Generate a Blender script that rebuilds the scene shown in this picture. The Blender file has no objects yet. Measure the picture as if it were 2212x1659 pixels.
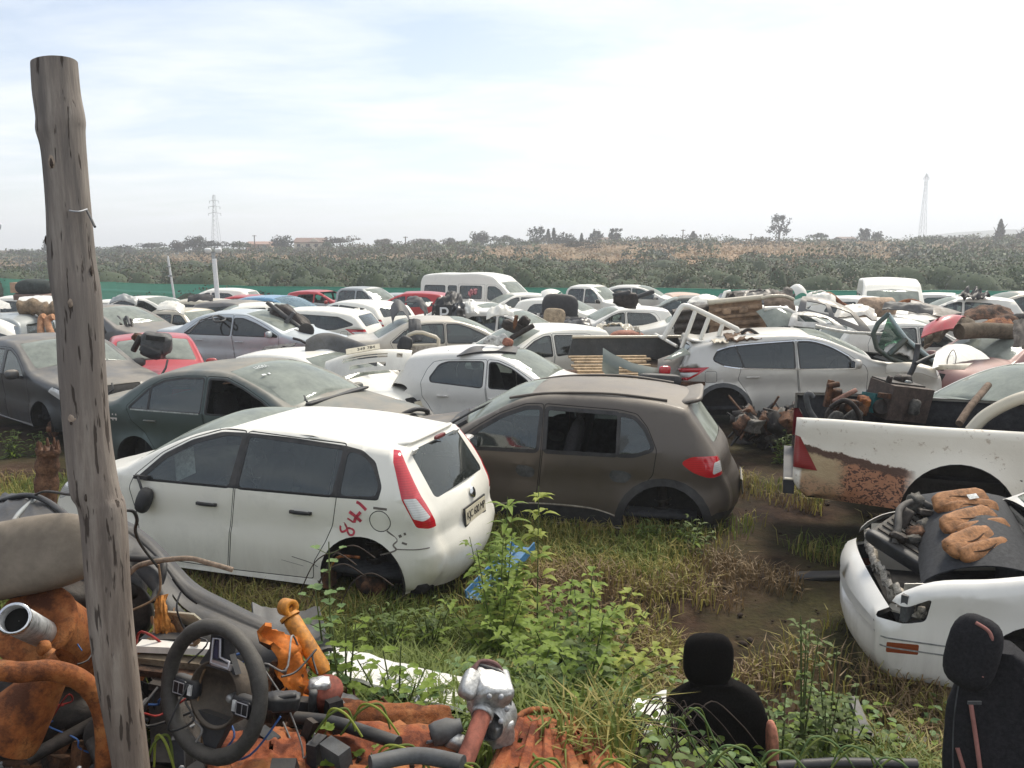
import bpy, math, random
import numpy as np
from mathutils import Vector, Matrix, Euler
from mathutils.geometry import delaunay_2d_cdt
from mathutils import noise as mnoise
random.seed(7)
rng = np.random.default_rng(7)
scene = bpy.context.scene
C = scene.collection
R = math.radians

# ------------------------------------------------------------------ camera
CAM_H, FPX, PITCH = 2.65, 840.0, math.atan((384 - 256) / 840.0)
cam_d = bpy.data.cameras.new('camera')
cam = bpy.data.objects.new('camera', cam_d)
C.objects.link(cam)
cam.location = (0, 0, CAM_H)
cam.rotation_euler = (math.pi / 2 - PITCH, 0, 0)
cam_d.sensor_width = 36.0
cam_d.lens = FPX / 1024 * 36.0
cam_d.clip_start, cam_d.clip_end = 0.05, 12000
scene.camera = cam
S = 1024 / 2212.0


def at(px, py, d):
    """photo point (2212 px wide view) at forward distance d -> world"""
    u, v = (px * S - 512) / FPX, (384 - py * S) / FPX
    cy = math.cos(PITCH) + v * math.sin(PITCH)
    cz = -math.sin(PITCH) + v * math.cos(PITCH)
    k = d / cy
    return Vector((u * k, d, CAM_H + cz * k))


def sstep(a, b, x):
    t = min(1, max(0, (x - a) / (b - a)))
    return t * t * (3 - 2 * t)


def ground_z(x, y):
    z = -0.12 - 0.0105 * max(0, y - 8)
    if y > 46:
        z = -0.12 - 0.0105 * 38
    # the bank the photographer stands on
    side = 1 - 0.75 * sstep(0.2, 1.6, x)
    z += 1.02 * side * (1 - sstep(2.5, 5.6, y + 0.1 * x))
    # slope behind the fence, dry ridge
    left = sstep(10, -45, x)
    y0 = 48 + 20 * left
    if y > y0:
        q = (x / y * FPX + 512) / S
        amp = float(np.interp(q, [-400, 0, 200, 700, 1100, 1500, 2200, 2600], [1.8, 2.2, 3.3, 4.2, 4.8, 5.8, 6.4, 6.4]))
        z += amp * sstep(y0 - 12, 205, y) + .3 * math.sin(x * .045 + 1) * sstep(y0, 120, y)
    if y > 240:
        hl = sstep(.28, .50, x / y)
        z += -9 * sstep(240, 420, y) + (24 * hl + 9) * sstep(450, 1000, y)
    return z


# ------------------------------------------------------------------ tags
def tag(o, label=None, cat=None, group=None, kind=None):
    if label: o['label'] = label
    if cat: o['category'] = cat
    if group: o['group'] = group
    if kind or label: o['kind'] = kind or 'thing'
    return o


def thing(name, label, cat, loc=(0, 0, 0), rot=(0, 0, 0), group=None):
    o = bpy.data.objects.new(name, None)
    o.empty_display_size = .2
    C.objects.link(o)
    o.location = loc
    o.rotation_euler = rot
    return tag(o, label, cat, group)


# ------------------------------------------------------------------ materials
MATS = {}


class NT:
    def __init__(s, name):
        s.m = bpy.data.materials.new(name)
        s.m.use_nodes = True
        s.t = s.m.node_tree
        s.t.nodes.clear()
        s.out = s.t.nodes.new('ShaderNodeOutputMaterial')

    def n(s, typ, **kw):
        n = s.t.nodes.new(typ)
        for k, v in kw.items():
            if k.startswith('_'):
                setattr(n, k[1:], v)
            else:
                key = int(k[1:]) if k[0] == 'i' and k[1:].isdigit() else k.replace('__', ' ')
                i = n.inputs[key]
                if isinstance(v, bpy.types.NodeSocket): s.t.links.new(v, i)
                else: i.default_value = v
        return n

    def noise(s, scale, detail=4, rough=.6, vec=None, obj=True):
        kw = dict(Scale=scale, Detail=detail, Roughness=rough)
        n = s.n('ShaderNodeTexNoise', **kw)
        if vec is None:
            vec = s.n('ShaderNodeTexCoord').outputs['Object']
        s.t.links.new(vec, n.inputs['Vector'])
        return n.outputs['Fac']

    def ramp(s, fac, stops):
        r = s.n('ShaderNodeValToRGB', Fac=fac)
        e = r.color_ramp.elements
        while len(e) < len(stops): e.new(.5)
        for q, (p, c) in zip(e, stops):
            q.position = p
            q.color = (c[0], c[1], c[2], 1) if not isinstance(c, (int, float)) else (c, c, c, 1)
        return r.outputs[0]

    def mix(s, fac, a, b, blend='MIX'):
        m = s.n('ShaderNodeMix', _data_type='RGBA', _blend_type=blend)
        for sock, v in ((m.inputs[0], fac), (m.inputs[6], a), (m.inputs[7], b)):
            if isinstance(v, bpy.types.NodeSocket): s.t.links.new(v, sock)
            elif isinstance(v, (int, float)): sock.default_value = v
            else: sock.default_value = (*v[:3], 1)
        return m.outputs[2]

    def math(s, op, a, b=0.0, clamp=False):
        m = s.n('ShaderNodeMath', _operation=op, _use_clamp=clamp, i0=a, i1=b)
        return m.outputs[0]

    def mul(s, a, b): return s.math('MULTIPLY', a, b)

    def bsdf(s, color, rough=.5, metal=0.0, coat=0.0, bump=None, spec=.5, bs=.3, bd=.01, **kw):
        b = s.n('ShaderNodeBsdfPrincipled', Roughness=rough, Metallic=metal, **kw)
        b.inputs['Specular IOR Level'].default_value = spec
        b.inputs['Coat Weight'].default_value = coat
        b.inputs['Coat Roughness'].default_value = .12
        if isinstance(color, bpy.types.NodeSocket): s.t.links.new(color, b.inputs['Base Color'])
        else: b.inputs['Base Color'].default_value = (*color[:3], 1)
        if bump is not None:
            bn = s.n('ShaderNodeBump', Strength=bs, Distance=bd, Height=bump)
            s.t.links.new(bn.outputs[0], b.inputs['Normal'])
        return b.outputs[0]

    def done(s, shader):
        s.t.links.new(shader, s.out.inputs[0])
        return s.m


DUST = (.30, .265, .215)


def paint(name, col, metal=0.0, dust=.5, rough=.35, grime=.5):
    if name in MATS: return MATS[name]
    t = NT(name)
    geo = t.n('ShaderNodeNewGeometry')
    sep = t.n('ShaderNodeSeparateXYZ', Vector=geo.outputs['Normal'])
    up = t.ramp(sep.outputs['Z'], [(.25, 0), (.95, 1)])
    n1 = t.noise(2.3, 6)
    n2 = t.noise(26, 4)
    d = t.ramp(n1, [(.30, .25), (.72, 1)])
    fac = t.mul(t.mul(up, d), dust)
    # streaky mud low on the sides
    tc = t.n('ShaderNodeTexCoord').outputs['Object']
    sz = t.n('ShaderNodeSeparateXYZ', Vector=tc).outputs['Z']
    low = t.ramp(sz, [(.18, 1), (.62, 0)])
    mp = t.n('ShaderNodeMapping', Vector=tc, Scale=(9, 9, 1.2))
    st = t.noise(1.0, 5, .7, mp.outputs[0])
    mud = t.mul(t.mul(low, t.ramp(st, [(.38, 0), (.75, 1)])), grime)
    stain = t.mul(t.ramp(t.noise(5.5, 7, .72), [(.53, 0), (.75, 1)]), .38 * grime + .08)
    c = t.mix(t.mul(n2, .10), col, tuple(x * .72 for x in col))
    c = t.mix(fac, c, DUST)
    c = t.mix(stain, c, tuple(x * .45 + .02 for x in col))
    c = t.mix(mud, c, (.17, .125, .085))
    rg = t.math('ADD', t.mul(fac, .5), t.math('ADD', t.mul(mud, .4), t.mul(n1, .18)))
    rg = t.math('ADD', rg, rough - .08, True)
    met = t.math('MULTIPLY', t.math('SUBTRACT', 1.0, fac, True), metal)
    MATS[name] = t.done(t.bsdf(c, rg, met, coat=.35 if dust < .6 else .1, bump=n1, bs=.05, bd=.02))
    return MATS[name]


def plain(name, col, rough=.6, metal=0.0, var=.35, scale=14, bump=.25, dust=.0, spec=.4):
    if name in MATS: return MATS[name]
    t = NT(name)
    n = t.noise(scale, 7, .7)
    n2 = t.noise(scale * 3.7, 5, .7)
    v = t.ramp(t.math('ADD', t.mul(n, .7), t.mul(n2, .35)), [(.41, 0), (.64, 1)])
    c = t.mix(v, tuple(x * (1 + var) for x in col), tuple(x * max(.05, 1 - 1.25 * var) for x in col))
    if dust:
        geo = t.n('ShaderNodeNewGeometry')
        z = t.n('ShaderNodeSeparateXYZ', Vector=geo.outputs['Normal']).outputs['Z']
        f = t.mul(t.mul(t.ramp(z, [(.1, 0), (.9, 1)]), t.ramp(t.noise(5, 7, .7), [(.34, .1), (.68, 1)])), dust)
        f = t.math('ADD', f, t.mul(t.ramp(n2, [(.55, 0), (.75, 1)]), dust * .3), True)
        c = t.mix(f, c, DUST)
    MATS[name] = t.done(t.bsdf(c, t.math('ADD', rough - .1, t.mul(n, .25), True), metal, bump=t.math('ADD', n, t.mul(n2, .5)), bs=bump, spec=spec))
    return MATS[name]


def rust(name='rust', base=(.20, .062, .018), dark=(.055, .02, .012), light=(.38, .15, .045), scale=9):
    if name in MATS: return MATS[name]
    t = NT(name)
    n = t.noise(scale, 8, .72)
    n2 = t.noise(scale * 6, 6, .75)
    n3 = t.noise(scale * .45, 5, .6)
    c = t.ramp(t.math('ADD', t.mul(n, .75), t.mul(n3, .3)), [(.42, dark), (.515, base), (.63, light)])
    c = t.mix(t.mul(t.ramp(n2, [(.50, 0), (.66, 1)]), .85), c, dark)
    c = t.mix(t.mul(t.ramp(t.noise(scale * 2.3, 7, .8), [(.58, 0), (.70, 1)]), .55), c, (.045, .032, .026))
    geo = t.n('ShaderNodeNewGeometry')
    z = t.n('ShaderNodeSeparateXYZ', Vector=geo.outputs['Normal']).outputs['Z']
    c = t.mix(t.mul(t.mul(t.ramp(z, [(.2, 0), (1, 1)]), t.ramp(n, [(.4, 0), (.8, 1)])), .25), c, DUST)
    MATS[name] = t.done(t.bsdf(c, .85, 0, bump=t.math('ADD', n, t.mul(n2, .8)), bs=.9, bd=.007, spec=.25))
    return MATS[name]


def glass(name, dust=.35, tint=(.40, .45, .43), dcol=(.27, .29, .255)):
    if name in MATS: return MATS[name]
    t = NT(name)
    tr = t.n('ShaderNodeBsdfTransparent', Color=(*tint, 1)).outputs[0]
    gl = t.n('ShaderNodeBsdfGlossy', Roughness=.06, Color=(.9, .95, .95, 1)).outputs[0]
    fr = t.n('ShaderNodeFresnel', IOR=1.5).outputs[0]
    s1 = t.n('ShaderNodeMixShader', i0=t.math('ADD', fr, .04), i1=tr, i2=gl).outputs[0]
    n = t.noise(3.2, 6, .65)
    n2 = t.noise(40, 3, .6)
    df = t.n('ShaderNodeBsdfDiffuse', Color=(*dcol, 1)).outputs[0]
    f = t.mul(t.math('ADD', t.ramp(n, [(.25, .45), (.75, 1.25)]), t.mul(n2, .2)), dust)
    MATS[name] = t.done(t.n('ShaderNodeMixShader', i0=f, i1=s1, i2=df).outputs[0])
    return MATS[name]


def lens(name, col, rough=.15):
    if name in MATS: return MATS[name]
    t = NT(name)
    tc = t.n('ShaderNodeTexCoord').outputs['Object']
    w = t.n('ShaderNodeTexWave', Vector=tc, Scale=18.0, Distortion=1.0, _bands_direction='Z').outputs['Fac']
    c = t.mix(t.mul(w, .35), col, tuple(x * .45 for x in col))
    MATS[name] = t.done(t.bsdf(c, rough, 0, coat=.8, spec=.6))
    return MATS[name]


GLASS_S = glass('side_glass', .10, (.30, .35, .34), (.24, .27, .25))
GLASS_D = glass('dusty_glass', .62, (.40, .44, .41), (.34, .365, .315))
GLASS_K = glass('tinted_glass', .06, (.08, .10, .10), (.2, .22, .2))
GLASS_G = glass('green_glass', .25, (.30, .46, .38), (.24, .32, .27))
TRIM = plain('black_trim', (.022, .022, .024), .55, dust=.35)
GAP = plain('panel_gap', (.012, .011, .010), .8)
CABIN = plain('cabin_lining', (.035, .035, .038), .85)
CABIN_L = plain('pale_cabin_lining', (.32, .29, .25), .85)
UNDER = plain('underbody', (.018, .016, .015), .9)
RUBBER = plain('tyre_rubber', (.02, .019, .018), .85, scale=30, dust=.4)
ALU = plain('cast_aluminium', (.42, .42, .41), .45, .7, scale=20)
CHROME = plain('chrome', (.62, .63, .64), .18, 1.0, var=.1, bump=.05)
RED_L = lens('red_lens', (.55, .012, .022))
CLEAR_L = lens('clear_lens', (.62, .62, .60))
AMBER_L = lens('amber_lens', (.28, .06, .02))
PLATE = plain('plate_white', (.62, .56, .42), .5, var=.1)
INK = plain('plate_ink', (.03, .025, .02), .6)
RUST = rust()
RUST_D = rust('dark_rust', (.085, .04, .022), (.02, .014, .011), (.19, .085, .04))
RUST_O = rust('orange_rust', (.27, .085, .024), (.075, .026, .012), (.40, .16, .05), 7)
SEAT = plain('seat_cloth', (.028, .027, .028), .95, scale=60)
GREASE = plain('greasy_iron', (.028, .021, .017), .6, .2, var=.7, scale=11, bump=.7, dust=.13)
BLACKP = plain('black_plastic', (.022, .023, .026), .5, dust=.28, scale=10)
GREYP = plain('grey_plastic', (.07, .073, .075), .6, dust=.3, scale=10)


# ------------------------------------------------------------------ mesh builder
class MB:
    def __init__(s):
        s.v, s.f, s.m, s.sm, s.n, s.mats = [], [], [], [], [], []

    def mi(s, mat):
        if mat not in s.mats: s.mats.append(mat)
        return s.mats.index(mat)

    def add(s, verts, faces, mat, smooth=True, normals=None):
        o = len(s.v)
        s.v += [tuple(map(float, p)) for p in verts]
        s.n += [tuple(map(float, p)) for p in normals] if normals is not None else [(0, 0, 0)] * len(verts)
        k = s.mi(mat)
        for f in faces:
            s.f.append([i + o for i in f])
            s.m.append(k)
            s.sm.append(smooth)

    def box(s, c, size, mat, rot=None, taper=(1, 1), smooth=False):
        x, y, z = (q / 2 for q in size)
        vs = []
        for k in (-1, 1):
            tx, ty = (taper if k > 0 else (1, 1))
            vs += [(-x * tx, -y * ty, k * z), (x * tx, -y * ty, k * z), (x * tx, y * ty, k * z), (-x * tx, y * ty, k * z)]
        s.add(xf(vs, c, rot), [(3, 2, 1, 0), (4, 5, 6, 7), (0, 1, 5, 4), (1, 2, 6, 5), (2, 3, 7, 6), (3, 0, 4, 7)], mat, smooth)

    def rbox(s, c, size, mat, rot=None, p=4.0, nu=16, nv=8, top=1.0, rough=0.0):
        """rounded box (superellipsoid); top scales its upper end"""
        vs, fs = [], []
        pw = lambda q: math.copysign(abs(q) ** (2 / p), q)
        for j in range(nv + 1):
            a = -math.pi / 2 + math.pi * j / nv
            for i in range(nu):
                b = 2 * math.pi * (i + .5) / nu
                z = pw(math.sin(a))
                k = 1 + (top - 1) * (z + 1) / 2
                vs.append((pw(math.cos(a)) * pw(math.cos(b)) * size[0] / 2 * k, pw(math.cos(a)) * pw(math.sin(b)) * size[1] / 2 * k, z * size[2] / 2))
        for j in range(nv):
            for i in range(nu):
                i2 = (i + 1) % nu
                fs.append((j * nu + i, j * nu + i2, (j + 1) * nu + i2, (j + 1) * nu + i))
        if rough:
            q = rng.random() * 90
            vs = [Vector(v) * (1 + rough * (mnoise.noise(Vector(v) / max(size) * 5 + Vector((q, 0, 0))) + .6 * mnoise.noise(Vector(v) / max(size) * 13 + Vector((0, q, 0))))) for v in vs]
        s.add(xf(vs, c, rot), fs, mat)

    def tube(s, pts, r, mat, n=8, cap=True, closed=False):
        pts = [Vector(p) for p in pts]
        N = len(pts)
        rs = r if isinstance(r, (list, tuple)) else [r] * N
        vs, fs = [], []
        prev = None
        for i, p in enumerate(pts):
            a = pts[i - 1] if (i > 0 or closed) else p
            b = pts[(i + 1) % N] if (i < N - 1 or closed) else p
            t = (b - a)
            t = t.normalized() if t.length > 1e-9 else Vector((0, 0, 1))
            if prev is None:
                u = t.orthogonal().normalized()
            else:
                u = prev - t * prev.dot(t)
                u = u.normalized() if u.length > 1e-6 else t.orthogonal().normalized()
            prev = u
            w = t.cross(u)
            for k in range(n):
                q = 2 * math.pi * k / n
                vs.append(p + (u * math.cos(q) + w * math.sin(q)) * rs[i])
        M = N if closed else N - 1
        for i in range(M):
            j = (i + 1) % N
            for k in range(n):
                k2 = (k + 1) % n
                fs.append((i * n + k, i * n + k2, j * n + k2, j * n + k))
        s.add(vs, fs, mat)
        if cap and not closed:
            s.add(vs[:n], [tuple(range(n))[::-1]], mat, False)
            s.add(vs[-n:], [tuple(range(n))], mat, False)

    def lathe(s, prof, mat, c=(0, 0, 0), axis=(0, 0, 1), n=20):
        """prof: (radius, height along axis)"""
        ax = Vector(axis).normalized()
        u = ax.orthogonal().normalized()
        w = ax.cross(u)
        c = Vector(c)
        vs, fs = [], []
        for r, h in prof:
            for k in range(n):
                q = 2 * math.pi * k / n
                vs.append(c + ax * h + (u * math.cos(q) + w * math.sin(q)) * r)
        for i in range(len(prof) - 1):
            for k in range(n):
                k2 = (k + 1) % n
                fs.append((i * n + k, i * n + k2, (i + 1) * n + k2, (i + 1) * n + k))
        s.add(vs, fs, mat)

    def grid(s, fn, nu, nv, mat, th=0.0, mat2=None, hole=None):
        """sheet fn(u,v)->point, u,v in 0..1, with a thickness"""
        P = [[Vector(fn(i / nu, j / nv)) for j in range(nv + 1)] for i in range(nu + 1)]
        vs = [p for row in P for p in row]
        fs = [(i * (nv + 1) + j, (i + 1) * (nv + 1) + j, (i + 1) * (nv + 1) + j + 1, i * (nv + 1) + j + 1)
              for i in range(nu) for j in range(nv) if not (hole and hole((i + .5) / nu, (j + .5) / nv))]
        s.add(vs, fs, mat)
        if th:
            nr = []
            for i in range(nu + 1):
                for j in range(nv + 1):
                    a = P[min(i + 1, nu)][j] - P[max(i - 1, 0)][j]
                    b = P[i][min(j + 1, nv)] - P[i][max(j - 1, 0)]
                    q = a.cross(b)
                    nr.append(q.normalized() if q.length > 1e-9 else Vector((0, 0, 1)))
            v2 = [p - n * th for p, n in zip(vs, nr)]
            m2 = mat2 or mat
            s.add(v2, [f[::-1] for f in fs], m2)
            ed = {}
            for f in fs:
                for a, b in zip(f, f[1:] + f[:1]): ed[(a, b)] = 1
            rim = [(a, b) for (a, b) in ed if (b, a) not in ed]
            for a, b in rim:
                s.add([vs[b], vs[a], v2[a], v2[b]], [(0, 1, 2, 3)], mat, False)

    def prism(s, poly, z0, z1, mat, M=None, smooth=False):
        n = len(poly)
        vs = [(x, y, z0) for x, y in poly] + [(x, y, z1) for x, y in poly]
        if M is not None: vs = [M @ Vector(p) for p in vs]
        s.add(vs, [tuple(range(n))[::-1], tuple(range(n, 2 * n))], mat, False)
        s.add(vs, [(i, (i + 1) % n, n + (i + 1) % n, n + i) for i in range(n)], mat, smooth)

    def build(s, name, parent=None, origin=None, loc=None, rot=None):
        me = bpy.data.meshes.new(name)
        o0 = Vector(origin) if origin is not None else Vector((0, 0, 0))
        me.from_pydata([(p[0] - o0.x, p[1] - o0.y, p[2] - o0.z) for p in s.v], [], s.f)
        for m in s.mats: me.materials.append(m)
        me.polygons.foreach_set('material_index', s.m)
        me.polygons.foreach_set('use_smooth', s.sm)
        me.update()
        if any(n != (0, 0, 0) for n in s.n[:50]) or any(n != (0, 0, 0) for n in s.n[::37]):
            me.normals_split_custom_set_from_vertices(s.n)
        o = bpy.data.objects.new(name, me)
        C.objects.link(o)
        if parent is not None: o.parent = parent
        if origin is not None: o.location = o0
        if loc is not None: o.location = loc
        if rot is not None: o.rotation_euler = rot
        return o


def xf(vs, c, rot=None):
    c = Vector(c)
    if rot is None: return [Vector(v) + c for v in vs]
    M = rot if isinstance(rot, Matrix) else Euler(rot).to_matrix()
    return [M @ Vector(v) + c for v in vs]


def base_of(mb):
    a = np.array(mb.v)
    return Vector((a[:, 0].mean(), a[:, 1].mean(), a[:, 2].min()))


def solo(mb, name, label, cat, group=None):
    """one thing that is one mesh; its origin goes to its base"""
    return tag(mb.build(name, origin=base_of(mb)), label, cat, group)


def curve(pts, n=8):
    """catmull-rom through 3D points"""
    P = [Vector(p) for p in pts]
    if len(P) < 3: return P
    out = []
    for i in range(len(P) - 1):
        a, b, c, d = P[max(i - 1, 0)], P[i], P[i + 1], P[min(i + 2, len(P) - 1)]
        for k in range(n):
            t = k / n
            out.append(.5 * ((2 * b) + (c - a) * t + (2 * a - 5 * b + 4 * c - d) * t * t + (3 * b - a - 3 * c + d) * t ** 3))
    return out + [P[-1]]


def text_mesh(txt, size, mat, name, parent, M, spacing=1.0):
    cu = bpy.data.curves.new('lettering', 'FONT')
    cu.body = txt
    cu.size = size
    cu.align_x, cu.align_y = 'CENTER', 'CENTER'
    cu.extrude = .0012
    cu.space_character = spacing
    to = bpy.data.objects.new('lettering', cu)
    C.objects.link(to)
    dg = bpy.context.evaluated_depsgraph_get()
    me = bpy.data.meshes.new_from_object(to.evaluated_get(dg))
    bpy.data.objects.remove(to)
    me.materials.clear()
    me.materials.append(mat)
    o = bpy.data.objects.new(name, me)
    C.objects.link(o)
    o.parent = parent
    o.matrix_local = M
    return o
# ------------------------------------------------------------------ car generator
SEG = {'front_bumper': (.20, .15), 'grille': (.17, .13), 'bonnet': (.085, .045), 'windscreen': (.05, .10), 'roof': (.075, .045),
       'rear_window': (.06, .06), 'boot': (.08, .03), 'tailgate': (.13, .08), 'rear_bumper': (.18, .10)}


def rnd(poly, r, n=4):
    out = []
    P = [Vector(p) for p in poly]
    for i, p in enumerate(P):
        a, b = P[i - 1] - p, P[(i + 1) % len(P)] - p
        k = min(r, a.length * .45, b.length * .45)
        A, B = p + a.normalized() * k, p + b.normalized() * k
        for j in range(n + 1):
            t = j / n
            out.append(tuple(A * (1 - t) ** 2 + p * 2 * t * (1 - t) + B * t * t))
    return out


def offset(poly, d):
    P = [Vector(p) for p in poly]
    ar = sum(P[i - 1].x * P[i].y - P[i].x * P[i - 1].y for i in range(len(P)))
    sg = 1 if ar > 0 else -1
    out = []
    for i, p in enumerate(P):
        a, b = (p - P[i - 1]), (P[(i + 1) % len(P)] - p)
        a = a.normalized() if a.length > 1e-9 else b.normalized()
        b = b.normalized() if b.length > 1e-9 else a
        na, nb = Vector((a.y, -a.x)) * sg, Vector((b.y, -b.x)) * sg
        m = na + nb
        m = m / max(.5, m.dot(na)) if m.length > 1e-6 else na
        out.append(tuple(p + m * d))
    return out


def inpoly(pts, poly):
    x, y = pts[:, 0], pts[:, 1]
    P = np.array(poly)
    r = np.zeros(len(pts), bool)
    j = len(P) - 1
    for i in range(len(P)):
        xi, yi, xj, yj = P[i, 0], P[i, 1], P[j, 0], P[j, 1]
        if yi != yj:
            r ^= ((yi > y) != (yj > y)) & (x < (xj - xi) * (y - yi) / (yj - yi) + xi)
        j = i
    return r


def make_profile(segs, step):
    pts, rr, bb, cor, starts = [], [], [], [], []
    for name, P, *o in segs:
        r, b = SEG[name]
        if o: r, b = o[0]
        starts.append((name, len(pts)))
        for p in P:
            pts.append((p[0], p[1]))
            cor.append(len(p) > 2)
            rr.append(r)
            bb.append(b)
    pts = np.array(pts, float)
    n = len(pts)
    T = np.zeros((n, 2, 2))
    for i in range(n):
        a = pts[max(i - 1, 0)]
        c = pts[min(i + 1, n - 1)]
        d0, d1 = pts[i] - a, c - pts[i]
        l0, l1 = np.linalg.norm(d0) + 1e-9, np.linalg.norm(d1) + 1e-9
        if cor[i] or i in (0, n - 1):
            T[i, 0], T[i, 1] = d0 / l0, d1 / l1
            if i == 0: T[i, 0] = T[i, 1]
            if i == n - 1: T[i, 1] = T[i, 0]
        else:
            t = d0 / l0 * l1 + d1 / l1 * l0
            t /= np.linalg.norm(t) + 1e-9
            T[i] = t
    X, Rr, B, G, idx = [], [], [], [], []
    g = 0
    for i in range(n - 1):
        if cor[i]: g += 1
        L = np.linalg.norm(pts[i + 1] - pts[i])
        k = max(1, int(round(L / step)))
        idx.append(len(X))
        for j in range(k):
            t = j / k
            h = ((2 * t ** 3 - 3 * t * t + 1) * pts[i] + (t ** 3 - 2 * t * t + t) * L * T[i, 1]
                 + (-2 * t ** 3 + 3 * t * t) * pts[i + 1] + (t ** 3 - t * t) * L * T[i + 1, 0])
            X.append(h)
            Rr.append(rr[i] * (1 - t) + rr[i + 1] * t)
            B.append(bb[i] * (1 - t) + bb[i + 1] * t)
            G.append(g)
    idx.append(len(X))
    X.append(pts[-1]); Rr.append(rr[-1]); B.append(bb[-1]); G.append(g)
    X = np.array(X)
    s = np.concatenate([[0], np.cumsum(np.linalg.norm(np.diff(X, axis=0), axis=1))])
    t = np.gradient(X, axis=0)
    t /= np.linalg.norm(t, axis=1)[:, None] + 1e-9
    N = np.stack([t[:, 1], -t[:, 0]], 1)
    seg = {}
    for q, (name, st) in enumerate(starts):
        en = starts[q + 1][1] if q + 1 < len(starts) else n - 1
        seg[name] = (s[idx[st]], s[idx[en]])
    sm = lambda a: np.convolve(np.pad(np.array(a), 2, 'edge'), np.ones(5) / 5, 'valid')
    return dict(X=X, s=s, N=N, r=sm(Rr), b=sm(B), G=np.array(G), seg=seg)


def cdt(points, loops, outline_n=None):
    """points: free points; loops: list of (pts, closed)"""
    V, Eg = [], []
    for P, closed in loops:
        o = len(V)
        V += [Vector(p) for p in P]
        m = len(P)
        Eg += [(o + i, o + (i + 1) % m) for i in range(m if closed else m - 1)]
    V += [Vector(p) for p in points]
    r = delaunay_2d_cdt(V, Eg, [], 0, 1e-4)
    return np.array([(v.x, v.y) for v in r[0]]), np.array([list(f) for f in r[2]], int)


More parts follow.
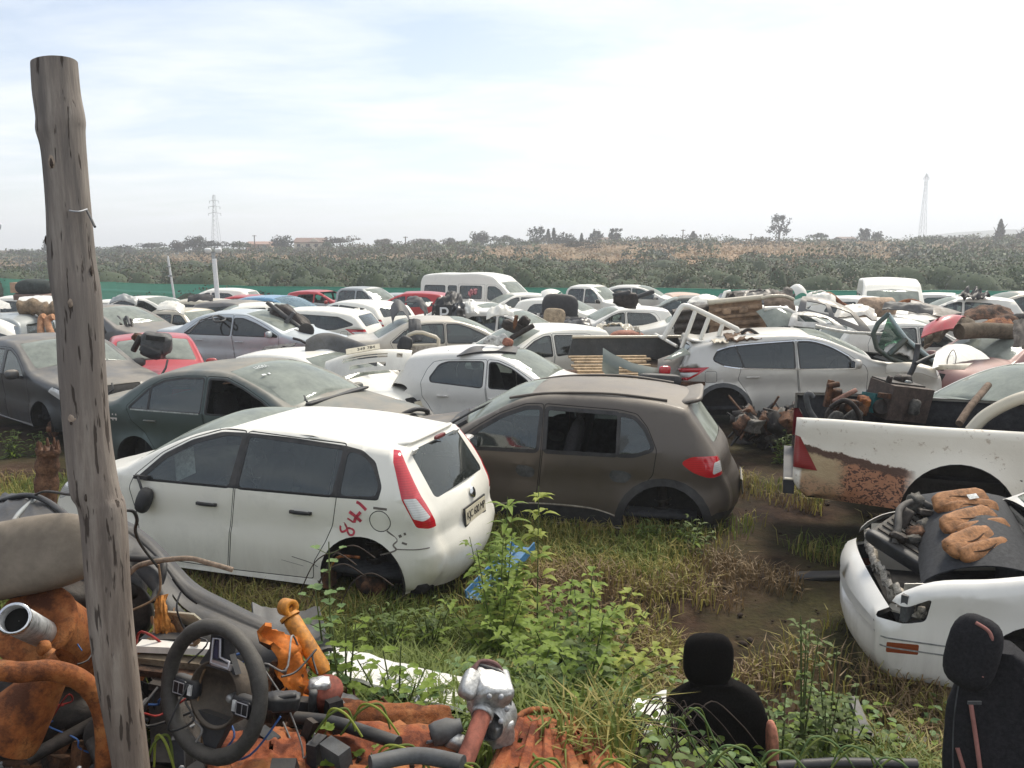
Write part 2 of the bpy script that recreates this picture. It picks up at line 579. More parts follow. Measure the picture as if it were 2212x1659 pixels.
def car(sp, name, label, body_m, loc, yaw, tilt=(0, 0), near=True, cat='car', group=None, drop=(), mats=None,
        open_segs=(), wheels='none', interior=True, plates=(), extra=None, bonnet_m=None, side_off=()):
    """near: full detail.  drop: names of windows / lamps / doors / mirrors left out ('pane_front_L' ...)"""
    mats = mats or {}
    root = thing(name, label, cat, loc, (tilt[0], tilt[1], yaw), group)
    step = .055 if near else .12
    pr = make_profile(sp['prof'], step)
    X, s_, N_, r_, b_ = pr['X'], pr['s'], pr['N'], pr['r'], pr['b']
    W, zb, tb = sp['W'] / 2, sp.get('zb', (.93, 0)), sp.get('tb', .14)
    ztop = X[:, 1].max()
    x0, x1 = X[:, 0].min(), X[:, 0].max()
    zlo = X[0, 1]
    flare = sp.get('flare', .0)

    def Yw(x, z):
        y = np.full_like(x, W)
        y = y - .045 * np.clip((.58 - z) / .38, 0, 1) ** 2
        f = np.clip((x - (x1 - 1.25)) / 1.25, 0, 1)
        q = np.clip(((x0 + 1.15) - x) / 1.15, 0, 1)
        y = y - sp.get('pf', .11) * f ** 2.2 - sp.get('prr', .09) * q ** 2.2
        b = zb[0] + zb[1] * x
        y = y - tb * np.clip((z - b) / (ztop - b), 0, 1.2) ** 1.12
        y = y - .016 * np.exp(-((z - (b - .30)) / .10) ** 2) + .010 * np.exp(-((z - (b - .13)) / .05) ** 2)
        for ax, az, ar in sp['arches']:
            dd = np.sqrt((x - ax) ** 2 + (z - az) ** 2)
            y = y + (.018 + flare) * np.exp(-((dd - ar) / .07) ** 2)
        return y

    segA, segB = X[:-1], X[1:]
    bot = np.array([X[-1], X[0]])

    def dist(P):
        best = np.full(len(P), 9.)
        bi = np.zeros(len(P), int)
        bt = np.zeros(len(P))
        for a in range(0, len(P), 800):
            Q = P[a:a + 800]
            d = segB - segA
            t = np.clip(((Q[:, None, :] - segA[None]) * d[None]).sum(2) / ((d * d).sum(1)[None] + 1e-12), 0, 1)
            c = segA[None] + t[..., None] * d[None]
            dd = np.linalg.norm(Q[:, None] - c, axis=2)
            k = dd.argmin(1)
            best[a:a + 800] = dd[np.arange(len(Q)), k]
            bi[a:a + 800] = k
            bt[a:a + 800] = t[np.arange(len(Q)), k]
        ss = s_[bi] * (1 - bt) + s_[bi + 1] * bt
        return best, ss

    def side_y(P, want_d=False):
        d, ss = dist(P)
        r = np.interp(ss, s_, r_)
        q = np.clip(d / r, 0, 1)
        y = Yw(P[:, 0], P[:, 1]) - r * (1 - np.sqrt(np.clip(1 - (1 - q) ** 2, 0, 1)))
        return (y, d, ss) if want_d else y

    sil = [tuple(p) for p in X]
    loops = [(sil, True)]
    holes = []
    for ax, az, ar in sp['arches']:
        P = [(ax + ar * math.cos(q), az + ar * math.sin(q)) for q in np.linspace(0, 2 * math.pi, 37 if near else 21)[:-1]]
        holes.append(P)
        loops.append((P, True))
    regs = []   # (poly, part key, material, recess)
    pk = lambda k: mats.get(k)
    doors = sp.get('doors', []) if near else []
    for lp in sp.get('lamps', []):
        regs.append((lp[1], lp[0], lp[2], 0.0))
        loops.append((lp[1], True))
    panes = []
    for wname, poly, gm, dn in sp['windows']:
        fr = offset(poly, sp.get('frame', .022))
        regs.append((poly, wname, gm, .006))
        regs.append((fr, 'frame:' + (dn or ''), sp.get('frame_m', TRIM), .002))
        loops += [(poly, True), (fr, True)]
    for poly, fm in sp.get('bands', []):
        regs.append((poly, 'body', fm, 0))
        loops.append((poly, True))
    for dn, poly in doors:
        a, b = offset(poly, .0035), offset(poly, -.0035)
        regs.append((b, dn, None, 0))
        regs.append((a, 'gap', GAP, .006))
        loops += [(a, True), (b, True)]
    h = .085 if near else .2
    gx, gz = np.meshgrid(np.arange(x0, x1, h), np.arange(zlo, ztop, h))
    G = np.stack([gx.ravel(), gz.ravel()], 1)
    G = G + (rng.random(G.shape) - .5) * h * .12
    G = G[inpoly(G, sil)]
    d, ss = dist(G)
    G = G[d > np.interp(ss, s_, r_) * 1.0]
    ringP = []
    for q in ((.05, .16, .35, .62, .95) if near else (.2, .7)):
        P = X - N_ * (r_ * q)[:, None]
        ok = inpoly(P, sil)
        d, _ = dist(P)
        ok &= d > r_ * q * .93
        ringP.append(P[ok])
    free = np.concatenate([G] + ringP)
    V2, F = cdt([tuple(p) for p in free], loops)
    cen = V2[F].mean(1)
    keep = inpoly(cen, sil)
    for P in holes: keep &= ~inpoly(cen, P)
    F, cen = F[keep], cen[keep]
    y, d, ss = side_y(V2, True)
    P3 = np.stack([V2[:, 0], y, V2[:, 1]], 1)
    a, b, c = P3[F[:, 0]], P3[F[:, 1]], P3[F[:, 2]]
    fn = np.cross(b - a, c - a)
    flip = fn[:, 1] < 0
    F[flip] = F[flip][:, ::-1]
    fn[flip] *= -1
    VN = np.zeros_like(P3)
    for k in range(3): np.add.at(VN, F[:, k], fn)
    VN /= np.linalg.norm(VN, axis=1)[:, None] + 1e-12
    onb = d < 2e-3
    nb = np.stack([np.interp(ss, s_, N_[:, 0]), np.zeros(len(ss)), np.interp(ss, s_, N_[:, 1])], 1)
    VN[onb] = nb[onb]
    fr_key = np.full(len(F), -1)
    for k, rg in enumerate(regs):
        m = (fr_key < 0) & inpoly(cen, rg[0])
        fr_key[m] = k

    parts = {}

    def part(k):
        if k not in parts: parts[k] = MB()
        return parts[k]

    def emit(pname, faces, P, NN, mat, rec, flipy, lining):
        if not len(faces): return
        ids, inv = np.unique(faces, return_inverse=True)
        inv = inv.reshape(faces.shape)
        p = P[ids] - NN[ids] * rec
        n = NN[ids].copy()
        if flipy:
            p = p * (1, -1, 1); n = n * (1, -1, 1); inv = inv[:, ::-1]
        part(pname).add(p, inv.tolist(), mat, True, n)
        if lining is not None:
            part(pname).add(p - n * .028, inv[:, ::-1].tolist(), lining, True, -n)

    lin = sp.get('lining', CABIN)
    for flipy, sd in ((False, 'L'), (True, 'R')):
        if sd in side_off: continue
        m = fr_key < 0
        emit('body', F[m], P3, VN, body_m, 0, flipy, lin)
        for k, (poly, key, mat, rec) in enumerate(regs):
            m = fr_key == k
            ln = None
            if key.startswith('frame:'):
                key = key[6:]
                key = (key + '_' + sd) if (near and key) else 'body'
                mat = mats.get('frame', mat)
                ln = lin if near else None
            elif key in ('body', 'gap'):
                key = 'body'
            else:
                key = key + '_' + sd
                mat = mats.get(key, mats.get(key[:-2], mat))
            if key in drop or key[:-2] in drop: continue
            if mat is None:
                mat = body_m
                ln = lin if near else None
            emit(key, F[m], P3, VN, mat, rec, flipy, ln)
    # ---------------- the strip over the top
    nt = 17 if near else 7
    tt = np.linspace(-1, 1, nt)
    Q = .7
    S1 = s_[-1]
    rect = [(q, -Q) for q in s_] + [(S1, q * Q) for q in tt[1:-1]] + [(q, Q) for q in s_[::-1]] + [(0, q * Q) for q in tt[::-1][1:-1]]
    loops = [(rect, True)]
    for q in sorted({v[0] for v in pr['seg'].values()} | {v[1] for v in pr['seg'].values()}):
        if 0 < q < S1: loops.append(([(q, z * Q) for z in tt], False))
    sregs = []
    for key, seg, poly, mat, rec in sp.get('strip', []):
        a, b = pr['seg'][seg]
        P = [(a + (b - a) * u, t * Q) for u, t in poly]
        sregs.append((P, key, mat, rec))
        loops.append((P, True))
    a_ = s_[1:-1][:: (1 if near else 1)]
    fg = np.stack([g.ravel() for g in np.meshgrid(a_, tt[1:-1] * Q)], 1)
    V2, F = cdt([tuple(p) for p in fg], loops)
    cen = V2[F].mean(1)
    sv = np.clip(V2[:, 0], 0, S1)
    t = np.clip(V2[:, 1] / Q, -1, 1)
    ip = lambda arr: np.interp(sv, s_, arr)
    px, pz, nx, nz = ip(X[:, 0]), ip(X[:, 1]), ip(N_[:, 0]), ip(N_[:, 1])
    yS = Yw(px, pz) - ip(r_)
    bu = ip(b_) * (1 - t * t)
    P3 = np.stack([px + nx * bu, t * yS, pz + nz * bu], 1)
    a, b, c = P3[F[:, 0]], P3[F[:, 1]], P3[F[:, 2]]
    fn = np.cross(b - a, c - a)
    ref = np.stack([np.interp(cen[:, 0], s_, N_[:, 0]), np.zeros(len(cen)), np.interp(cen[:, 0], s_, N_[:, 1])], 1)
    flip = (fn * ref).sum(1) < 0
    F[flip] = F[flip][:, ::-1]
    fn[flip] *= -1
    Gf = pr['G'][np.clip(np.searchsorted(s_, cen[:, 0]) - 1, 0, len(s_) - 1)]
    nV = len(P3)
    key = F + Gf[:, None] * nV
    VNg = {}
    big = np.zeros((nV * (Gf.max() + 1), 3))
    for k in range(3): np.add.at(big, key[:, k], fn)
    big /= np.linalg.norm(big, axis=1)[:, None] + 1e-12
    onb = np.abs(t) > .999
    nb = np.stack([nx, np.zeros(nV), nz], 1)
    for g in range(Gf.max() + 1): big[g * nV:(g + 1) * nV][onb] = nb[onb]
    Pbig = np.tile(P3, (Gf.max() + 1, 1))
    fr_key = np.full(len(F), -1)
    for k, rg in enumerate(sregs):
        m = (fr_key < 0) & inpoly(cen, rg[0])
        fr_key[m] = k
    for sg, (sa, sb) in pr['seg'].items():
        m = (cen[:, 0] >= sa) & (cen[:, 0] < sb) & (fr_key < 0)
        if sg in open_segs: continue
        pn, mt, ln = 'body', body_m, (lin if sg in ('roof', 'windscreen', 'rear_window', 'tailgate') else UNDER)
        if near and sg in ('bonnet', 'tailgate', 'boot', 'front_bumper', 'rear_bumper'):
            pn = {'boot': 'boot_lid', 'front_bumper': 'bumper', 'rear_bumper': 'bumper'}.get(sg, sg)
            if sg == 'rear_bumper': pn = 'bumper#'
        if sg == 'bonnet' and bonnet_m: mt = bonnet_m
        mt = mats.get(sg, mt)
        emit(pn, key[m], Pbig, big, mt, 0, False, ln)
    for k, (poly, kk, mat, rec) in enumerate(sregs):
        m = fr_key == k
        if kk in drop: continue
        mat = mats.get(kk, mat)
        emit(kk, key[m], Pbig, big, mat if mat is not None else body_m, rec, False, None)

    # ---------------- arches, floor, cabin
    bd = part('body')
    for ax, az, ar in sp['arches']:
        yo = float(Yw(np.array([ax]), np.array([az + ar]))[0])
        q0 = math.asin(max(-1, min(1, (zlo - az) / ar)))
        qs = np.linspace(q0, math.pi - q0, 15 if near else 9)
        for sg in (1, -1):
            rows = []
            for yy in (yo - .004, yo - .30):
                rows += [(ax + ar * math.cos(q), sg * yy, az + ar * math.sin(q)) for q in qs]
            n = len(qs)
            bd.add(rows, [(i, i + 1, n + i + 1, n + i) if sg < 0 else (i + 1, i, n + i, n + i + 1) for i in range(n - 1)], UNDER)
            bd.add([(ax, sg * (yo - .30), zlo)] + rows[n:], [(0, i + 1, i + 2) for i in range(n - 1)], UNDER, False)
    fx = sorted([(ax - ar, ax + ar) for ax, az, ar in sp['arches']])
    cuts = [x0 + .12] + [q for f in fx for q in f] + [x1 - .12]
    for i in range(0, len(cuts) - 1):
        wide = (i % 2 == 0)
        if cuts[i + 1] - cuts[i] < .03: continue
        ww = 2 * (W - (.06 if wide else .36)) - (.12 if i in (0, len(cuts) - 2) else 0)
        bd.box(((cuts[i] + cuts[i + 1]) / 2, 0, zlo + .055), (cuts[i + 1] - cuts[i], ww, .07), UNDER)
    cb = sp.get('cab')
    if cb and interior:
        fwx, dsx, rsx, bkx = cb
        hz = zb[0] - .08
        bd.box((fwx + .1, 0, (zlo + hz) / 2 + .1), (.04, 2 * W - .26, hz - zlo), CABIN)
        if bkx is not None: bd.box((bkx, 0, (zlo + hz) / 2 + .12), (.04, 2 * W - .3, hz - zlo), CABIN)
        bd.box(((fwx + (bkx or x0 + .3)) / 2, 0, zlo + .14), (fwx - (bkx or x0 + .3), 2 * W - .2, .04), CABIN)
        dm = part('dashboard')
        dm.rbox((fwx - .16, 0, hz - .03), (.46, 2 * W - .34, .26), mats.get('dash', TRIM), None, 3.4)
        sm = mats.get('seat', SEAT)
        zs = zlo + .32
        for yy in (-.36, .36):
            st = MB()
            st.rbox((0, 0, 0), (.50, .50, .17), sm, None, 3.2)
            st.rbox((-.30, 0, .34), (.16, .48, .62), sm, (0, R(-14), 0), 3.4, top=.8)
            st.rbox((-.40, 0, .74), (.10, .27, .19), sm, (0, R(-10), 0), 3)
            st.build('seat', root, loc=(dsx, yy, zs))
        if rsx is not None:
            st = MB()
            st.rbox((0, 0, 0), (.50, 2 * W - .36, .17), sm, None, 4)
            st.rbox((-.30, 0, .30), (.16, 2 * W - .40, .56), sm, (0, R(-16), 0), 5)
            for yy in (-.35, .35): st.rbox((-.40, yy, .62), (.09, .26, .15), sm, None, 3)
            st.build('rear_seat', root, loc=(rsx, 0, zs))
        if near:
            st = MB()
            ring = [(0, .185 * math.cos(q), .185 * math.sin(q)) for q in np.linspace(0, 2 * math.pi, 25)[:-1]]
            st.tube(ring, .014, TRIM, 6, closed=True)
            st.rbox((.03, 0, 0), (.06, .14, .12), TRIM)
            st.box((.02, 0, 0), (.02, .34, .03), TRIM)
            st.build('steering_wheel', root, loc=(fwx - .48, -.36 if sp.get('rhd', True) else .36, hz - .02), rot=(0, R(24), 0))

    # ---------------- build the parts
    objs = {}
    order = sorted(parts, key=lambda k: 0 if k == 'body' else (1 if k.startswith(('front_door', 'rear_door')) else 2))
    for k in order:
        nm = k.rstrip('#')
        for suf in ('_L', '_R'):
            if nm.endswith(suf): nm = nm[:-2]
        par = root
        if nm in ('front_door', 'rear_door'): nm2 = 'door'
        elif nm.startswith('pane'):
            nm2 = 'side_window'
            for w in sp['windows']:
                if w[0] == nm and w[3] and (w[3] + k[-2:]) in objs: par = objs[w[3] + k[-2:]]
        else:
            nm2 = nm
        if nm in ('plate_back', 'emblem', 'spoiler_gap', 'trim_strip', 'lower_grille', 'sunstrip', 'wiper_gap', 'glare_patch'):
            nm2 = {'plate_back': 'number_plate', 'trim_strip': 'side_strip', 'lower_grille': 'air_intake', 'sunstrip': 'sun_strip',
                   'glare_patch': 'sticker_residue'}.get(nm, nm)
        objs[k] = parts[k].build(nm2, par)
    root['car_parts'] = 1
    del root['car_parts']

    # ---------------- handles, mirrors, wheels
    if near:
        for hx, hz_, hl, dn, hm in sp.get('handles', []):
            for sg, sd in ((1, 'L'), (-1, 'R')):
                if 'handle_' + dn + '_' + sd in drop: continue
                yy = float(side_y(np.array([[hx, hz_]]))[0])
                hb = MB()
                hb.rbox((0, sg * .018, 0), (hl, .022, .030), hm or body_m, None, 3.5, 14, 6)
                for e in (-.42, .42): hb.box((hl * e, sg * .006, 0), (.03, .03, .024), hm or body_m)
                hb.build('handle', objs.get(dn + '_' + sd, root), loc=(hx, sg * yy, hz_))
    mr = sp.get('mirror')
    if mr:
        for sg, sd in ((1, 'L'), (-1, 'R')):
            if 'mirror_' + sd in drop or 'mirror' in drop: continue
            yy = float(side_y(np.array([[mr[0], mr[1]]]))[0])
            mb = MB()
            mb.rbox((0, sg * .13, .03), (.12, .21, .15), mats.get('mirror', mr[2] or body_m), (0, 0, R(-8 * sg)), 2.8, 14, 8)
            mb.box((0, sg * .03, -.02), (.06, .08, .03), TRIM)
            mb.box((-.056, sg * .13, .03), (.012, .16, .105), CHROME, (0, 0, R(-8 * sg)))
            mb.build('mirror', root, loc=(mr[0], sg * yy, mr[1]))
    wr = sp.get('wheel_r', .30)
    for ax, az, ar in sp['arches']:
        for sg in (1, -1):
            yo = float(Yw(np.array([ax]), np.array([az]))[0])
            fr = ax > 0
            kind = wheels if isinstance(wheels, str) else wheels.get(('F' if fr else 'B') + ('L' if sg > 0 else 'R'), 'none')
            if kind == 'wheel':
                w = thing('wheel', None, None, (ax, sg * (yo - .11), wr), (0, 0, 0 if sg > 0 else math.pi))
                w.parent = root
                ty = MB()
                ty.lathe([(wr * .62, -.09), (wr * .92, -.10), (wr, -.07), (wr, .07), (wr * .92, .10), (wr * .62, .09)], RUBBER, (0, 0, 0), (0, 1, 0), 24 if near else 14)
                ty.build('tyre', w)
                rm = MB()
                rm.lathe([(wr * .63, .085), (wr * .58, .06), (wr * .5, .03), (.06, .05), (.05, .075), (0.001, .075)], ALU, (0, 0, 0), (0, 1, 0), 18)
                rm.build('rim', w)
            elif kind == 'hub':
                hb = MB()
                hb.lathe([(.001, .07), (.05, .07), (.06, .03), (.11, .03), (.13, .0), (.13, -.05), (.001, -.05)], RUST_D, (0, 0, 0), (0, 1, 0), 20)
                hb.tube([(0, -.05, 0), (0, -.5, .02)], .035, RUST_D, 8)
                if near:
                    hb.tube([(.0, -.12, 0), (.03, -.16, .55)], .045, GREASE, 10)
                    hb.tube([(0.02 + .075 * math.cos(q), -.15 + .075 * math.sin(q), .16 + q * .011) for q in np.arange(0, 25, .5)], .012, GREASE, 6)
                if sg < 0:
                    hb = MB_flip(hb)
                hb.build('wheel_hub', root, loc=(ax, sg * (yo - .12), sp.get('hub_z', .28)))
    for pl in plates:   # (text, seg, a, width, height, part name)
        txt, seg, a, pw, ph = pl[:5]
        sa, sb = pr['seg'][seg]
        q = sa + (sb - sa) * a
        px, pz = np.interp(q, s_, X[:, 0]), np.interp(q, s_, X[:, 1])
        nx, nz = np.interp(q, s_, N_[:, 0]), np.interp(q, s_, N_[:, 1])
        bu = np.interp(q, s_, b_)
        n = Vector((nx, 0, nz)).normalized()
        c = Vector((px, 0, pz)) + n * (bu + .008)
        yv = Vector((0, 1, 0)) if n.x > 0 else Vector((0, -1, 0))
        M = Matrix((yv, n.cross(yv), n)).transposed().to_4x4()
        M.translation = c
        pb = MB()
        pb.box((0, 0, 0), (pw + .03, ph + .03, .012), BLACKP)
        pb.box((0, 0, .008), (pw, ph, .006), PLATE)
        po = pb.build('number_plate', root)
        po.matrix_local = M
        if txt: text_mesh(txt, ph * .74, INK, 'plate_lettering', po, Matrix.Translation((0, 0, .0125)), .92)
    ctx = dict(root=root, objs=objs, side_y=side_y, pr=pr, Yw=Yw, sp=sp)
    if extra: extra(ctx)
    return ctx


def MB_flip(mb):
    mb.v = [(x, -y, z) for x, y, z in mb.v]
    mb.f = [f[::-1] for f in mb.f]
    return mb


def side_stroke(ctx, pts, w, mat, sg=1, lift=.003, nsub=4):
    """a painted or scratched stroke lying on the car's side: pts (x,z)"""
    P = curve([(p[0], p[1], 0) for p in pts], nsub) if len(pts) > 2 else [Vector((p[0], p[1], 0)) for p in pts]
    L, Rr = [], []
    for i, p in enumerate(P):
        a, b = P[max(i - 1, 0)], P[min(i + 1, len(P) - 1)]
        t = (b - a).normalized()
        n = Vector((-t.y, t.x, 0)) * (w(i / (len(P) - 1)) if callable(w) else w)
        L.append((p.x + n.x, p.y + n.y)); Rr.append((p.x - n.x, p.y - n.y))
    Q = np.array(L + Rr)
    y = ctx['side_y'](Q) + lift
    vs = [(q[0], sg * yy, q[1]) for q, yy in zip(Q, y)]
    n = len(L)
    return vs, [(i, i + 1, n + i + 1, n + i) if sg < 0 else (i + 1, i, n + i, n + i + 1) for i in range(n - 1)]
# ------------------------------------------------------------------ kinds of car
def win(*a): return a


def ws(a0=.05, a1=.97, t=.945, r=.06): return rnd([(a0, -t + .04), (a0, t - .04), (a1, t), (a1, -t)][::-1], r)


def rw(a0=.06, a1=1., t0=.86, t1=.9, r=.07): return rnd([(a0, -t0), (a1, -t1), (a1, t1), (a0, t0)], r)


def circ(x, z, r, n=28, a0=0, a1=360):
    return [(x + r * math.cos(R(q)), z + r * math.sin(R(q))) for q in np.linspace(a0, a1, n + 1)[:-1]]


FIGO = dict(W=1.68, zb=(.965, -.012), tb=.215, cab=(.95, .05, -.80, None), hub_z=.22,
    prof=[('front_bumper', [(1.70, .2), (1.83, .28), (1.89, .46)]), ('grille', [(1.87, .62), (1.80, .73)]),
          ('bonnet', [(1.70, .80), (1.40, .91), (1.12, .985)]), ('windscreen', [(.93, 1.03, 1), (.55, 1.235), (.20, 1.36)]),
          ('roof', [(.0, 1.388), (-.4, 1.402), (-.9, 1.385), (-1.35, 1.33)], (.045, .0)), ('rear_window', [(-1.54, 1.315, 1), (-1.66, 1.14)]),
          ('tailgate', [(-1.785, .93), (-1.85, .80), (-1.865, .64)]), ('rear_bumper', [(-1.905, .57), (-1.90, .40), (-1.78, .22)])],
    arches=[(1.10, .30, .335), (-1.37, .32, .345)],
    windows=[win('pane_front', rnd([(.70, .962), (-.07, .972), (-.09, 1.335), (.05, 1.328), (.28, 1.255), (.50, 1.14)], .03), GLASS_S, 'front_door'),
             win('pane_rear', rnd([(-.155, .972), (-.93, .985), (-.97, 1.30), (-.155, 1.338)], .03), GLASS_S, 'rear_door'),
             win('pane_quarter', rnd([(-1.0, .988), (-1.34, 1.0), (-1.355, 1.06), (-1.28, 1.20), (-1.17, 1.275), (-1.01, 1.30)], .045), GLASS_S, None)],
    bands=[],
    doors=[('front_door', rnd([(.74, .27), (.80, .60), (.86, .88), (.80, .985), (.58, 1.165), (.34, 1.285), (.06, 1.378), (-.112, 1.382), (-.11, .96), (-.06, .6), (-.02, .25)], .03)),
           ('rear_door', rnd([(-.035, .25), (-.075, .6), (-.127, .96), (-.127, 1.382), (-.985, 1.348), (-.985, .95), (-1.03, .74), (-.99, .58), (-.94, .40), (-.93, .27)], .03))],
    lamps=[('reverse_lamp', rnd([(-1.655, .985), (-1.735, .985), (-1.835, .83), (-1.80, .81), (-1.735, .835)], .012), CLEAR_L),
           ('tail_light', rnd([(-1.47, 1.345), (-1.58, 1.34), (-1.72, 1.10), (-1.84, .90), (-1.90, .76), (-1.84, .745), (-1.755, .765), (-1.65, .97), (-1.56, 1.17)], .02), RED_L),
           ('headlight', rnd([(1.40, .80), (1.72, .66), (1.90, .70), (1.72, .80), (1.45, .885)], .03), CLEAR_L),
           ('gap', circ(-1.47, .80, .087), GAP)],
    strip=[('windscreen', 'windscreen', ws(), GLASS_D, .004), ('rear_window', 'rear_window', rw(.10, 1.02, .82, .80, .09), GLASS_S, .006),
           ('lower_grille', 'front_bumper', rnd([(.35, -.6), (.35, .6), (.95, .5), (.95, -.5)], .05), GAP, .01),
           ('grille', 'grille', rnd([(.1, -.45), (.1, .45), (.8, .4), (.8, -.4)], .05), GAP, .01)],
    handles=[(.08, .80, .19, 'front_door', TRIM), (-.80, .815, .19, 'rear_door', TRIM)], mirror=(.66, 1.0, TRIM))
FIGO['lamps'].insert(3, ('body', circ(-1.47, .80, .080), None))

KWID = dict(W=1.60, zb=(.985, 0), tb=.15, cab=(.85, .0, -.80, None), flare=.014, hub_z=.22, frame=.035,
    prof=[('front_bumper', [(1.66, .25), (1.80, .34), (1.84, .5)]), ('grille', [(1.83, .68), (1.79, .80)]),
          ('bonnet', [(1.70, .90), (1.3, 1.0), (.98, 1.05)]), ('windscreen', [(.80, 1.09, 1), (.45, 1.285), (.20, 1.41)]),
          ('roof', [(.05, 1.455), (-.4, 1.49), (-.9, 1.475), (-1.25, 1.43)]), ('rear_window', [(-1.40, 1.395, 1), (-1.52, 1.22)]),
          ('tailgate', [(-1.63, 1.05), (-1.71, .93), (-1.745, .78)]), ('rear_bumper', [(-1.79, .69), (-1.82, .50), (-1.70, .27)])],
    arches=[(1.14, .32, .345), (-1.24, .33, .355)],
    windows=[win('pane_front', rnd([(.70, .985), (-.03, .985), (-.05, 1.35), (.08, 1.345), (.30, 1.265), (.52, 1.135)], .03), GLASS_S, 'front_door'),
             win('pane_rear', rnd([(-.13, .985), (-.78, .985), (-.78, 1.325), (-.13, 1.35)], .02), GLASS_K, 'rear_door'),
             win('pane_quarter', rnd([(-.80, .985), (-.95, .99), (-1.10, 1.045), (-1.02, 1.21), (-.93, 1.295), (-.80, 1.32)], .03), GLASS_S, 'rear_door')],
    bands=[(rnd([(.60, .30), (.60, .36), (.30, .44), (-.2, .455), (-.66, .44), (-.80, .37), (-.82, .30)], .02), TRIM),
           (circ(-1.24, .33, .425), TRIM), (circ(1.14, .32, .415), TRIM),
           ([(-1.85, .2), (-1.85, .42), (-1.70, .46), (-1.62, .42), (-1.60, .2)], TRIM),
           (rnd([(.02, .79), (.10, .83), (.22, .83), (.24, .77), (.20, .715), (.08, .71)], .04), GREYP),
           (rnd([(-.84, .79), (-.76, .83), (-.64, .83), (-.62, .77), (-.66, .715), (-.78, .71)], .04), GREYP)],
    doors=[('front_door', rnd([(.74, .29), (.78, .60), (.80, .88), (.78, 1.02), (.56, 1.175), (.34, 1.305), (.08, 1.40), (-.085, 1.405), (-.08, .96), (-.04, .6), (-.02, .27)], .03)),
           ('rear_door', rnd([(-.035, .27), (-.055, .6), (-.095, .96), (-.095, 1.405), (-.80, 1.375), (-.96, 1.345), (-1.06, 1.23), (-1.15, 1.03), (-1.12, .80), (-1.02, .68), (-.90, .50), (-.86, .29)], .03))],
    lamps=[('reverse_lamp', rnd([(-1.66, .93), (-1.74, .93), (-1.74, .84), (-1.65, .82)], .02), CLEAR_L),
           ('tail_light', rnd([(-1.36, .925), (-1.46, .985), (-1.62, .99), (-1.76, .955), (-1.76, .81), (-1.62, .785), (-1.48, .835)], .05), RED_L),
           ('headlight', rnd([(1.40, .86), (1.72, .72), (1.84, .76), (1.78, .86), (1.48, .935)], .03), CLEAR_L)],
    strip=[('windscreen', 'windscreen', ws(), GLASS_D, .004), ('rear_window', 'rear_window', rw(.08, 1.0, .80, .84, .12), GLASS_D, .006),
           ('lower_grille', 'front_bumper', rnd([(.35, -.6), (.35, .6), (.95, .5), (.95, -.5)], .05), GAP, .01),
           ('grille', 'grille', rnd([(.1, -.55), (.1, .55), (.8, .5), (.8, -.5)], .05), GAP, .01),
           ('bumper#', 'rear_bumper', [(.55, -1), (1, -1), (1, 1), (.55, 1)], TRIM, 0)],
    handles=[], mirror=(.60, 1.02, None))

SEDAN = dict(W=1.76, zb=(.975, -.015), tb=.17, cab=(1.1, .1, -.85, -1.25), hub_z=.25,
    prof=[('front_bumper', [(2.12, .2), (2.24, .32), (2.27, .5)]), ('grille', [(2.24, .64), (2.18, .74)]),
          ('bonnet', [(2.05, .82), (1.6, .93), (1.28, 1.0)]), ('windscreen', [(1.12, 1.035, 1), (.65, 1.285), (.28, 1.415)]),
          ('roof', [(.06, 1.458), (-.35, 1.478), (-.75, 1.455)]), ('rear_window', [(-1.05, 1.39), (-1.35, 1.24)]),
          ('boot', [(-1.66, 1.085), (-1.95, 1.075), (-2.16, 1.05)]), ('tailgate', [(-2.24, 1.0), (-2.27, .82)]),
          ('rear_bumper', [(-2.29, .62), (-2.27, .4), (-2.15, .22)])],
    arches=[(1.33, .31, .345), (-1.27, .31, .345)],
    windows=[win('pane_front', rnd([(.98, .967), (-.10, .985), (-.10, 1.378), (.15, 1.372), (.42, 1.275), (.72, 1.135)], .03), GLASS_S, 'front_door'),
             win('pane_rear', rnd([(-.19, .987), (-1.00, 1.005), (-1.00, 1.27), (-.80, 1.345), (-.55, 1.378), (-.19, 1.383)], .03), GLASS_S, 'rear_door'),
             win('pane_quarter', rnd([(-1.03, 1.006), (-1.32, 1.02), (-1.03, 1.25)], .02), GLASS_S, 'rear_door')],
    doors=[('front_door', rnd([(.92, .27), (1.0, .60), (1.04, .90), (1.02, 1.0), (.74, 1.165), (.44, 1.31), (.16, 1.41), (-.14, 1.418), (-.14, .96), (-.10, .6), (-.06, .25)], .03)),
           ('rear_door', rnd([(-.075, .25), (-.115, .6), (-.155, .96), (-.155, 1.42), (-.55, 1.415), (-.84, 1.375), (-1.10, 1.255), (-1.38, 1.03), (-1.30, .86), (-1.10, .70), (-.94, .5), (-.90, .27)], .03))],
    lamps=[('tail_light', rnd([(-1.88, .98), (-2.30, 1.02), (-2.30, .80), (-2.10, .80)], .03), RED_L),
           ('headlight', rnd([(1.72, .82), (2.10, .66), (2.28, .70), (2.16, .80), (1.80, .885)], .03), CLEAR_L)],
    strip=[('windscreen', 'windscreen', ws(), GLASS_D, .004), ('rear_window', 'rear_window', rw(-.25, .93, .86, .92, .06), GLASS_D, .006),
           ('lower_grille', 'front_bumper', rnd([(.35, -.7), (.35, .7), (.95, .6), (.95, -.6)], .05), GAP, .01),
           ('grille', 'grille', rnd([(.1, -.45), (.1, .45), (.8, .4), (.8, -.4)], .05), GAP, .01)],
    handles=[(.04, .83, .2, 'front_door', None), (-.98, .86, .2, 'rear_door', None)], mirror=(.86, 1.0, None))

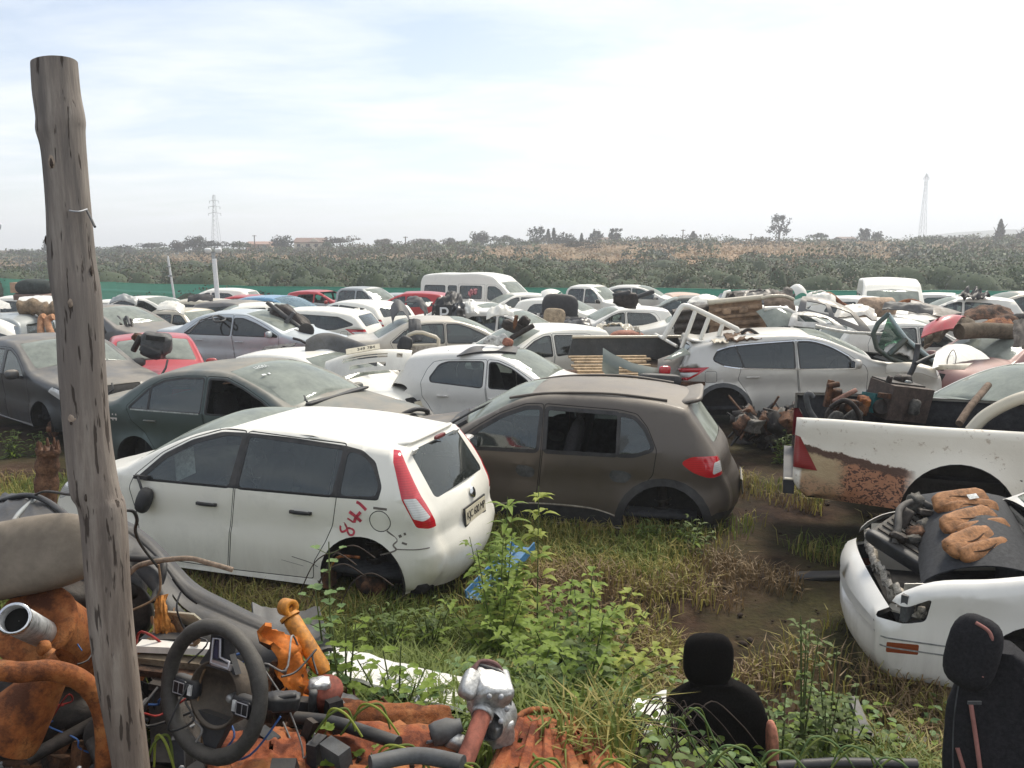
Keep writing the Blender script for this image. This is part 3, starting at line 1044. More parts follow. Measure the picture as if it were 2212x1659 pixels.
SUV = dict(W=1.84, zb=(1.05, -.03), tb=.17, cab=(1.0, .05, -.85, None), flare=.02, hub_z=.3, frame=.024,
    prof=[('front_bumper', [(2.02, .26), (2.14, .38), (2.18, .56)]), ('grille', [(2.16, .76), (2.10, .88)]),
          ('bonnet', [(1.98, .97), (1.55, 1.06), (1.2, 1.11)]), ('windscreen', [(1.02, 1.15, 1), (.62, 1.36), (.26, 1.51)]),
          ('roof', [(.05, 1.56), (-.45, 1.59), (-1.0, 1.57), (-1.5, 1.505)]), ('rear_window', [(-1.78, 1.45, 1), (-1.90, 1.30)]),
          ('tailgate', [(-2.02, 1.14), (-2.10, 1.0), (-2.13, .82)]), ('rear_bumper', [(-2.17, .70), (-2.17, .48), (-2.02, .28)])],
    arches=[(1.28, .36, .40), (-1.34, .37, .41)],
    windows=[win('pane_front', rnd([(.78, 1.03), (-.10, 1.05), (-.12, 1.46), (.10, 1.45), (.36, 1.36), (.60, 1.23)], .03), GLASS_K, 'front_door'),
             win('pane_rear', rnd([(-.20, 1.055), (-.98, 1.09), (-1.10, 1.425), (-.20, 1.465)], .03), GLASS_K, 'rear_door'),
             win('pane_quarter', rnd([(-1.01, 1.095), (-1.30, 1.14), (-1.48, 1.23), (-1.40, 1.36), (-1.12, 1.42)], .05), GLASS_K, 'rear_door')],
    bands=[(circ(1.28, .36, .47), GREYP), (circ(-1.34, .37, .48), GREYP), ([(-.9, .2), (-.9, .36), (.84, .36), (.84, .2)], GREYP)],
    doors=[('front_door', rnd([(.86, .34), (.92, .65), (.94, .96), (.90, 1.06), (.64, 1.25), (.40, 1.385), (.12, 1.495), (-.15, 1.505), (-.15, 1.04), (-.11, .65), (-.08, .33)], .03)),
           ('rear_door', rnd([(-.095, .33), (-.13, .65), (-.165, 1.04), (-.165, 1.505), (-1.14, 1.465), (-1.1, 1.30), (-1.05, 1.05), (-1.10, .90), (-.98, .72), (-.88, .52), (-.85, .34)], .03))],
    lamps=[('reverse_lamp', rnd([(-1.72, 1.03), (-2.12, 1.03), (-2.12, .94), (-1.88, .95)], .02), CLEAR_L),
           ('tail_light', rnd([(-1.55, 1.115), (-2.20, 1.09), (-2.20, .88), (-1.90, .90), (-1.72, 1.0)], .02), RED_L),
           ('body', rnd([(-1.44, 1.04), (-1.62, 1.04), (-1.62, .86), (-1.44, .86)], .04), None),
           ('gap', offset(rnd([(-1.44, 1.04), (-1.62, 1.04), (-1.62, .86), (-1.44, .86)], .04), .006), GAP),
           ('headlight', rnd([(1.55, .98), (2.02, .82), (2.18, .84), (2.06, .92), (1.62, 1.03)], .03), CLEAR_L)],
    strip=[('windscreen', 'windscreen', ws(), GLASS_D, .004), ('rear_window', 'rear_window', rw(.1, 1.0, .84, .84, .1), GLASS_S, .006),
           ('lower_grille', 'front_bumper', rnd([(.35, -.7), (.35, .7), (.95, .6), (.95, -.6)], .05), GAP, .01),
           ('grille', 'grille', rnd([(.1, -.5), (.1, .5), (.8, .45), (.8, -.45)], .05), GAP, .01)],
    handles=[(.05, .90, .22, 'front_door', None), (-.86, .93, .22, 'rear_door', None)], mirror=(.74, 1.08, None))

MINIBUS = dict(W=1.92, zb=(1.24, 0), tb=.12, cab=(2.0, 1.15, -.6, None), frame=.03,
    prof=[('front_bumper', [(2.56, .26), (2.68, .4), (2.71, .6)]), ('grille', [(2.66, .82), (2.58, .98)]),
          ('bonnet', [(2.48, 1.06), (2.24, 1.16)]), ('windscreen', [(2.0, 1.25, 1), (1.62, 1.62), (1.36, 1.86)]),
          ('roof', [(1.22, 1.98), (.98, 2.17), (.55, 2.28), (-1., 2.30), (-2.2, 2.27), (-2.58, 2.2)]),
          ('rear_window', [(-2.68, 2.05), (-2.72, 1.5)]), ('tailgate', [(-2.74, 1.2), (-2.75, .7)]), ('rear_bumper', [(-2.78, .55), (-2.70, .28)])],
    arches=[(1.75, .36, .40), (-1.55, .36, .40)],
    windows=[win('pane_front', rnd([(1.62, 1.26), (.82, 1.24), (.74, 1.30), (.74, 1.78), (1.06, 1.78), (1.30, 1.64)], .05), GLASS_S, 'front_door'),
             win('pane_middle', rnd([(.42, 1.28), (-.62, 1.28), (-.62, 1.79), (.42, 1.79)], .06), GLASS_K, 'rear_door'),
             win('pane_rear', rnd([(-.82, 1.28), (-1.22, 1.28), (-1.22, 1.79), (-.82, 1.79)], .05), GLASS_K, None),
             win('pane_last', rnd([(-1.40, 1.28), (-2.48, 1.28), (-2.44, 1.79), (-1.40, 1.79)], .06), GLASS_K, None)],
    bands=[],
    doors=[('front_door', rnd([(1.34, .36), (1.34, .7), (1.70, 1.0), (1.72, 1.28), (1.34, 1.70), (1.1, 1.86), (.66, 1.86), (.66, .36)], .04)),
           ('rear_door', rnd([(.58, .36), (.58, 1.88), (-.72, 1.88), (-.72, .36)], .04))],
    lamps=[('tail_light', rnd([(-2.62, 1.2), (-2.8, 1.2), (-2.8, .8), (-2.62, .8)], .02), RED_L),
           ('headlight', rnd([(2.22, 1.02), (2.56, .78), (2.72, .8), (2.56, .96), (2.3, 1.1)], .03), CLEAR_L)],
    strip=[('windscreen', 'windscreen', ws(.06, .97, .93), GLASS_D, .004), ('rear_window', 'rear_window', rw(.1, .95, .8, .8), GLASS_S, .006),
           ('grille', 'grille', rnd([(.1, -.5), (.1, .5), (.8, .45), (.8, -.45)], .05), GAP, .01)],
    handles=[(.82, 1.0, .2, 'front_door', TRIM)], mirror=(1.5, 1.36, TRIM), wheel_r=.33)

BAKKIE = dict(W=1.74, zb=(1.05, 0), tb=.16, cab=(1.05, .2, -.5, -.86), hub_z=.3,
    prof=[('front_bumper', [(2.30, .32), (2.42, .42), (2.44, .6)]), ('grille', [(2.42, .80), (2.36, .92)]),
          ('bonnet', [(2.26, 1.0), (1.7, 1.07), (1.3, 1.11)]), ('windscreen', [(1.16, 1.14, 1), (.80, 1.42), (.55, 1.58)]),
          ('roof', [(.42, 1.655), (.1, 1.69), (-.4, 1.69), (-.74, 1.655)]), ('rear_window', [(-.86, 1.58), (-.93, 1.2)]),
          ('boot', [(-.96, 1.02, 1), (-1.6, 1.02), (-2.30, 1.02)]), ('tailgate', [(-2.38, 1.0, 1), (-2.40, .7)]), ('rear_bumper', [(-2.42, .55), (-2.36, .4)])],
    arches=[(1.45, .38, .40), (-1.42, .38, .40)],
    windows=[win('pane_front', rnd([(.98, 1.08), (.16, 1.08), (.16, 1.57), (.44, 1.565), (.70, 1.40)], .04), GLASS_S, 'front_door'),
             win('pane_rear', rnd([(.04, 1.08), (-.78, 1.08), (-.74, 1.50), (-.62, 1.57), (.04, 1.575)], .04), GLASS_S, 'rear_door')],
    bands=[], doors=[], lamps=[('tail_light', rnd([(-2.28, .96), (-2.45, .96), (-2.45, .66), (-2.28, .66)], .02), RED_L),
           ('headlight', rnd([(2.1, .95), (2.45, .90), (2.45, .74), (2.1, .78)], .02), CLEAR_L)],
    strip=[('windscreen', 'windscreen', ws(), GLASS_D, .004), ('rear_window', 'rear_window', rw(.1, .9, .8, .8), GLASS_S, .006)],
    handles=[], mirror=(.92, 1.12, TRIM), wheel_r=.34)


def variant(sp, sx=1, sz=1, W=None, **kw):
    z = dict(sp)
    sp2 = lambda p: (p[0] * sx, p[1] * sz) + tuple(p[2:])
    z['prof'] = [(n, [sp2(p) for p in P], *o) for n, P, *o in sp['prof']]
    z['arches'] = [(a * sx, b, r) for a, b, r in sp['arches']]
    z['windows'] = [(n, [sp2(p) for p in P], m, d) for n, P, m, d in sp['windows']]
    z['bands'] = [([sp2(p) for p in P], m) for P, m in sp.get('bands', [])]
    z['doors'] = [(n, [sp2(p) for p in P]) for n, P in sp.get('doors', [])]
    z['lamps'] = [(n, [sp2(p) for p in P], m) for n, P, m in sp.get('lamps', [])]
    z['handles'] = [(x * sx, y * sz, l, d, m) for x, y, l, d, m in sp.get('handles', [])]
    z['zb'] = (sp['zb'][0] * sz, sp['zb'][1] * sz / sx)
    if sp.get('mirror'): z['mirror'] = (sp['mirror'][0] * sx, sp['mirror'][1] * sz, sp['mirror'][2])
    if sp.get('cab'): z['cab'] = tuple(None if q is None else q * sx for q in sp['cab'])
    if W: z['W'] = W
    z.update(kw)
    return z


def proj(p):
    x, y, z = p[0], p[1], p[2] - CAM_H
    ca, sa = math.cos(PITCH), math.sin(PITCH)
    d, u = y * ca - z * sa, y * sa + z * ca
    return ((512 + FPX * x / d) / S, (384 - FPX * u / d) / S)


def place(sp, xl, xr, yroof, yaw, hroof=None):
    """the pose whose outline spans photo columns xl..xr with the roof's far edge on row yroof"""
    pts = np.array([p[:2] for _, P, *_ in sp['prof'] for p in P])
    x0, x1, H, w = pts[:, 0].min(), pts[:, 0].max(), hroof or pts[:, 1].max(), sp['W'] / 2
    c, s = math.cos(yaw), math.sin(yaw)
    cor = [(x * c - y * s, x * s + y * c) for x in (x0 + .1, x1 - .1) for y in (-w + .05, w - .05)]

    def ext(X, Y):
        q = [proj((X + a, Y + b, .5))[0] for a, b in cor]
        return min(q), max(q)
    lo, hi = 3., 90.
    for _ in range(60):
        Y = (lo + hi) / 2
        X = 0
        for _ in range(12):
            a, b = ext(X, Y)
            X += ((xl + xr) / 2 - (a + b) / 2) * S / FPX * Y
        a, b = ext(X, Y)
        if b - a > xr - xl: lo = Y
        else: hi = Y
    far = max((w - .25) * c, -(w - .25) * c)
    z = at(0, yroof, Y + far).z - (H - .02)
    return Vector((X, Y, z))
# ------------------------------------------------------------------ paints
WHITE = paint('white_paint', (.82, .79, .70), dust=.18, grime=.28)
WHITE2 = paint('cool_white_paint', (.80, .775, .715), dust=.2, grime=.35)
CREAM = paint('cream_paint', (.56, .50, .38), dust=.4)
BROWN = paint('brown_metallic', (.105, .088, .074), .5, dust=.75, rough=.38)
GREEN = paint('dark_green_metallic', (.072, .098, .094), .35, dust=1.0)
SILV = paint('silver_metallic', (.60, .58, .53), .3, dust=.3)
ICE = paint('ice_silver_metallic', (.52, .57, .59), .3, dust=.3)
CHAMP = paint('champagne_metallic', (.58, .53, .44), .25, dust=.4)
DGREY = paint('dark_grey_metallic', (.062, .070, .078), .4, dust=.8)
MGREY = paint('mid_grey_metallic', (.14, .14, .14), .4, dust=.8)
RED = paint('red_paint', (.42, .012, .016), dust=.08)
BLUE = paint('sky_blue_paint', (.13, .30, .46), .2, dust=.15, rough=.25)
PEACH = paint('peach_paint', (.60, .36, .22), dust=.4)
MAROON = paint('faded_maroon', (.28, .12, .11), .2, dust=.5)
PALEG = paint('pale_grey_paint', (.33, .36, .36), .2, dust=.4)
PICKW = paint('pickup_white_paint', (.62, .57, .47), dust=.35)


def rusty_white():
    t = NT('rusted_white_paint')
    tc = t.n('ShaderNodeTexCoord').outputs['Object']
    s = t.n('ShaderNodeSeparateXYZ', Vector=tc)
    x, z = s.outputs['X'], s.outputs['Z']
    n = t.noise(4, 6, .7, tc)
    wob = t.mul(t.math('SUBTRACT', n, .5), .16)
    # eaten-through flank behind the wheel, with a brown band on its upper edge
    zt = t.math('ADD', z, t.math('ADD', wob, t.mul(t.math('ADD', x, 2.2), .20)))
    below = t.ramp(zt, [(.895, 1), (.905, 0)])
    band = t.math('MULTIPLY', t.ramp(zt, [(.825, 0), (.845, 1)]), below)
    rear = t.ramp(t.math('ADD', t.math('ADD', x, 2.8), t.mul(wob, .6)), [(0, 0), (.44, 0), (.46, 1), (1, 1)])
    front = t.ramp(t.math('ADD', x, 2.0), [(.50, 1), (.60, 0)])
    n3 = t.noise(30, 4, .7, tc)
    wv = t.n('ShaderNodeTexNoise', Vector=t.n('ShaderNodeMapping', Vector=tc, Scale=(24, 24, 30)).outputs[0], Scale=1.0, Detail=2.5, Roughness=.55, Distortion=1.2).outputs['Fac']
    blob = t.ramp(t.math('ADD', wv, t.mul(t.math('SUBTRACT', n3, .5), .25)), [(.44, 0), (.50, 1)])
    base = t.mix(t.mul(t.noise(9, 5, .6, tc), .5), (.76, .72, .63), (.64, .58, .48))
    spot = t.mul(t.ramp(t.noise(11, 6, .75, tc), [(.60, 0), (.68, 1)]), .7)
    base = t.mix(spot, base, (.26, .17, .10))
    flak = t.mix(blob, (.070, .028, .018), t.mix(t.noise(14, 4, .6, tc), (.30, .12, .06), (.44, .22, .12)))
    keepw = t.ramp(t.math('ADD', t.math('ADD', x, 2.5), t.mul(wob, 2.0)), [(.42, 1), (.56, 0)])
    low = t.ramp(zt, [(.56, 1), (.64, 0)])
    flak = t.mix(t.math('MULTIPLY', keepw, t.math('SUBTRACT', 1.0, t.mul(low, .55))), flak, t.mix(t.noise(7, 5, .6, tc), (.50, .40, .24), (.36, .24, .13)))
    m = t.math('MULTIPLY', t.math('MULTIPLY', below, rear), front)
    c = t.mix(m, base, flak)
    c = t.mix(t.math('MULTIPLY', t.mul(band, rear), front), c, (.085, .042, .026))
    MATS['rusted_white_paint'] = t.done(t.bsdf(c, .62, 0, bump=t.math('ADD', n3, t.mul(m, blob)), bs=.4, bd=.006))
    return MATS['rusted_white_paint']


RUSTW = rusty_white()


def near_pose(sp, v): return dict(loc=v[:3], yaw=v[3], tilt=(v[5], v[4]))


# ---- the white hatchback in front
PINKPAINT = plain('red_marker_paint', (.52, .055, .085), .6, var=.45, scale=30)
SCRATCH = plain('scratch_grey', (.16, .14, .12), .8)


def figo_extra(c):
    r, o = c['root'], c['objs']
    gm = MB()
    zz = lambda px, py: (-1.25 - (px - 750) / 1065 * .25, .812 + (850 - py) / 1240 * .29)
    for st in ([(400, 1060), (300, 1130), (260, 1260), (310, 1370), (430, 1340), (510, 1250), (450, 1120), (400, 1060)],
               [(510, 1290), (560, 1230), (680, 1235), (770, 1310), (740, 1420), (640, 1450), (560, 1390), (520, 1290)]):
        gm.add(*side_stroke(c, [zz(*p) for p in st], .0085, PINKPAINT), PINKPAINT)
    for st, w_ in (([(550, 880), (660, 950), (770, 1030)], .008), ([(770, 1030), (850, 850), (1040, 620)], .012), ([(640, 640), (820, 760), (1030, 960)], .014)):
        gm.add(*side_stroke(c, [zz(*p) for p in st], w_, PINKPAINT), PINKPAINT)
    gm.add(*side_stroke(c, [zz(*p) for p in ((880, 300), (1000, 350), (1230, 540))], .012, PINKPAINT), PINKPAINT)
    gm.build('painted_number', r)
    for st, w_ in (([(-1.52, .725), (-1.60, .66), (-1.575, .62), (-1.60, .585), (-1.53, .555), (-1.47, .535)], .006), ([(-1.60, .59), (-1.70, .59), (-1.84, .60)], .004),
                   ([(-.70, .44), (-.86, .41), (-.94, .385)], .003), ([(-.6, .40), (-.8, .37)], .0015), ([(-1.62, .70), (-1.63, .68)], .012), ([(-1.66, .72), (-1.665, .70)], .009),
                   ([(-1.64, .64), (-1.68, .63)], .008), ([(-1.42, .905), (-1.53, .90)], .009)):
        sc = MB()
        sc.add(*side_stroke(c, st, w_, SCRATCH), SCRATCH)
        sc.build('scratch', r)
    sp_ = MB()
    sp_.rbox((-1.50, 0, 1.335), (.17, .96, .035), WHITE, (0, R(12), 0), 5, 20, 6)
    sp_.build('spoiler', r)
    bl = MB()
    bl.rbox((-1.63, 0, 1.325), (.03, .22, .035), plain('dull_red', (.16, .03, .03), .5), None, 4)
    bl.build('brake_lamp', r)
    lb = MB()
    for yy in (.49, -.40): lb.box((-1.617, yy, 1.29), (.012, .10, .05), plain('paper_white', (.7, .7, .66), .7), (0, R(-30), 0))
    lb.build('paper_label', r)
    em = MB()
    em.lathe([(.001, .012), (.045, .010), (.05, 0)], CHROME, (-1.925, 0, .865), (-1, 0, .25), 20)
    em.build('badge', r)
    mr = MB()   # the mirror hangs down by its cable
    mr.rbox((.66, .90, .79), (.13, .10, .22), TRIM, (R(10), R(-18), 0), 2.8)
    mr.tube(curve([(.72, .80, .97), (.74, .86, .97), (.70, .89, .92), (.67, .90, .86)]), .012, TRIM)
    mr.box((.72, .83, .97), (.14, .07, .03), TRIM)
    mr.build('mirror', r)
    pp = MB()
    pp.box((.52, .55, 1.03), (.22, .004, .24), plain('paper_white', (.7, .7, .66), .7), (R(25), R(25), 0))
    pp.build('paper_sheet', r)
    vs = MB()
    vs.rbox((.12, .30, 1.33), (.16, .44, .03), plain('visor_pink', (.35, .22, .16), .9), (0, R(-15), 0), 4)
    vs.build('sun_visor', r)
    lo = MB()   # torn mud guard hanging in the arch
    lo.tube(curve([(-.98, .80, .27), (-1.10, .82, .47), (-1.30, .83, .50)]), [.012] * 17, RUST)
    lo.box((-.97, .76, .27), (.10, .12, .13), RUST_D)
    lo.build('bent_bracket', r)


FIGO2 = dict(FIGO)
FIGO2['windows'] = [win('pane_front', rnd([(.72, .962), (-.13, .968), (-.15, 1.345), (.02, 1.34), (.28, 1.265), (.52, 1.14)], .03), glass('clear_side_glass', .08, (.62, .68, .66)), 'front_door'),
                    win('pane_rear', rnd([(-.22, .968), (-1.07, .978), (-1.09, 1.305), (-.22, 1.348)], .03), GLASS_S, 'rear_door'),
                    win('pane_quarter', rnd([(-1.135, .98), (-1.43, .99), (-1.445, 1.06), (-1.36, 1.21), (-1.25, 1.28), (-1.135, 1.30)], .045), GLASS_S, None)]
FIGO2['bands'] = [(rnd([(.80, .945), (-1.46, .962), (-1.475, 1.06), (-1.385, 1.235), (-1.26, 1.31), (-1.1, 1.335), (-.6, 1.365), (-.15, 1.372), (.06, 1.365), (.32, 1.29), (.56, 1.165)], .03), TRIM)]
FIGO2['doors'] = [('front_door', rnd([(.74, .27), (.80, .60), (.86, .88), (.80, .985), (.58, 1.175), (.34, 1.30), (.06, 1.382), (-.18, 1.385), (-.18, .96), (-.12, .6), (-.07, .25)], .03)),
                  ('rear_door', rnd([(-.085, .25), (-.135, .6), (-.195, .96), (-.195, 1.385), (-1.11, 1.348), (-1.11, .95), (-1.07, .74), (-1.0, .58), (-.90, .42), (-.88, .27)], .03))]
FIGO2['arches'] = [(1.10, .30, .335), (-1.31, .31, .355)]
car(FIGO2, 'hatchback', 'dirty white hatchback with 841 painted in red beside its fuel flap', WHITE, cat='car', plates=[('KJC 600 MP', 'tailgate', .62, .46, .125)],
    wheels={'BL': 'hub', 'BR': 'hub'}, drop=('mirror_L',), extra=figo_extra, **near_pose(FIGO, [-2.171, 7.425, -.169, 2.83, -.004, .014]))


# ---- the brown crossover beside it
def kwid_extra(c):
    r = c['root']
    s = MB()
    s.rbox((-1.43, 0, 1.435), (.22, .98, .05), BROWN, (0, R(14), 0), 5, 20, 6)
    s.build('spoiler', r)
    ln = MB()
    pale = plain('pale_rubbing_line', (.42, .38, .32), .6)
    ln.add(*side_stroke(c, [(.50, .405), (.2, .455), (-.2, .47), (-.55, .455), (-.78, .40)], .006, pale, lift=.006), pale)
    ln.add(*side_stroke(c, [(.4, .283), (-.2, .283), (-.84, .283)], .006, pale, lift=.006), pale)
    ln.build('side_strip', r)
    rr = MB()
    for sg in (-1, 1):
        rr.tube(curve([(.28, .55 * sg, 1.425), (-.1, .575 * sg, 1.488), (-.7, .58 * sg, 1.505), (-1.22, .54 * sg, 1.455)]), .014, BROWN, 6)
    rr.build('roof_rail', r)
    wi = MB()
    wi.rbox((.93, .10, 1.09), (.22, 1.25, .07), BLACKP, (0, R(20), R(5)), 4)
    wi.box((.80, .35, 1.16), (.10, .60, .05), BLACKP, (0, R(28), R(14)))
    wi.tube([(.95, .55, 1.10), (.70, .50, 1.25), (.42, .10, 1.37)], .012, BLACKP)
    wi.build('wiper_cowl', r)
    bm = MB()
    bm.tube(curve([(-1.60, .72, .62), (-1.74, .60, .56), (-1.86, .3, .55), (-1.88, 0, .55), (-1.86, -.3, .55)]), .018, plain('pale_bumper_lip', (.30, .29, .27), .5), 6)
    bm.build('bumper_lip', r)


KW = dict(KWID, hub_z=.11)
KW['arches'] = [(1.14, .32, .345), (-1.22, .33, .375)]
KW['bands'] = KWID['bands'][:1] + [(circ(-1.22, .33, .445), TRIM), (circ(1.14, .32, .415), TRIM)] + KWID['bands'][3:4] + [
    (rnd([(-.03, .79), (.05, .83), (.15, .83), (.17, .77), (.13, .715), (.0, .71)], .04), GREYP), (rnd([(-.94, .79), (-.86, .83), (-.74, .83), (-.72, .77), (-.76, .715), (-.88, .71)], .04), GREYP)]
car(KW, 'hatchback', 'brown grey hatchback with bright red tail light and no wheels', BROWN, plates=[('', 'rear_bumper', .25, .44, .12)],
    wheels={'BL': 'hub', 'BR': 'hub'}, drop=('pane_rear_L',), extra=kwid_extra, mats={'mirror': paint('mirror_silver', (.55, .54, .52), .3, dust=.2)},
    **near_pose(KWID, [.42, 9.20, -.36, 2.90, .003, -.006]))['root'].scale = (1.085, 1.085, 1.085)


# ---- the dusty dark green sedan
def sedan_extra(c):
    r = c['root']
    M = Matrix.Translation((.37, -.36, 1.495)) @ Matrix.Rotation(R(90), 4, 'Z') @ Matrix.Rotation(R(21), 4, 'X')
    text_mesh('LEGEA', .085, plain('sticker_white', (.6, .62, .6), .6), 'windscreen_lettering', r, M, 1.05)
    m = MB()
    for y_, w_ in ((-.50, .07), (-.40, .03)): m.box((.52, y_, 1.418), (.03, w_, .004), plain('sticker_white', (.6, .62, .6), .6), (0, R(27), 0))
    m.build('torn_sticker', r)
    wp = MB()
    wp.tube([(1.02, -.42, 1.155), (.62, -.18, 1.37)], .010, BLACKP)
    wp.tube([(1.12, -.5, 1.10), (1.02, -.42, 1.155)], .014, BLACKP)
    wp.build('wiper', r)
    cw = MB()
    cw.rbox((1.17, .10, 1.085), (.10, 1.36, .04), BLACKP, None, 5)
    cw.build('wiper_cowl', r)
    fr = MB()
    fr.grid(lambda u, v: (2.05 + .22 * math.sin(v * 2.2) + .05 * math.sin(u * 9), .15 + .55 * u, .80 - .42 * v + .06 * math.sin(u * 7 + v * 5)), 12, 10, GREEN, .012, BLACKP)
    fr.tube(curve([(2.0, .1, .84), (2.15, .3, .90), (2.2, .5, .84), (2.1, .6, .74)]), .03, BLACKP)
    fr.build('torn_bumper', r)
    vs = MB()
    vs.rbox((.12, -.30, 1.33), (.5, .60, .03), plain('visor_pink', (.35, .22, .16), .9), (0, R(-8), 0), 4)
    vs.build('loose_headlining', r)
    st = MB()
    pale = plain('pale_belt_strip', (.36, .38, .36), .5, .3)
    st.add(*side_stroke(c, [(-.20, .972), (-.7, .984), (-1.30, 1.0)], .009, pale, -1, .006), pale)
    st.build('side_strip', r)
    gr = MB()
    mk = plain('marker_white', (.55, .5, .46), .7)
    for q in ([(-1.62, .93), (-1.62, .84)], [(-1.56, .93), (-1.56, .84)], [(-1.66, .87), (-1.54, .87)], [(-1.70, .85), (-1.68, .82)]): gr.add(*side_stroke(c, q, .010, mk, -1), mk)
    gr.add(*side_stroke(c, [(-1.95, .90), (-1.82, .86), (-1.72, .84)], .035, plain('faded_red_smear', (.20, .07, .06), .8), -1), MATS['faded_red_smear'])
    gr.build('painted_mark', r)


SED = dict(SEDAN)
car(SED, 'sedan', 'dusty dark green sedan with a wiper resting on its windscreen', GREEN, cat='car', plates=[], drop=('pane_front_R',),
    extra=sedan_extra, mats={'handle': TRIM}, **near_pose(SEDAN, [-3.26, 10.783, -.207, -.386, -.035, .012]))


# ---- the silver crossover
def suv_extra(c):
    r = c['root']
    s = MB()
    s.rbox((-1.72, 0, 1.515), (.34, 1.22, .06), SILV, (0, R(12), 0), 5, 20, 6)
    s.build('spoiler', r)
    for sg in (1, -1):
        tr = MB()
        tr.add(*side_stroke(c, [(.80, 1.02), (-.1, 1.035), (-.98, 1.075), (-1.32, 1.125)], .009, CHROME, sg, .006), CHROME)
        tr.add(*side_stroke(c, [(.66, 1.22), (.38, 1.385), (.1, 1.478), (-.2, 1.49), (-1.1, 1.448), (-1.42, 1.375)], .009, CHROME, sg, .006), CHROME)
        tr.build('window_trim', r)
    sk = MB()
    sk.grid(lambda u, v: (-.95 + 1.75 * u, -.90 + .03 * v, .30 - .10 * v - .22 * u * u + .02 * math.sin(u * 20)), 16, 3, SILV, .01, BLACKP)
    sk.build('hanging_sill', r)
    dm = MB()
    dm.rbox((-2.0, .0, 1.22), (.20, 1.28, .46), BLACKP, (0, R(-28), 0), 5)
    dm.build('rear_gap', r) if 0 else None


car(SUV, 'suv', 'silver crossover with dented door beside the rusty pickup', SILV, cat='car', wheels='none', extra=suv_extra,
    drop=('handle_front_door_R',), plates=[], open_segs=('bonnet',), **near_pose(SUV, [4.93, 14.382, -.194, -.111, -.046, 0]))

# ---- the small white hatchback between them
MICRO = variant(KWID, 1.0, 1.0, 1.60, bands=[], frame=.018, flare=0, handles=[(.05, .83, .18, 'front_door', None), (-.78, .84, .18, 'rear_door', None)],
    strip=KWID['strip'][:4])
MICRO['windows'] = [win('pane_front', rnd([(.70, .985), (-.03, .995), (-.05, 1.36), (.08, 1.355), (.30, 1.275), (.52, 1.14)], .04), GLASS_K, 'front_door'),
                    win('pane_rear', rnd([(-.15, .995), (-.98, 1.05), (-1.00, 1.10), (-.86, 1.30), (-.72, 1.345), (-.15, 1.365)], .05), GLASS_S, 'rear_door')]
car(MICRO, 'hatchback', 'small silvery white hatchback with black plastic tray on its roof', WHITE2, drop=('pane_front_R', 'tail_light_R'),
    **near_pose(MICRO, [-.08, 13.2, -.30, -.30, 0, 0]))


# ---- rusty pickup at the right edge
def pick_extra(c):
    r = c['root']
    b = MB()
    b.box((-1.2, 0, .66), (2.4, 1.5, .03), UNDER)
    b.box((.0, 0, .9), (.03, 1.56, .5), PICKW)
    b.build('load_bed', r)
    bp = MB()
    bp.box((-2.45, 0, .50), (.10, 1.5, .13), BLACKP)
    bp.box((-2.45, -.72, .57), (.08, .05, .012), CREAM)
    bp.build('bumper', r)
    ho = MB()
    hol = plain('hole_dark', (.02, .015, .012), .9)
    for q in range(6):
        an = R(122 - q * 17)
        ho.add(*side_stroke(c, [(-1.07 + .59 * math.cos(an), .40 + .56 * math.sin(an)), (-1.05 + .59 * math.cos(an), .40 + .56 * math.sin(an))], .014, hol, -1), hol)
    ho.build('bolt_hole', r)
    rb = MB()
    rb.tube(curve([(-.95, -.62, 1.10), (-.82, -.60, 1.26), (-.55, -.58, 1.42), (-.15, -.5, 1.50)]), .055, CREAM, 12)
    rb.build('roll_bar', r)


PK = variant(BAKKIE, 1, 1, 1.76, flare=.03, zb=(1.2, 0))
PK['prof'] = [(n, [(q[0] + 1.0, q[1] + .08) + tuple(q[2:]) for q in P], *o) for n, P, *o in BAKKIE['prof'][:6]] + [
    ('boot', [(.03, 1.16, 1), (-1.2, 1.16), (-2.30, 1.165)], (.05, .0)), ('tailgate', [(-2.41, 1.16, 1), (-2.42, .7)], (.06, .02)), ('rear_bumper', [(-2.41, .55), (-2.30, .42)], (.06, .02))]
PK['arches'] = [(2.3, .38, .40), (-1.06, .40, .46)]
PK['windows'] = [win('pane_front', rnd([(1.98, 1.2), (1.16, 1.2), (1.16, 1.66), (1.44, 1.655), (1.70, 1.50)], .04), GLASS_S, None)]
PK['bands'] = []
PK['lamps'] = [('tail_light', [(-2.46, 1.0), (-2.37, .99), (-2.21, .69), (-2.46, .69)], lens('old_red_lens', (.26, .012, .018), .35))]
PK['mirror'] = None
car(PK, 'pickup', 'white pickup with heavily rusted flank and engine parts in its bed', RUSTW, cat='pickup', open_segs=('boot', 'tailgate'),
    extra=pick_extra, interior=False, near=True, mats={'rear_bumper': BLACKP}, **near_pose(PK, [5.145, 7.567, .02, R(-18), 0, 0]))


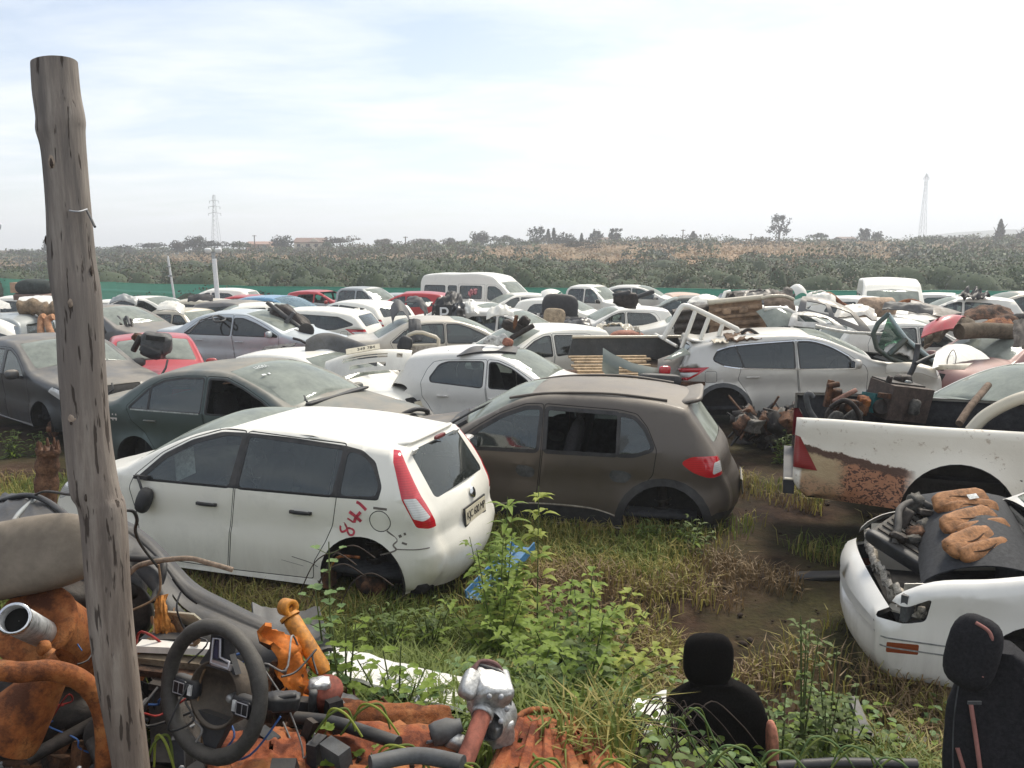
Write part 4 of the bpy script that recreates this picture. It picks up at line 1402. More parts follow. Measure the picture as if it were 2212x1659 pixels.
# ---- white sedan front, bonnet gone
def old_extra(c):
    r = c['root']
    b = MB()
    b.box((1.55, 0, .42), (1.0, 1.2, .04), UNDER)
    b.box((1.10, 0, .70), (.03, 1.36, .5), PICKW)
    for sg in (1, -1):
        b.grid(lambda u, v: (1.1 + .95 * u, sg * (.62 - .10 * v), .86 - .10 * u - .35 * v), 10, 5, PICKW, .004)
    b.build('engine_bay', r)
    rs = MB()
    rs.grid(lambda u, v: (2.02 + .09 * math.cos((u - .5) * 2.2) + .03 * math.sin(v * 8), -.62 + 1.24 * u, .70 - .05 * v + .016 * math.sin(u * 55) + .02 * math.sin(u * 21)), 46, 5, plain('bare_body_metal', (.38, .34, .28), .6, .2, scale=25, var=.7), .01)
    rs.build('radiator_support', r)
    hl = MB()
    hl.box((1.99, .62, .65), (.04, .32, .17), GREYP, (0, 0, R(-32)))
    hl.lathe([(.055, 0), (.06, .02), (.04, .03), (.03, .01), (.001, .01)], PICKW, (2.03, .62, .655), (.85, .5, 0), 16)
    for q in range(4): hl.rbox((2.10 - q * .045, .52 + q * .065, .63 - .01 * (q % 2)), (.05, .03, .10 - .02 * (q % 2)), MATS['bare_body_metal'], (0, 0, R(-28)), 4, 14, 8, 1, .15)
    hl.box((2.03, .63, .585), (.22, .10, .012), PICKW, (0, 0, R(-28)))
    hl.build('headlight_mount', r)
    ml = MB()
    for z_ in (.395, .455): ml.add(*side_stroke(c, [(1.2, z_), (1.7, z_ - .003), (2.0, z_), (2.195, z_ + .002)], .005, MATS['groove_grey'], 1, .003), MATS['groove_grey'])
    ml.build('side_strip', r)


OLD = variant(SEDAN, .98, .95, 1.66, pf=.06)
OLD['lamps'] = [('indicator', rnd([(1.98, .44), (2.16, .43), (2.16, .36), (1.98, .37)], .01), AMBER_L),
                ('light_opening', rnd([(1.93, .745), (2.06, .665), (2.24, .655), (2.24, .56), (2.06, .56), (1.95, .59)], .03), GAP)]
OLD['prof'][0] = ('front_bumper', [(2.13, .17), (2.20, .26), (2.215, .42), (2.205, .585)], (.075, .10))
OLD['prof'][1] = ('grille', [(2.14, .62, 1), (2.11, .70)], (.10, .10))
OLD['strip'] = [q for q in SEDAN['strip'] if q[0] not in ('grille', 'lower_grille')] + [('bumper', 'front_bumper', [(a_, -1), (a_, 1), (a_ + .02, 1), (a_ + .02, -1)], plain('groove_grey', (.26, .26, .25), .6), .004) for a_ in (.60, .72)]
car(OLD, 'sedan', 'white sedan front with its bonnet and headlights missing', WHITE2, cat='car', open_segs=('bonnet', 'grille'), extra=old_extra, drop=('light_opening',),
    wheels='none', **near_pose(OLD, [4.60, 5.12, -.14, R(166), 0, 0]))

# ------------------------------------------------------------------ the rows behind
HATCH = variant(KWID, 1.04, .985, 1.66, bands=[], flare=0, frame=.02, strip=KWID['strip'][:4], handles=[])
HATCH['windows'] = [win('pane_front', rnd([(.72, .97), (-.04, .975), (-.05, 1.335), (.08, 1.33), (.32, 1.25), (.54, 1.12)], .03), GLASS_S, None),
                    win('pane_rear', rnd([(-.15, .975), (-1.08, 1.03), (-.98, 1.22), (-.84, 1.305), (-.15, 1.338)], .04), GLASS_S, None)]
LOWSED = variant(SEDAN, 1.0, .985, 1.78)
LOWSED['windows'] = [win('pane_front', rnd([(1.0, .955), (-.12, .97), (-.12, 1.335), (.10, 1.33), (.42, 1.23), (.74, 1.09)], .04), GLASS_K, 'front_door'),
                     win('pane_rear', rnd([(-.20, .97), (-1.36, .985), (-1.10, 1.17), (-.84, 1.285), (-.55, 1.33), (-.20, 1.34)], .03), GLASS_K, 'rear_door')]
LOWSED['doors'] = [('front_door', SEDAN['doors'][0][1]), ('rear_door', SEDAN['doors'][1][1])]
CROSS = variant(SUV, 1, 1, 1.82, bands=[])
CROSS['windows'] = [win('pane_front', rnd([(.78, 1.03), (-.10, 1.05), (-.12, 1.46), (.10, 1.45), (.36, 1.36), (.60, 1.23)], .03), GLASS_K, None),
                    win('pane_rear', rnd([(-.20, 1.055), (-1.30, 1.11), (-1.75, 1.22), (-1.34, 1.40), (-.20, 1.465)], .04), GLASS_K, None)]
SMALLB = variant(BAKKIE, .80, 1.0, 1.62)
GRP = 'wrecked cars in the rows behind'


def far(sp, name, label, m, px, py, d, yaw, cat='car', near=False, xr=-.3, **kw):
    H = max(p[1] for _, P, *_ in sp['prof'] for p in P)
    y = R(yaw)
    far_y = abs(math.cos(y)) * (sp['W'] / 2 - .2)
    p = at(px, py, d)
    loc = (p.x - math.cos(y) * xr, d - math.sin(y) * xr - 0.0, at(px, py, d + far_y).z - H + .02)
    return car(sp, name, label, m, loc, y, near=near, cat=cat, group=GRP, **kw)


FD = dict(interior=True)
car(LOWSED, 'sedan', 'ice silver sedan with tinted windows beside the small red car', ICE, at(530, 677, 19.8) - Vector((-.28, 0, 1.455 - .05)), R(-14), near=True, cat='car', group=GRP,
    wheels='none', mats={'handle': None})
POLO = variant(HATCH, 1.0, 1.0, 1.68, handles=[])
POLO['strip'] = list(HATCH['strip'])


def polo_extra(c):
    r = c['root']
    b = MB()
    ink = plain('badge_dark', (.05, .05, .05), .5)
    for a_ in (-40, -14, 14, 40):
        b.box((1.71, .055 * math.sin(R(a_)), .905 + .05 * math.cos(R(a_))), (.012, .014, .075), ink, (R(-a_), R(-50), 0))
    b.lathe([(.001, .0), (.055, .0), (.05, .012), (.001, .012)], ink, (1.73, 0, .88), (.8, 0, .6), 14)
    b.build('badge_remains', r)


car(POLO, 'hatchback', 'white hatchback nose to camera with loose white bumper across its windscreen', WHITE, at(725, 772, 13.8) - Vector((.18 * .83, -.18 * .5, 1.40)), R(-31), near=True,
    cat='car', group=GRP, plates=[('4 GP', 'grille', .3, .50, .115)], extra=polo_extra)
far(SEDAN, 'sedan', 'champagne sedan with grey bumper hooked over its roof', CHAMP, 935, 684, 19.3, 14, near=True)
far(HATCH, 'hatchback', 'white hatchback facing left behind the small silvery hatchback', WHITE, 1166, 702, 16.6, 212, near=True)
far(SEDAN, 'sedan', 'white sedan with a torn bent fender beside black scrap', WHITE, 1025, 654, 25.5, -28)
far(HATCH, 'hatchback', 'white hatchback carrying a black seat on its bonnet', WHITE, 1205, 645, 28, -24)
far(HATCH, 'hatchback', 'silvery white hatchback facing left with its fuel flap missing', WHITE2, 1350, 662, 25.5, 190, near=True)
car(MINIBUS, 'minibus', 'white high roof minibus against the green fence', WHITE, place(MINIBUS, 908, 1180, 592, R(-27)), R(-27), near=True, cat='minibus', wheels='wheel', drop=('pane_middle_R',) * 0)
far(HATCH, 'hatchback', 'crumpled red hatchback in front of the white minibus', RED, 900, 631, 31, 172, drop=('windscreen',))
far(BAKKIE, 'pickup', 'pale grey double cab pickup beside the green fence', PALEG, 775, 621, 36, -26, 'pickup', open_segs=('boot',))
far(CROSS, 'estate_car', 'white estate car turned away from camera below the grey pickup', WHITE, 778, 649, 27.5, 142)
far(CROSS, 'suv', 'white crossover with pointed rear window behind the ice silver sedan', WHITE, 672, 664, 23, 172)
far(HATCH, 'hatchback', 'pale car with a sky blue roof and windscreen', BLUE, 600, 640, 27.5, -24, mats={'windscreen': glass('blue_glass', .35, (.3, .5, .6), (.28, .42, .50))})
far(CROSS, 'suv', 'beige canopy wagon below the white post', CREAM, 430, 646, 27, 172)
far(HATCH, 'hatchback', 'white hatchback roof with an open hatch near the white post', WHITE, 482, 624, 34, 176)
far(CROSS, 'suv', 'stripped dark grey crossover with an open door hole beside the pole', MGREY, 225, 660, 21.5, -24, drop=('pane_front', 'pane_rear', 'mirror'))
far(SEDAN, 'sedan', 'long white sedan behind the stripped grey crossover', WHITE, 318, 641, 28.5, -16)
far(SMALLB, 'pickup', 'cream single cab pickup behind the ice silver sedan', CREAM, 388, 667, 24, -22, 'pickup', open_segs=('boot',))
far(BAKKIE, 'pickup', 'old silver double cab pickup with orange foam in its bed', PALEG, 22, 679, 18, 182, 'pickup', open_segs=('boot',))
far(SMALLB, 'pickup', 'small white pickup with a rounded cab right of the minibus', WHITE, 1262, 617, 33, -32, 'pickup', open_segs=('boot',))
far(SEDAN, 'sedan', 'silver sedan by the fence right of the small white pickup', SILV, 1362, 617, 36, -16)
far(HATCH, 'hatchback', 'dark green hatchback behind the silvery white hatchback', paint('bottle_green', (.03, .045, .04), .2, dust=.6), 1490, 640, 31, 165)
far(HATCH, 'hatchback', 'peach hatchback of which only the roof shows', PEACH, 1472, 634, 37, 92)
far(CROSS, 'suv', 'dark flattened wagon under scrap by the fence', DGREY, 1645, 628, 34, 4, drop=('pane_front', 'pane_rear'))
far(MINIBUS, 'van', 'white high roof van facing the camera by the fence', WHITE, 1925, 606, 28, -109, 'van', near=True, wheels='wheel', xr=.6)
far(HATCH, 'hatchback', 'white hatchback with a brown silencer on its roof', WHITE, 1862, 642, 26, -48)
far(HATCH, 'hatchback', 'white hatchback behind the green tailgate', WHITE, 1925, 688, 18.2, 4, near=True)
far(HATCH, 'hatchback', 'white hatchback with rear lamp toward the right edge', WHITE, 2090, 641, 25.5, 160)
far(CROSS, 'suv', 'grey beige crossover cut by the right edge', CHAMP, 2215, 631, 27.5, 170, drop=('pane_rear',))
far(HATCH, 'hatchback', 'faded maroon hatchback under brown scrap on the right', MAROON, 2195, 716, 15, 205)
car(SEDAN, 'sedan', 'silver sedan with a white window pillar behind the rusty pickup', WHITE2, at(2010, 862, 10.2) - Vector((-1.20, .55, 1.03)), R(190), near=True, cat='car', group=GRP, drop=('pane_front_L', 'mirror'),
    mats={'windscreen': GLASS_D})
DKH = variant(HATCH, 1.08, .99, 1.72)
car(DKH, 'hatchback', 'dark grey hatchback with rusty bare hub at the left edge', DGREY, at(105, 926, 12.4) - Vector((.449, -1.317, .22)), R(-40), near=True, cat='car', group=GRP, wheels={'FR': 'hub', 'FL': 'hub'}, drop=('headlight',) * 0)
car(HATCH, 'hatchback', 'small red car with dark module on its roof', RED, at(339, 791, 14.6) - Vector((.45, -.93, 1.06)), R(-64), near=True, cat='car', group=GRP, drop=('headlight',))
far(HATCH, 'hatchback', 'white hatchback roof at the far left below the bricks', WHITE, 40, 640, 30, 178)
far(SEDAN, 'sedan', 'red car behind the sky blue roof', RED, 540, 638, 33, -10)
far(HATCH, 'hatchback', 'red hatchback wreck left of the grey pickup', RED, 690, 628, 37, -20, drop=('pane_front', 'pane_rear', 'windscreen'))

for k, (sp_, nm, lb, mt, px, py, dd, yw, ct) in enumerate((
    (SEDAN, 'sedan', 'white sedan tucked behind the long white sedan near the pole', WHITE, 250, 648, 32, 175, 'car'),
    (HATCH, 'hatchback', 'dusty grey hatchback between the beige canopy wagon and the cream pickup', MGREY, 520, 650, 25, -20, 'car'),
    (HATCH, 'hatchback', 'white hatchback squeezed behind the champagne sedan', WHITE2, 1085, 668, 22.5, -24, 'car'),
    (SEDAN, 'sedan', 'white sedan showing its roof below the dark green hatchback', WHITE, 1545, 664, 24, 172, 'car'),
    (CROSS, 'suv', 'silver crossover roof left of the van under bonnet frames', SILV, 1780, 640, 30, 178, 'car'),
    (HATCH, 'hatchback', 'white hatchback behind the tan pickup tub', WHITE, 1690, 662, 21, -15, 'car'),
    (HATCH, 'hatchback', 'silver hatchback right of the van by the fence', SILV, 2040, 634, 33, -30, 'car'),
    (SEDAN, 'sedan', 'grey sedan left of the minibus tail by the fence', PALEG, 860, 634, 38, 12, 'car'),
    (SEDAN, 'sedan', 'white sedan with only the roof clear left of the sky blue car', WHITE, 560, 655, 24.5, 20, 'car'),
    (HATCH, 'hatchback', 'white hatchback behind the black seat and brackets', WHITE, 1120, 634, 35, -160, 'car'))):
    far(sp_, nm, lb, mt, px, py, dd, yw, ct)
# ------------------------------------------------------------------ ground
def soil_mat():
    t = NT('yard_soil')
    tc = t.n('ShaderNodeTexCoord').outputs['Object']
    s = t.n('ShaderNodeSeparateXYZ', Vector=tc)
    n1, n2, n3 = t.noise(.55, 6, .6, tc), t.noise(3.5, 7, .7, tc), t.noise(22, 5, .7, tc)
    c = t.ramp(n2, [(.36, (.015, .008, .005)), (.52, (.044, .024, .014)), (.68, (.085, .052, .032))])
    g = t.ramp(n3, [(.3, (.022, .020, .008)), (.6, (.055, .052, .018)), (.85, (.10, .085, .035))])
    c = t.mix(t.ramp(n1, [(.42, 0), (.60, .85)]), c, g)
    # dry slope and scrub beyond the fence
    y = s.outputs['Y']
    dry = t.ramp(t.noise(.35, 7, .7, tc), [(.3, (.19, .125, .07)), (.55, (.31, .205, .12)), (.8, (.38, .27, .17))])
    scr = t.ramp(t.noise(.8, 6, .7, tc), [(.3, (.035, .042, .024)), (.7, (.08, .085, .045))])
    far = t.mix(t.ramp(t.noise(.022, 6, .6, tc), [(.46, 0), (.62, .85)]), dry, scr)
    far = t.mix(t.ramp(t.math('MULTIPLY', y, .001), [(.165, 0), (.21, .85), (.26, 1)]), far, scr)
    c = t.mix(t.ramp(t.math('MULTIPLY', y, .01), [(.47, 0), (.52, 1)]), c, far)
    return t.done(t.bsdf(c, .92, 0, bump=t.math('ADD', n2, t.mul(n3, .5)), bs=.8, bd=.05, spec=.15))


SOIL = soil_mat()
xs = sorted(set(list(np.round(np.arange(-9, 9.01, .18), 3)) + [-2200, -1300, -800, -520, -360] + list(np.arange(-260, 261, 7.0)) + list(np.arange(-40, 41, 2.0)) + [360, 520, 800, 1300, 2200]))
ys = sorted(set(list(np.round(np.arange(-3, 11.01, .18), 3)) + list(np.arange(11, 60, 1.5)) + list(np.arange(60, 270, 6.0)) + [290, 330, 380, 420, 460, 520, 600, 700, 800, 900, 1000, 1300, 1700, 2300] + [-60, -20, -8]))
gv = []
for x in xs:
    for y in ys:
        z = ground_z(x, y)
        if abs(x) < 10 and y < 12: z += .05 * mnoise.noise(Vector((x * 1.1, y * 1.1, 0))) + .025 * mnoise.noise(Vector((x * 4, y * 4, 3)))
        elif y > 60: z += .9 * mnoise.noise(Vector((x * .03, y * .03, 0))) * sstep(60, 120, y)
        if y > 430: z += 9 * mnoise.noise(Vector((x * .004, y * .004, 5))) * sstep(430, 800, y)
        gv.append((x, y, z))
ny = len(ys)
g = MB()
g.add(gv, [(i * ny + j, (i + 1) * ny + j, (i + 1) * ny + j + 1, i * ny + j + 1) for i in range(len(xs) - 1) for j in range(ny - 1)], SOIL)
tag(g.build('ground'), kind='structure')


# ------------------------------------------------------------------ the green sheet fence
def zink():
    t = NT('green_sheet')
    tc = t.n('ShaderNodeTexCoord').outputs['Object']
    n = t.noise(1.3, 5, .6, tc)
    c = t.mix(n, (.035, .29, .185), (.06, .41, .275))
    return t.done(t.bsdf(c, .5, 0, coat=.1))


ZINK = zink()
FP = [at(-140, 590, 69), at(0, 601, 66), at(250, 610, 57), at(472, 616, 50.6), at(800, 621.5, 46.5), at(1100, 621, 45), at(1420, 621.5, 44), at(1770, 627, 43), at(2166, 628, 42.5), at(2500, 630, 42)]
fence = thing('sheet_fence', 'long green corrugated sheet fence along the back of the yard', 'fence', (FP[5].x, FP[5].y, ground_z(0, 45)))
for a, b in zip(FP[:-1], FP[1:]):
    n = max(2, int((b - a).length / .30))
    L = (b - a).length

    def sheet(u, v, a=a, b=b):
        p = a.lerp(b, u)
        zb_ = min(ground_z(p.x, p.y), p.z - 1.75) - .1
        return (p.x, p.y + .05 * (1 if int(v * 22) % 2 else -1) * .5, zb_ + (p.z - zb_) * v + .03 * math.sin(u * L * 1.3))
    s = MB()
    s.grid(sheet, max(2, int(L / 3)), 22, ZINK, .01)
    o = s.build('sheet_panel', fence)
    o.location = -fence.location
    q = MB()
    zb_ = min(ground_z(a.x, a.y), a.z - 1.75) - .2
    q.tube([(a.x, a.y + .12, zb_), (a.x, a.y + .12, a.z - .03)], .05, GREYP, 6)
    o = q.build('post', fence)
    o.location = -fence.location


# ------------------------------------------------------------------ leaves
def leaf_mat(name, a, b, scale=.6, trans=.25):
    if name in MATS: return MATS[name]
    t = NT(name)
    tc = t.n('ShaderNodeTexCoord').outputs['Object']
    n = t.noise(scale, 5, .7, tc)
    n2 = t.noise(scale * 9, 3, .7, tc)
    c = t.mix(t.ramp(t.math('ADD', t.mul(n, .65), t.mul(n2, .35)), [(.34, 0), (.66, 1)]), a, b)
    d = t.bsdf(c, .6, 0, spec=.3)
    tr = t.n('ShaderNodeBsdfTranslucent')
    t.t.links.new(c, tr.inputs[0])
    MATS[name] = t.done(t.n('ShaderNodeMixShader', i0=trans, i1=d, i2=tr.outputs[0]).outputs[0])
    return MATS[name]


def clump(mb, pts, size, mat, flat=.0, cen=None):
    """small randomly turned leaf sprays at pts; those of a dome shade with the dome's own roundness"""
    n = len(pts)
    a = rng.normal(size=(n, 3)); a /= np.linalg.norm(a, axis=1)[:, None]
    b = rng.normal(size=(n, 3)); b[:, 2] *= (1 - flat)
    b -= a * (a * b).sum(1)[:, None]; b /= np.linalg.norm(b, axis=1)[:, None]
    s = size * (.6 + .8 * rng.random(n))[:, None]
    P = np.array(pts)
    N = np.zeros((n, 3))
    if cen is not None:
        N = P - np.array(cen) + np.array((0, 0, .3))
        N = N / (np.linalg.norm(N, axis=1)[:, None] + 1e-9) + .32 * rng.normal(size=(n, 3))
        N /= np.linalg.norm(N, axis=1)[:, None] + 1e-9
        b[(np.cross(a, b) * N).sum(1) < 0] *= -1
    V = np.stack([P - a * s * .5, P - b * s * .33, P + a * s * .6, P + b * s * .33], 1).reshape(-1, 3)
    o = len(mb.v)
    mb.v += [tuple(v) for v in V.tolist()]
    mb.n += [tuple(v) for v in np.repeat(N, 4, 0).tolist()]
    k = mb.mi(mat)
    mb.f += [[o + 4 * i, o + 4 * i + 1, o + 4 * i + 2, o + 4 * i + 3] for i in range(n)]
    mb.m += [k] * n
    mb.sm += [cen is not None] * n


def dome(c, rx, ry, rz, n, low=.0):
    d = rng.normal(size=(n, 3)); d /= np.linalg.norm(d, axis=1)[:, None]
    d[:, 2] = np.abs(d[:, 2]) * (1 - low) + low * d[:, 2]
    r = .72 + .33 * rng.random(n) ** .8
    return np.array(c) + d * r[:, None] * np.array((rx, ry, rz))


SCR = [leaf_mat('scrub_green', (.036, .064, .026), (.082, .120, .050)), leaf_mat('scrub_olive', (.048, .066, .030), (.105, .122, .056)), leaf_mat('scrub_brown', (.062, .060, .040), (.115, .104, .070)),
       leaf_mat('scrub_grey', (.046, .064, .050), (.088, .112, .086))]
b = MB()
core = plain('scrub_core', (.060, .080, .042), .95)
nb = 0
for k in range(1250):
    y = 50 + 62 * rng.random() ** 1.25
    px = -120 + 2450 * rng.random()
    y += 16 * sstep(600, 0, px)
    x = (px * S - 512) / FPX * y
    # upper edge of the thicket as the photo shows it
    top = np.interp(px, [-120, 0, 200, 350, 470, 600, 800, 1000, 1120, 1260, 1400, 1600, 1800, 2000, 2330], [585, 580, 578, 566, 548, 556, 556, 550, 556, 572, 568, 558, 556, 560, 553])
    gz = ground_z(x, y)
    ztop = CAM_H - (top - 553) * S / FPX * y
    h = min(.9 + 2.2 * rng.random() ** 1.6, ztop - gz + .35 * rng.normal())
    if h < .45: continue
    w_ = .8 + 1.9 * rng.random() ** 1.5
    mt = SCR[int(rng.choice(4, p=[.42, .24, .17, .17]))] if mnoise.noise(Vector((x * .05, y * .05, 9))) < .15 else SCR[2 if rng.random() < .45 else 1]
    n = int((150 if y < 75 else 95) * (1 + w_ * .55))
    clump(b, dome((x, y, gz), w_, w_, h, n), .165 if y < 75 else .23, mt, 0, (x, y, gz))
    b.rbox((x, y, gz + h * .2), (w_ * 1.55, w_ * 1.55, h * 1.25), core, None, 2, 8, 5)
    nb += 1
tag(b.build('thicket'), 'dense green and brown scrub thicket rising behind the green fence', 'scrub', kind='stuff')

def drym(px, y):
    """how much of the slope is dry grass: patches at the left and across the right half"""
    m_ = np.interp(px, [-200, 240, 330, 600, 660, 980, 1080, 1280, 1420, 1560, 1900, 2010, 2400], [.1, .15, .75, .6, .2, .1, .8, .9, .4, .9, .85, .15, .05])
    x = (px * S - 512) / FPX * y
    return float(np.clip(m_ + 1.1 * mnoise.noise(Vector((x * .035, y * .03, 4))), 0, 1)) * sstep(84, 100, y) * (1 - sstep(185, 205, y))


# loose shrubs on the dry slope: one mass too, none can be told apart
b = MB()
for k in range(1300):
    y = 92 + 140 * rng.random()
    px = -120 + 2450 * rng.random()
    x = (px * S - 512) / FPX * y
    dm = drym(px, y)
    if rng.random() < dm * (.93 if y < 190 else .5): continue
    h = .7 + 1.3 * rng.random()
    clump(b, dome((x, y, ground_z(x, y) + .3), h * 1.6, h * 1.6, h, 75), .42, SCR[int(rng.integers(4))], 0, (x, y, ground_z(x, y)))
tag(b.build('slope_scrub'), 'low scattered scrub on the dry grass slope under the ridge', 'scrub', kind='stuff')

# dry grass tufts that break the slope's surface
b = MB()
DRYG = [leaf_mat('dry_grass', (.25, .165, .09), (.36, .245, .135), .2), leaf_mat('dry_grass_pale', (.28, .20, .12), (.38, .285, .17), .2)]
for k in range(5200):
    y = 84 + 125 * rng.random()
    px = -100 + 2400 * rng.random()
    x = (px * S - 512) / FPX * y
    if rng.random() > drym(px, y): continue
    z = ground_z(x, y)
    clump(b, [(x + rng.normal() * .6, y + rng.normal() * .6, z + .6 * rng.random() + .15) for _ in range(8)], .42, DRYG[k % 2], 0, (x, y + .6, z - .4))
tag(b.build('dry_grass'), 'tall dry tan grass on the slope beyond the thicket', 'grass', kind='stuff')

b = MB()
for k in range(700):
    px = -150 + 2500 * rng.random()
    y = 196 + 22 * rng.random()
    x = (px * S - 512) / FPX * y
    if mnoise.noise(Vector((px * .012, 7, 1))) < -.18: continue
    h = .5 + 1.5 * rng.random() * (.15 + 1.3 * abs(mnoise.noise(Vector((px * .02, 3, 1)))))
    clump(b, dome((x, y, ground_z(x, y)), h * 1.8, h * 1.8, h, 60), .5, SCR[int(rng.choice(4, p=[.15, .2, .3, .35]))], 0, (x, y, ground_z(x, y)))
tag(b.build('ridge_woodland'), 'uneven grey green bush band along the skyline of the ridge', 'scrub', kind='stuff')

# ------------------------------------------------------------------ trees on the ridge
BARK = plain('grey_bark', (.09, .07, .055), .9, scale=5, bump=.6)
TL = {'dark': leaf_mat('tree_dark_leaf', (.016, .028, .020), (.040, .058, .038), .4), 'grey': leaf_mat('tree_grey_leaf', (.030, .040, .034), (.075, .090, .072), .4),
      'acacia': leaf_mat('acacia_leaf', (.045, .042, .032), (.100, .095, .068), .5), 'green': leaf_mat('tree_green_leaf', (.022, .045, .020), (.07, .105, .045), .4),
      'pine': leaf_mat('conifer_leaf', (.016, .028, .024), (.045, .062, .052), .5)}


def tree(name, label, x0, x1, ytop, ybase, d, kind='dark', shape='round', dens=1.0, group='trees along the ridge'):
    px = (x0 + x1) / 2
    base = at(px, ybase, d)
    gz = min(base.z, ground_z(base.x, d) + .5)
    H = at(px, ytop - 3, d).z - base.z
    Wd = (x1 - x0) * S / FPX * d
    root = thing(name, label, 'tree', (base.x, d, base.z), (0, 0, 0), group)
    tr = MB()
    tr.tube([(0, 0, gz - base.z - .4), (.05 * H, 0, H * .3), (-.02 * H, .03 * H, H * .62)], [.05 * H + .04, .035 * H + .03, .015 * H], BARK, 7)
    for q in range(5):
        an = q * 1.3 + rng.random()
        tr.tube([(.02 * H, 0, H * (.22 + .05 * q)), (Wd * .22 * math.cos(an), Wd * .22 * math.sin(an), H * (.5 + .06 * q)), (Wd * .36 * math.cos(an), Wd * .36 * math.sin(an), H * (.66 + .05 * q))], [.022 * H, .014 * H, .005 * H], BARK, 5)
    tr.build('trunk', root)
    cr = MB()
    sz = max(.28, 1.25 * d / FPX * 1.6)
    if shape == 'cone':
        for k in range(int(420 * dens)):
            t = rng.random() ** .8
            r = Wd / 2 * (1 - t) ** .8 * (.45 + .6 * rng.random())
            an = rng.random() * 6.283
            clump(cr, [(r * math.cos(an), r * math.sin(an), H * (.06 + .94 * t))], sz, TL[kind])
    elif shape == 'flat':
        for q in range(9):
            an = rng.random() * 6.283
            r = Wd * .32 * rng.random() ** .5
            clump(cr, dome((r * math.cos(an) * 1.25, r * math.sin(an), H * (.55 + .22 * rng.random())), Wd * .22, Wd * .22, H * .25, int(90 * dens), .6), sz * .8, TL[kind], 0, (0, 0, H * .3))
    elif shape == 'feather':
        for q in range(26):
            an, t = rng.random() * 6.283, rng.random()
            r = Wd * .42 * (1 - .45 * abs(t - .45) * 2) * rng.random() ** .5
            c_ = np.array((r * math.cos(an), r * math.sin(an), H * (.16 + .78 * t)))
            k = np.arange(26)[:, None] / 26
            clump(cr, c_ + k * np.array((.16 * Wd * math.cos(an), .16 * Wd * math.sin(an), .14 * H)) + rng.normal(size=(26, 3)) * .05 * Wd, sz, TL[kind])
    else:
        for q in range(15):
            an = rng.random() * 6.283
            r = Wd * .34 * rng.random() ** .5
            clump(cr, dome((r * math.cos(an), r * math.sin(an), H * (.22 + .46 * rng.random())), Wd * .21, Wd * .21, H * .30, int(80 * dens), .7), sz * .8, TL[kind], 0, (0, 0, H * .35))
    cr.build('crown', root)


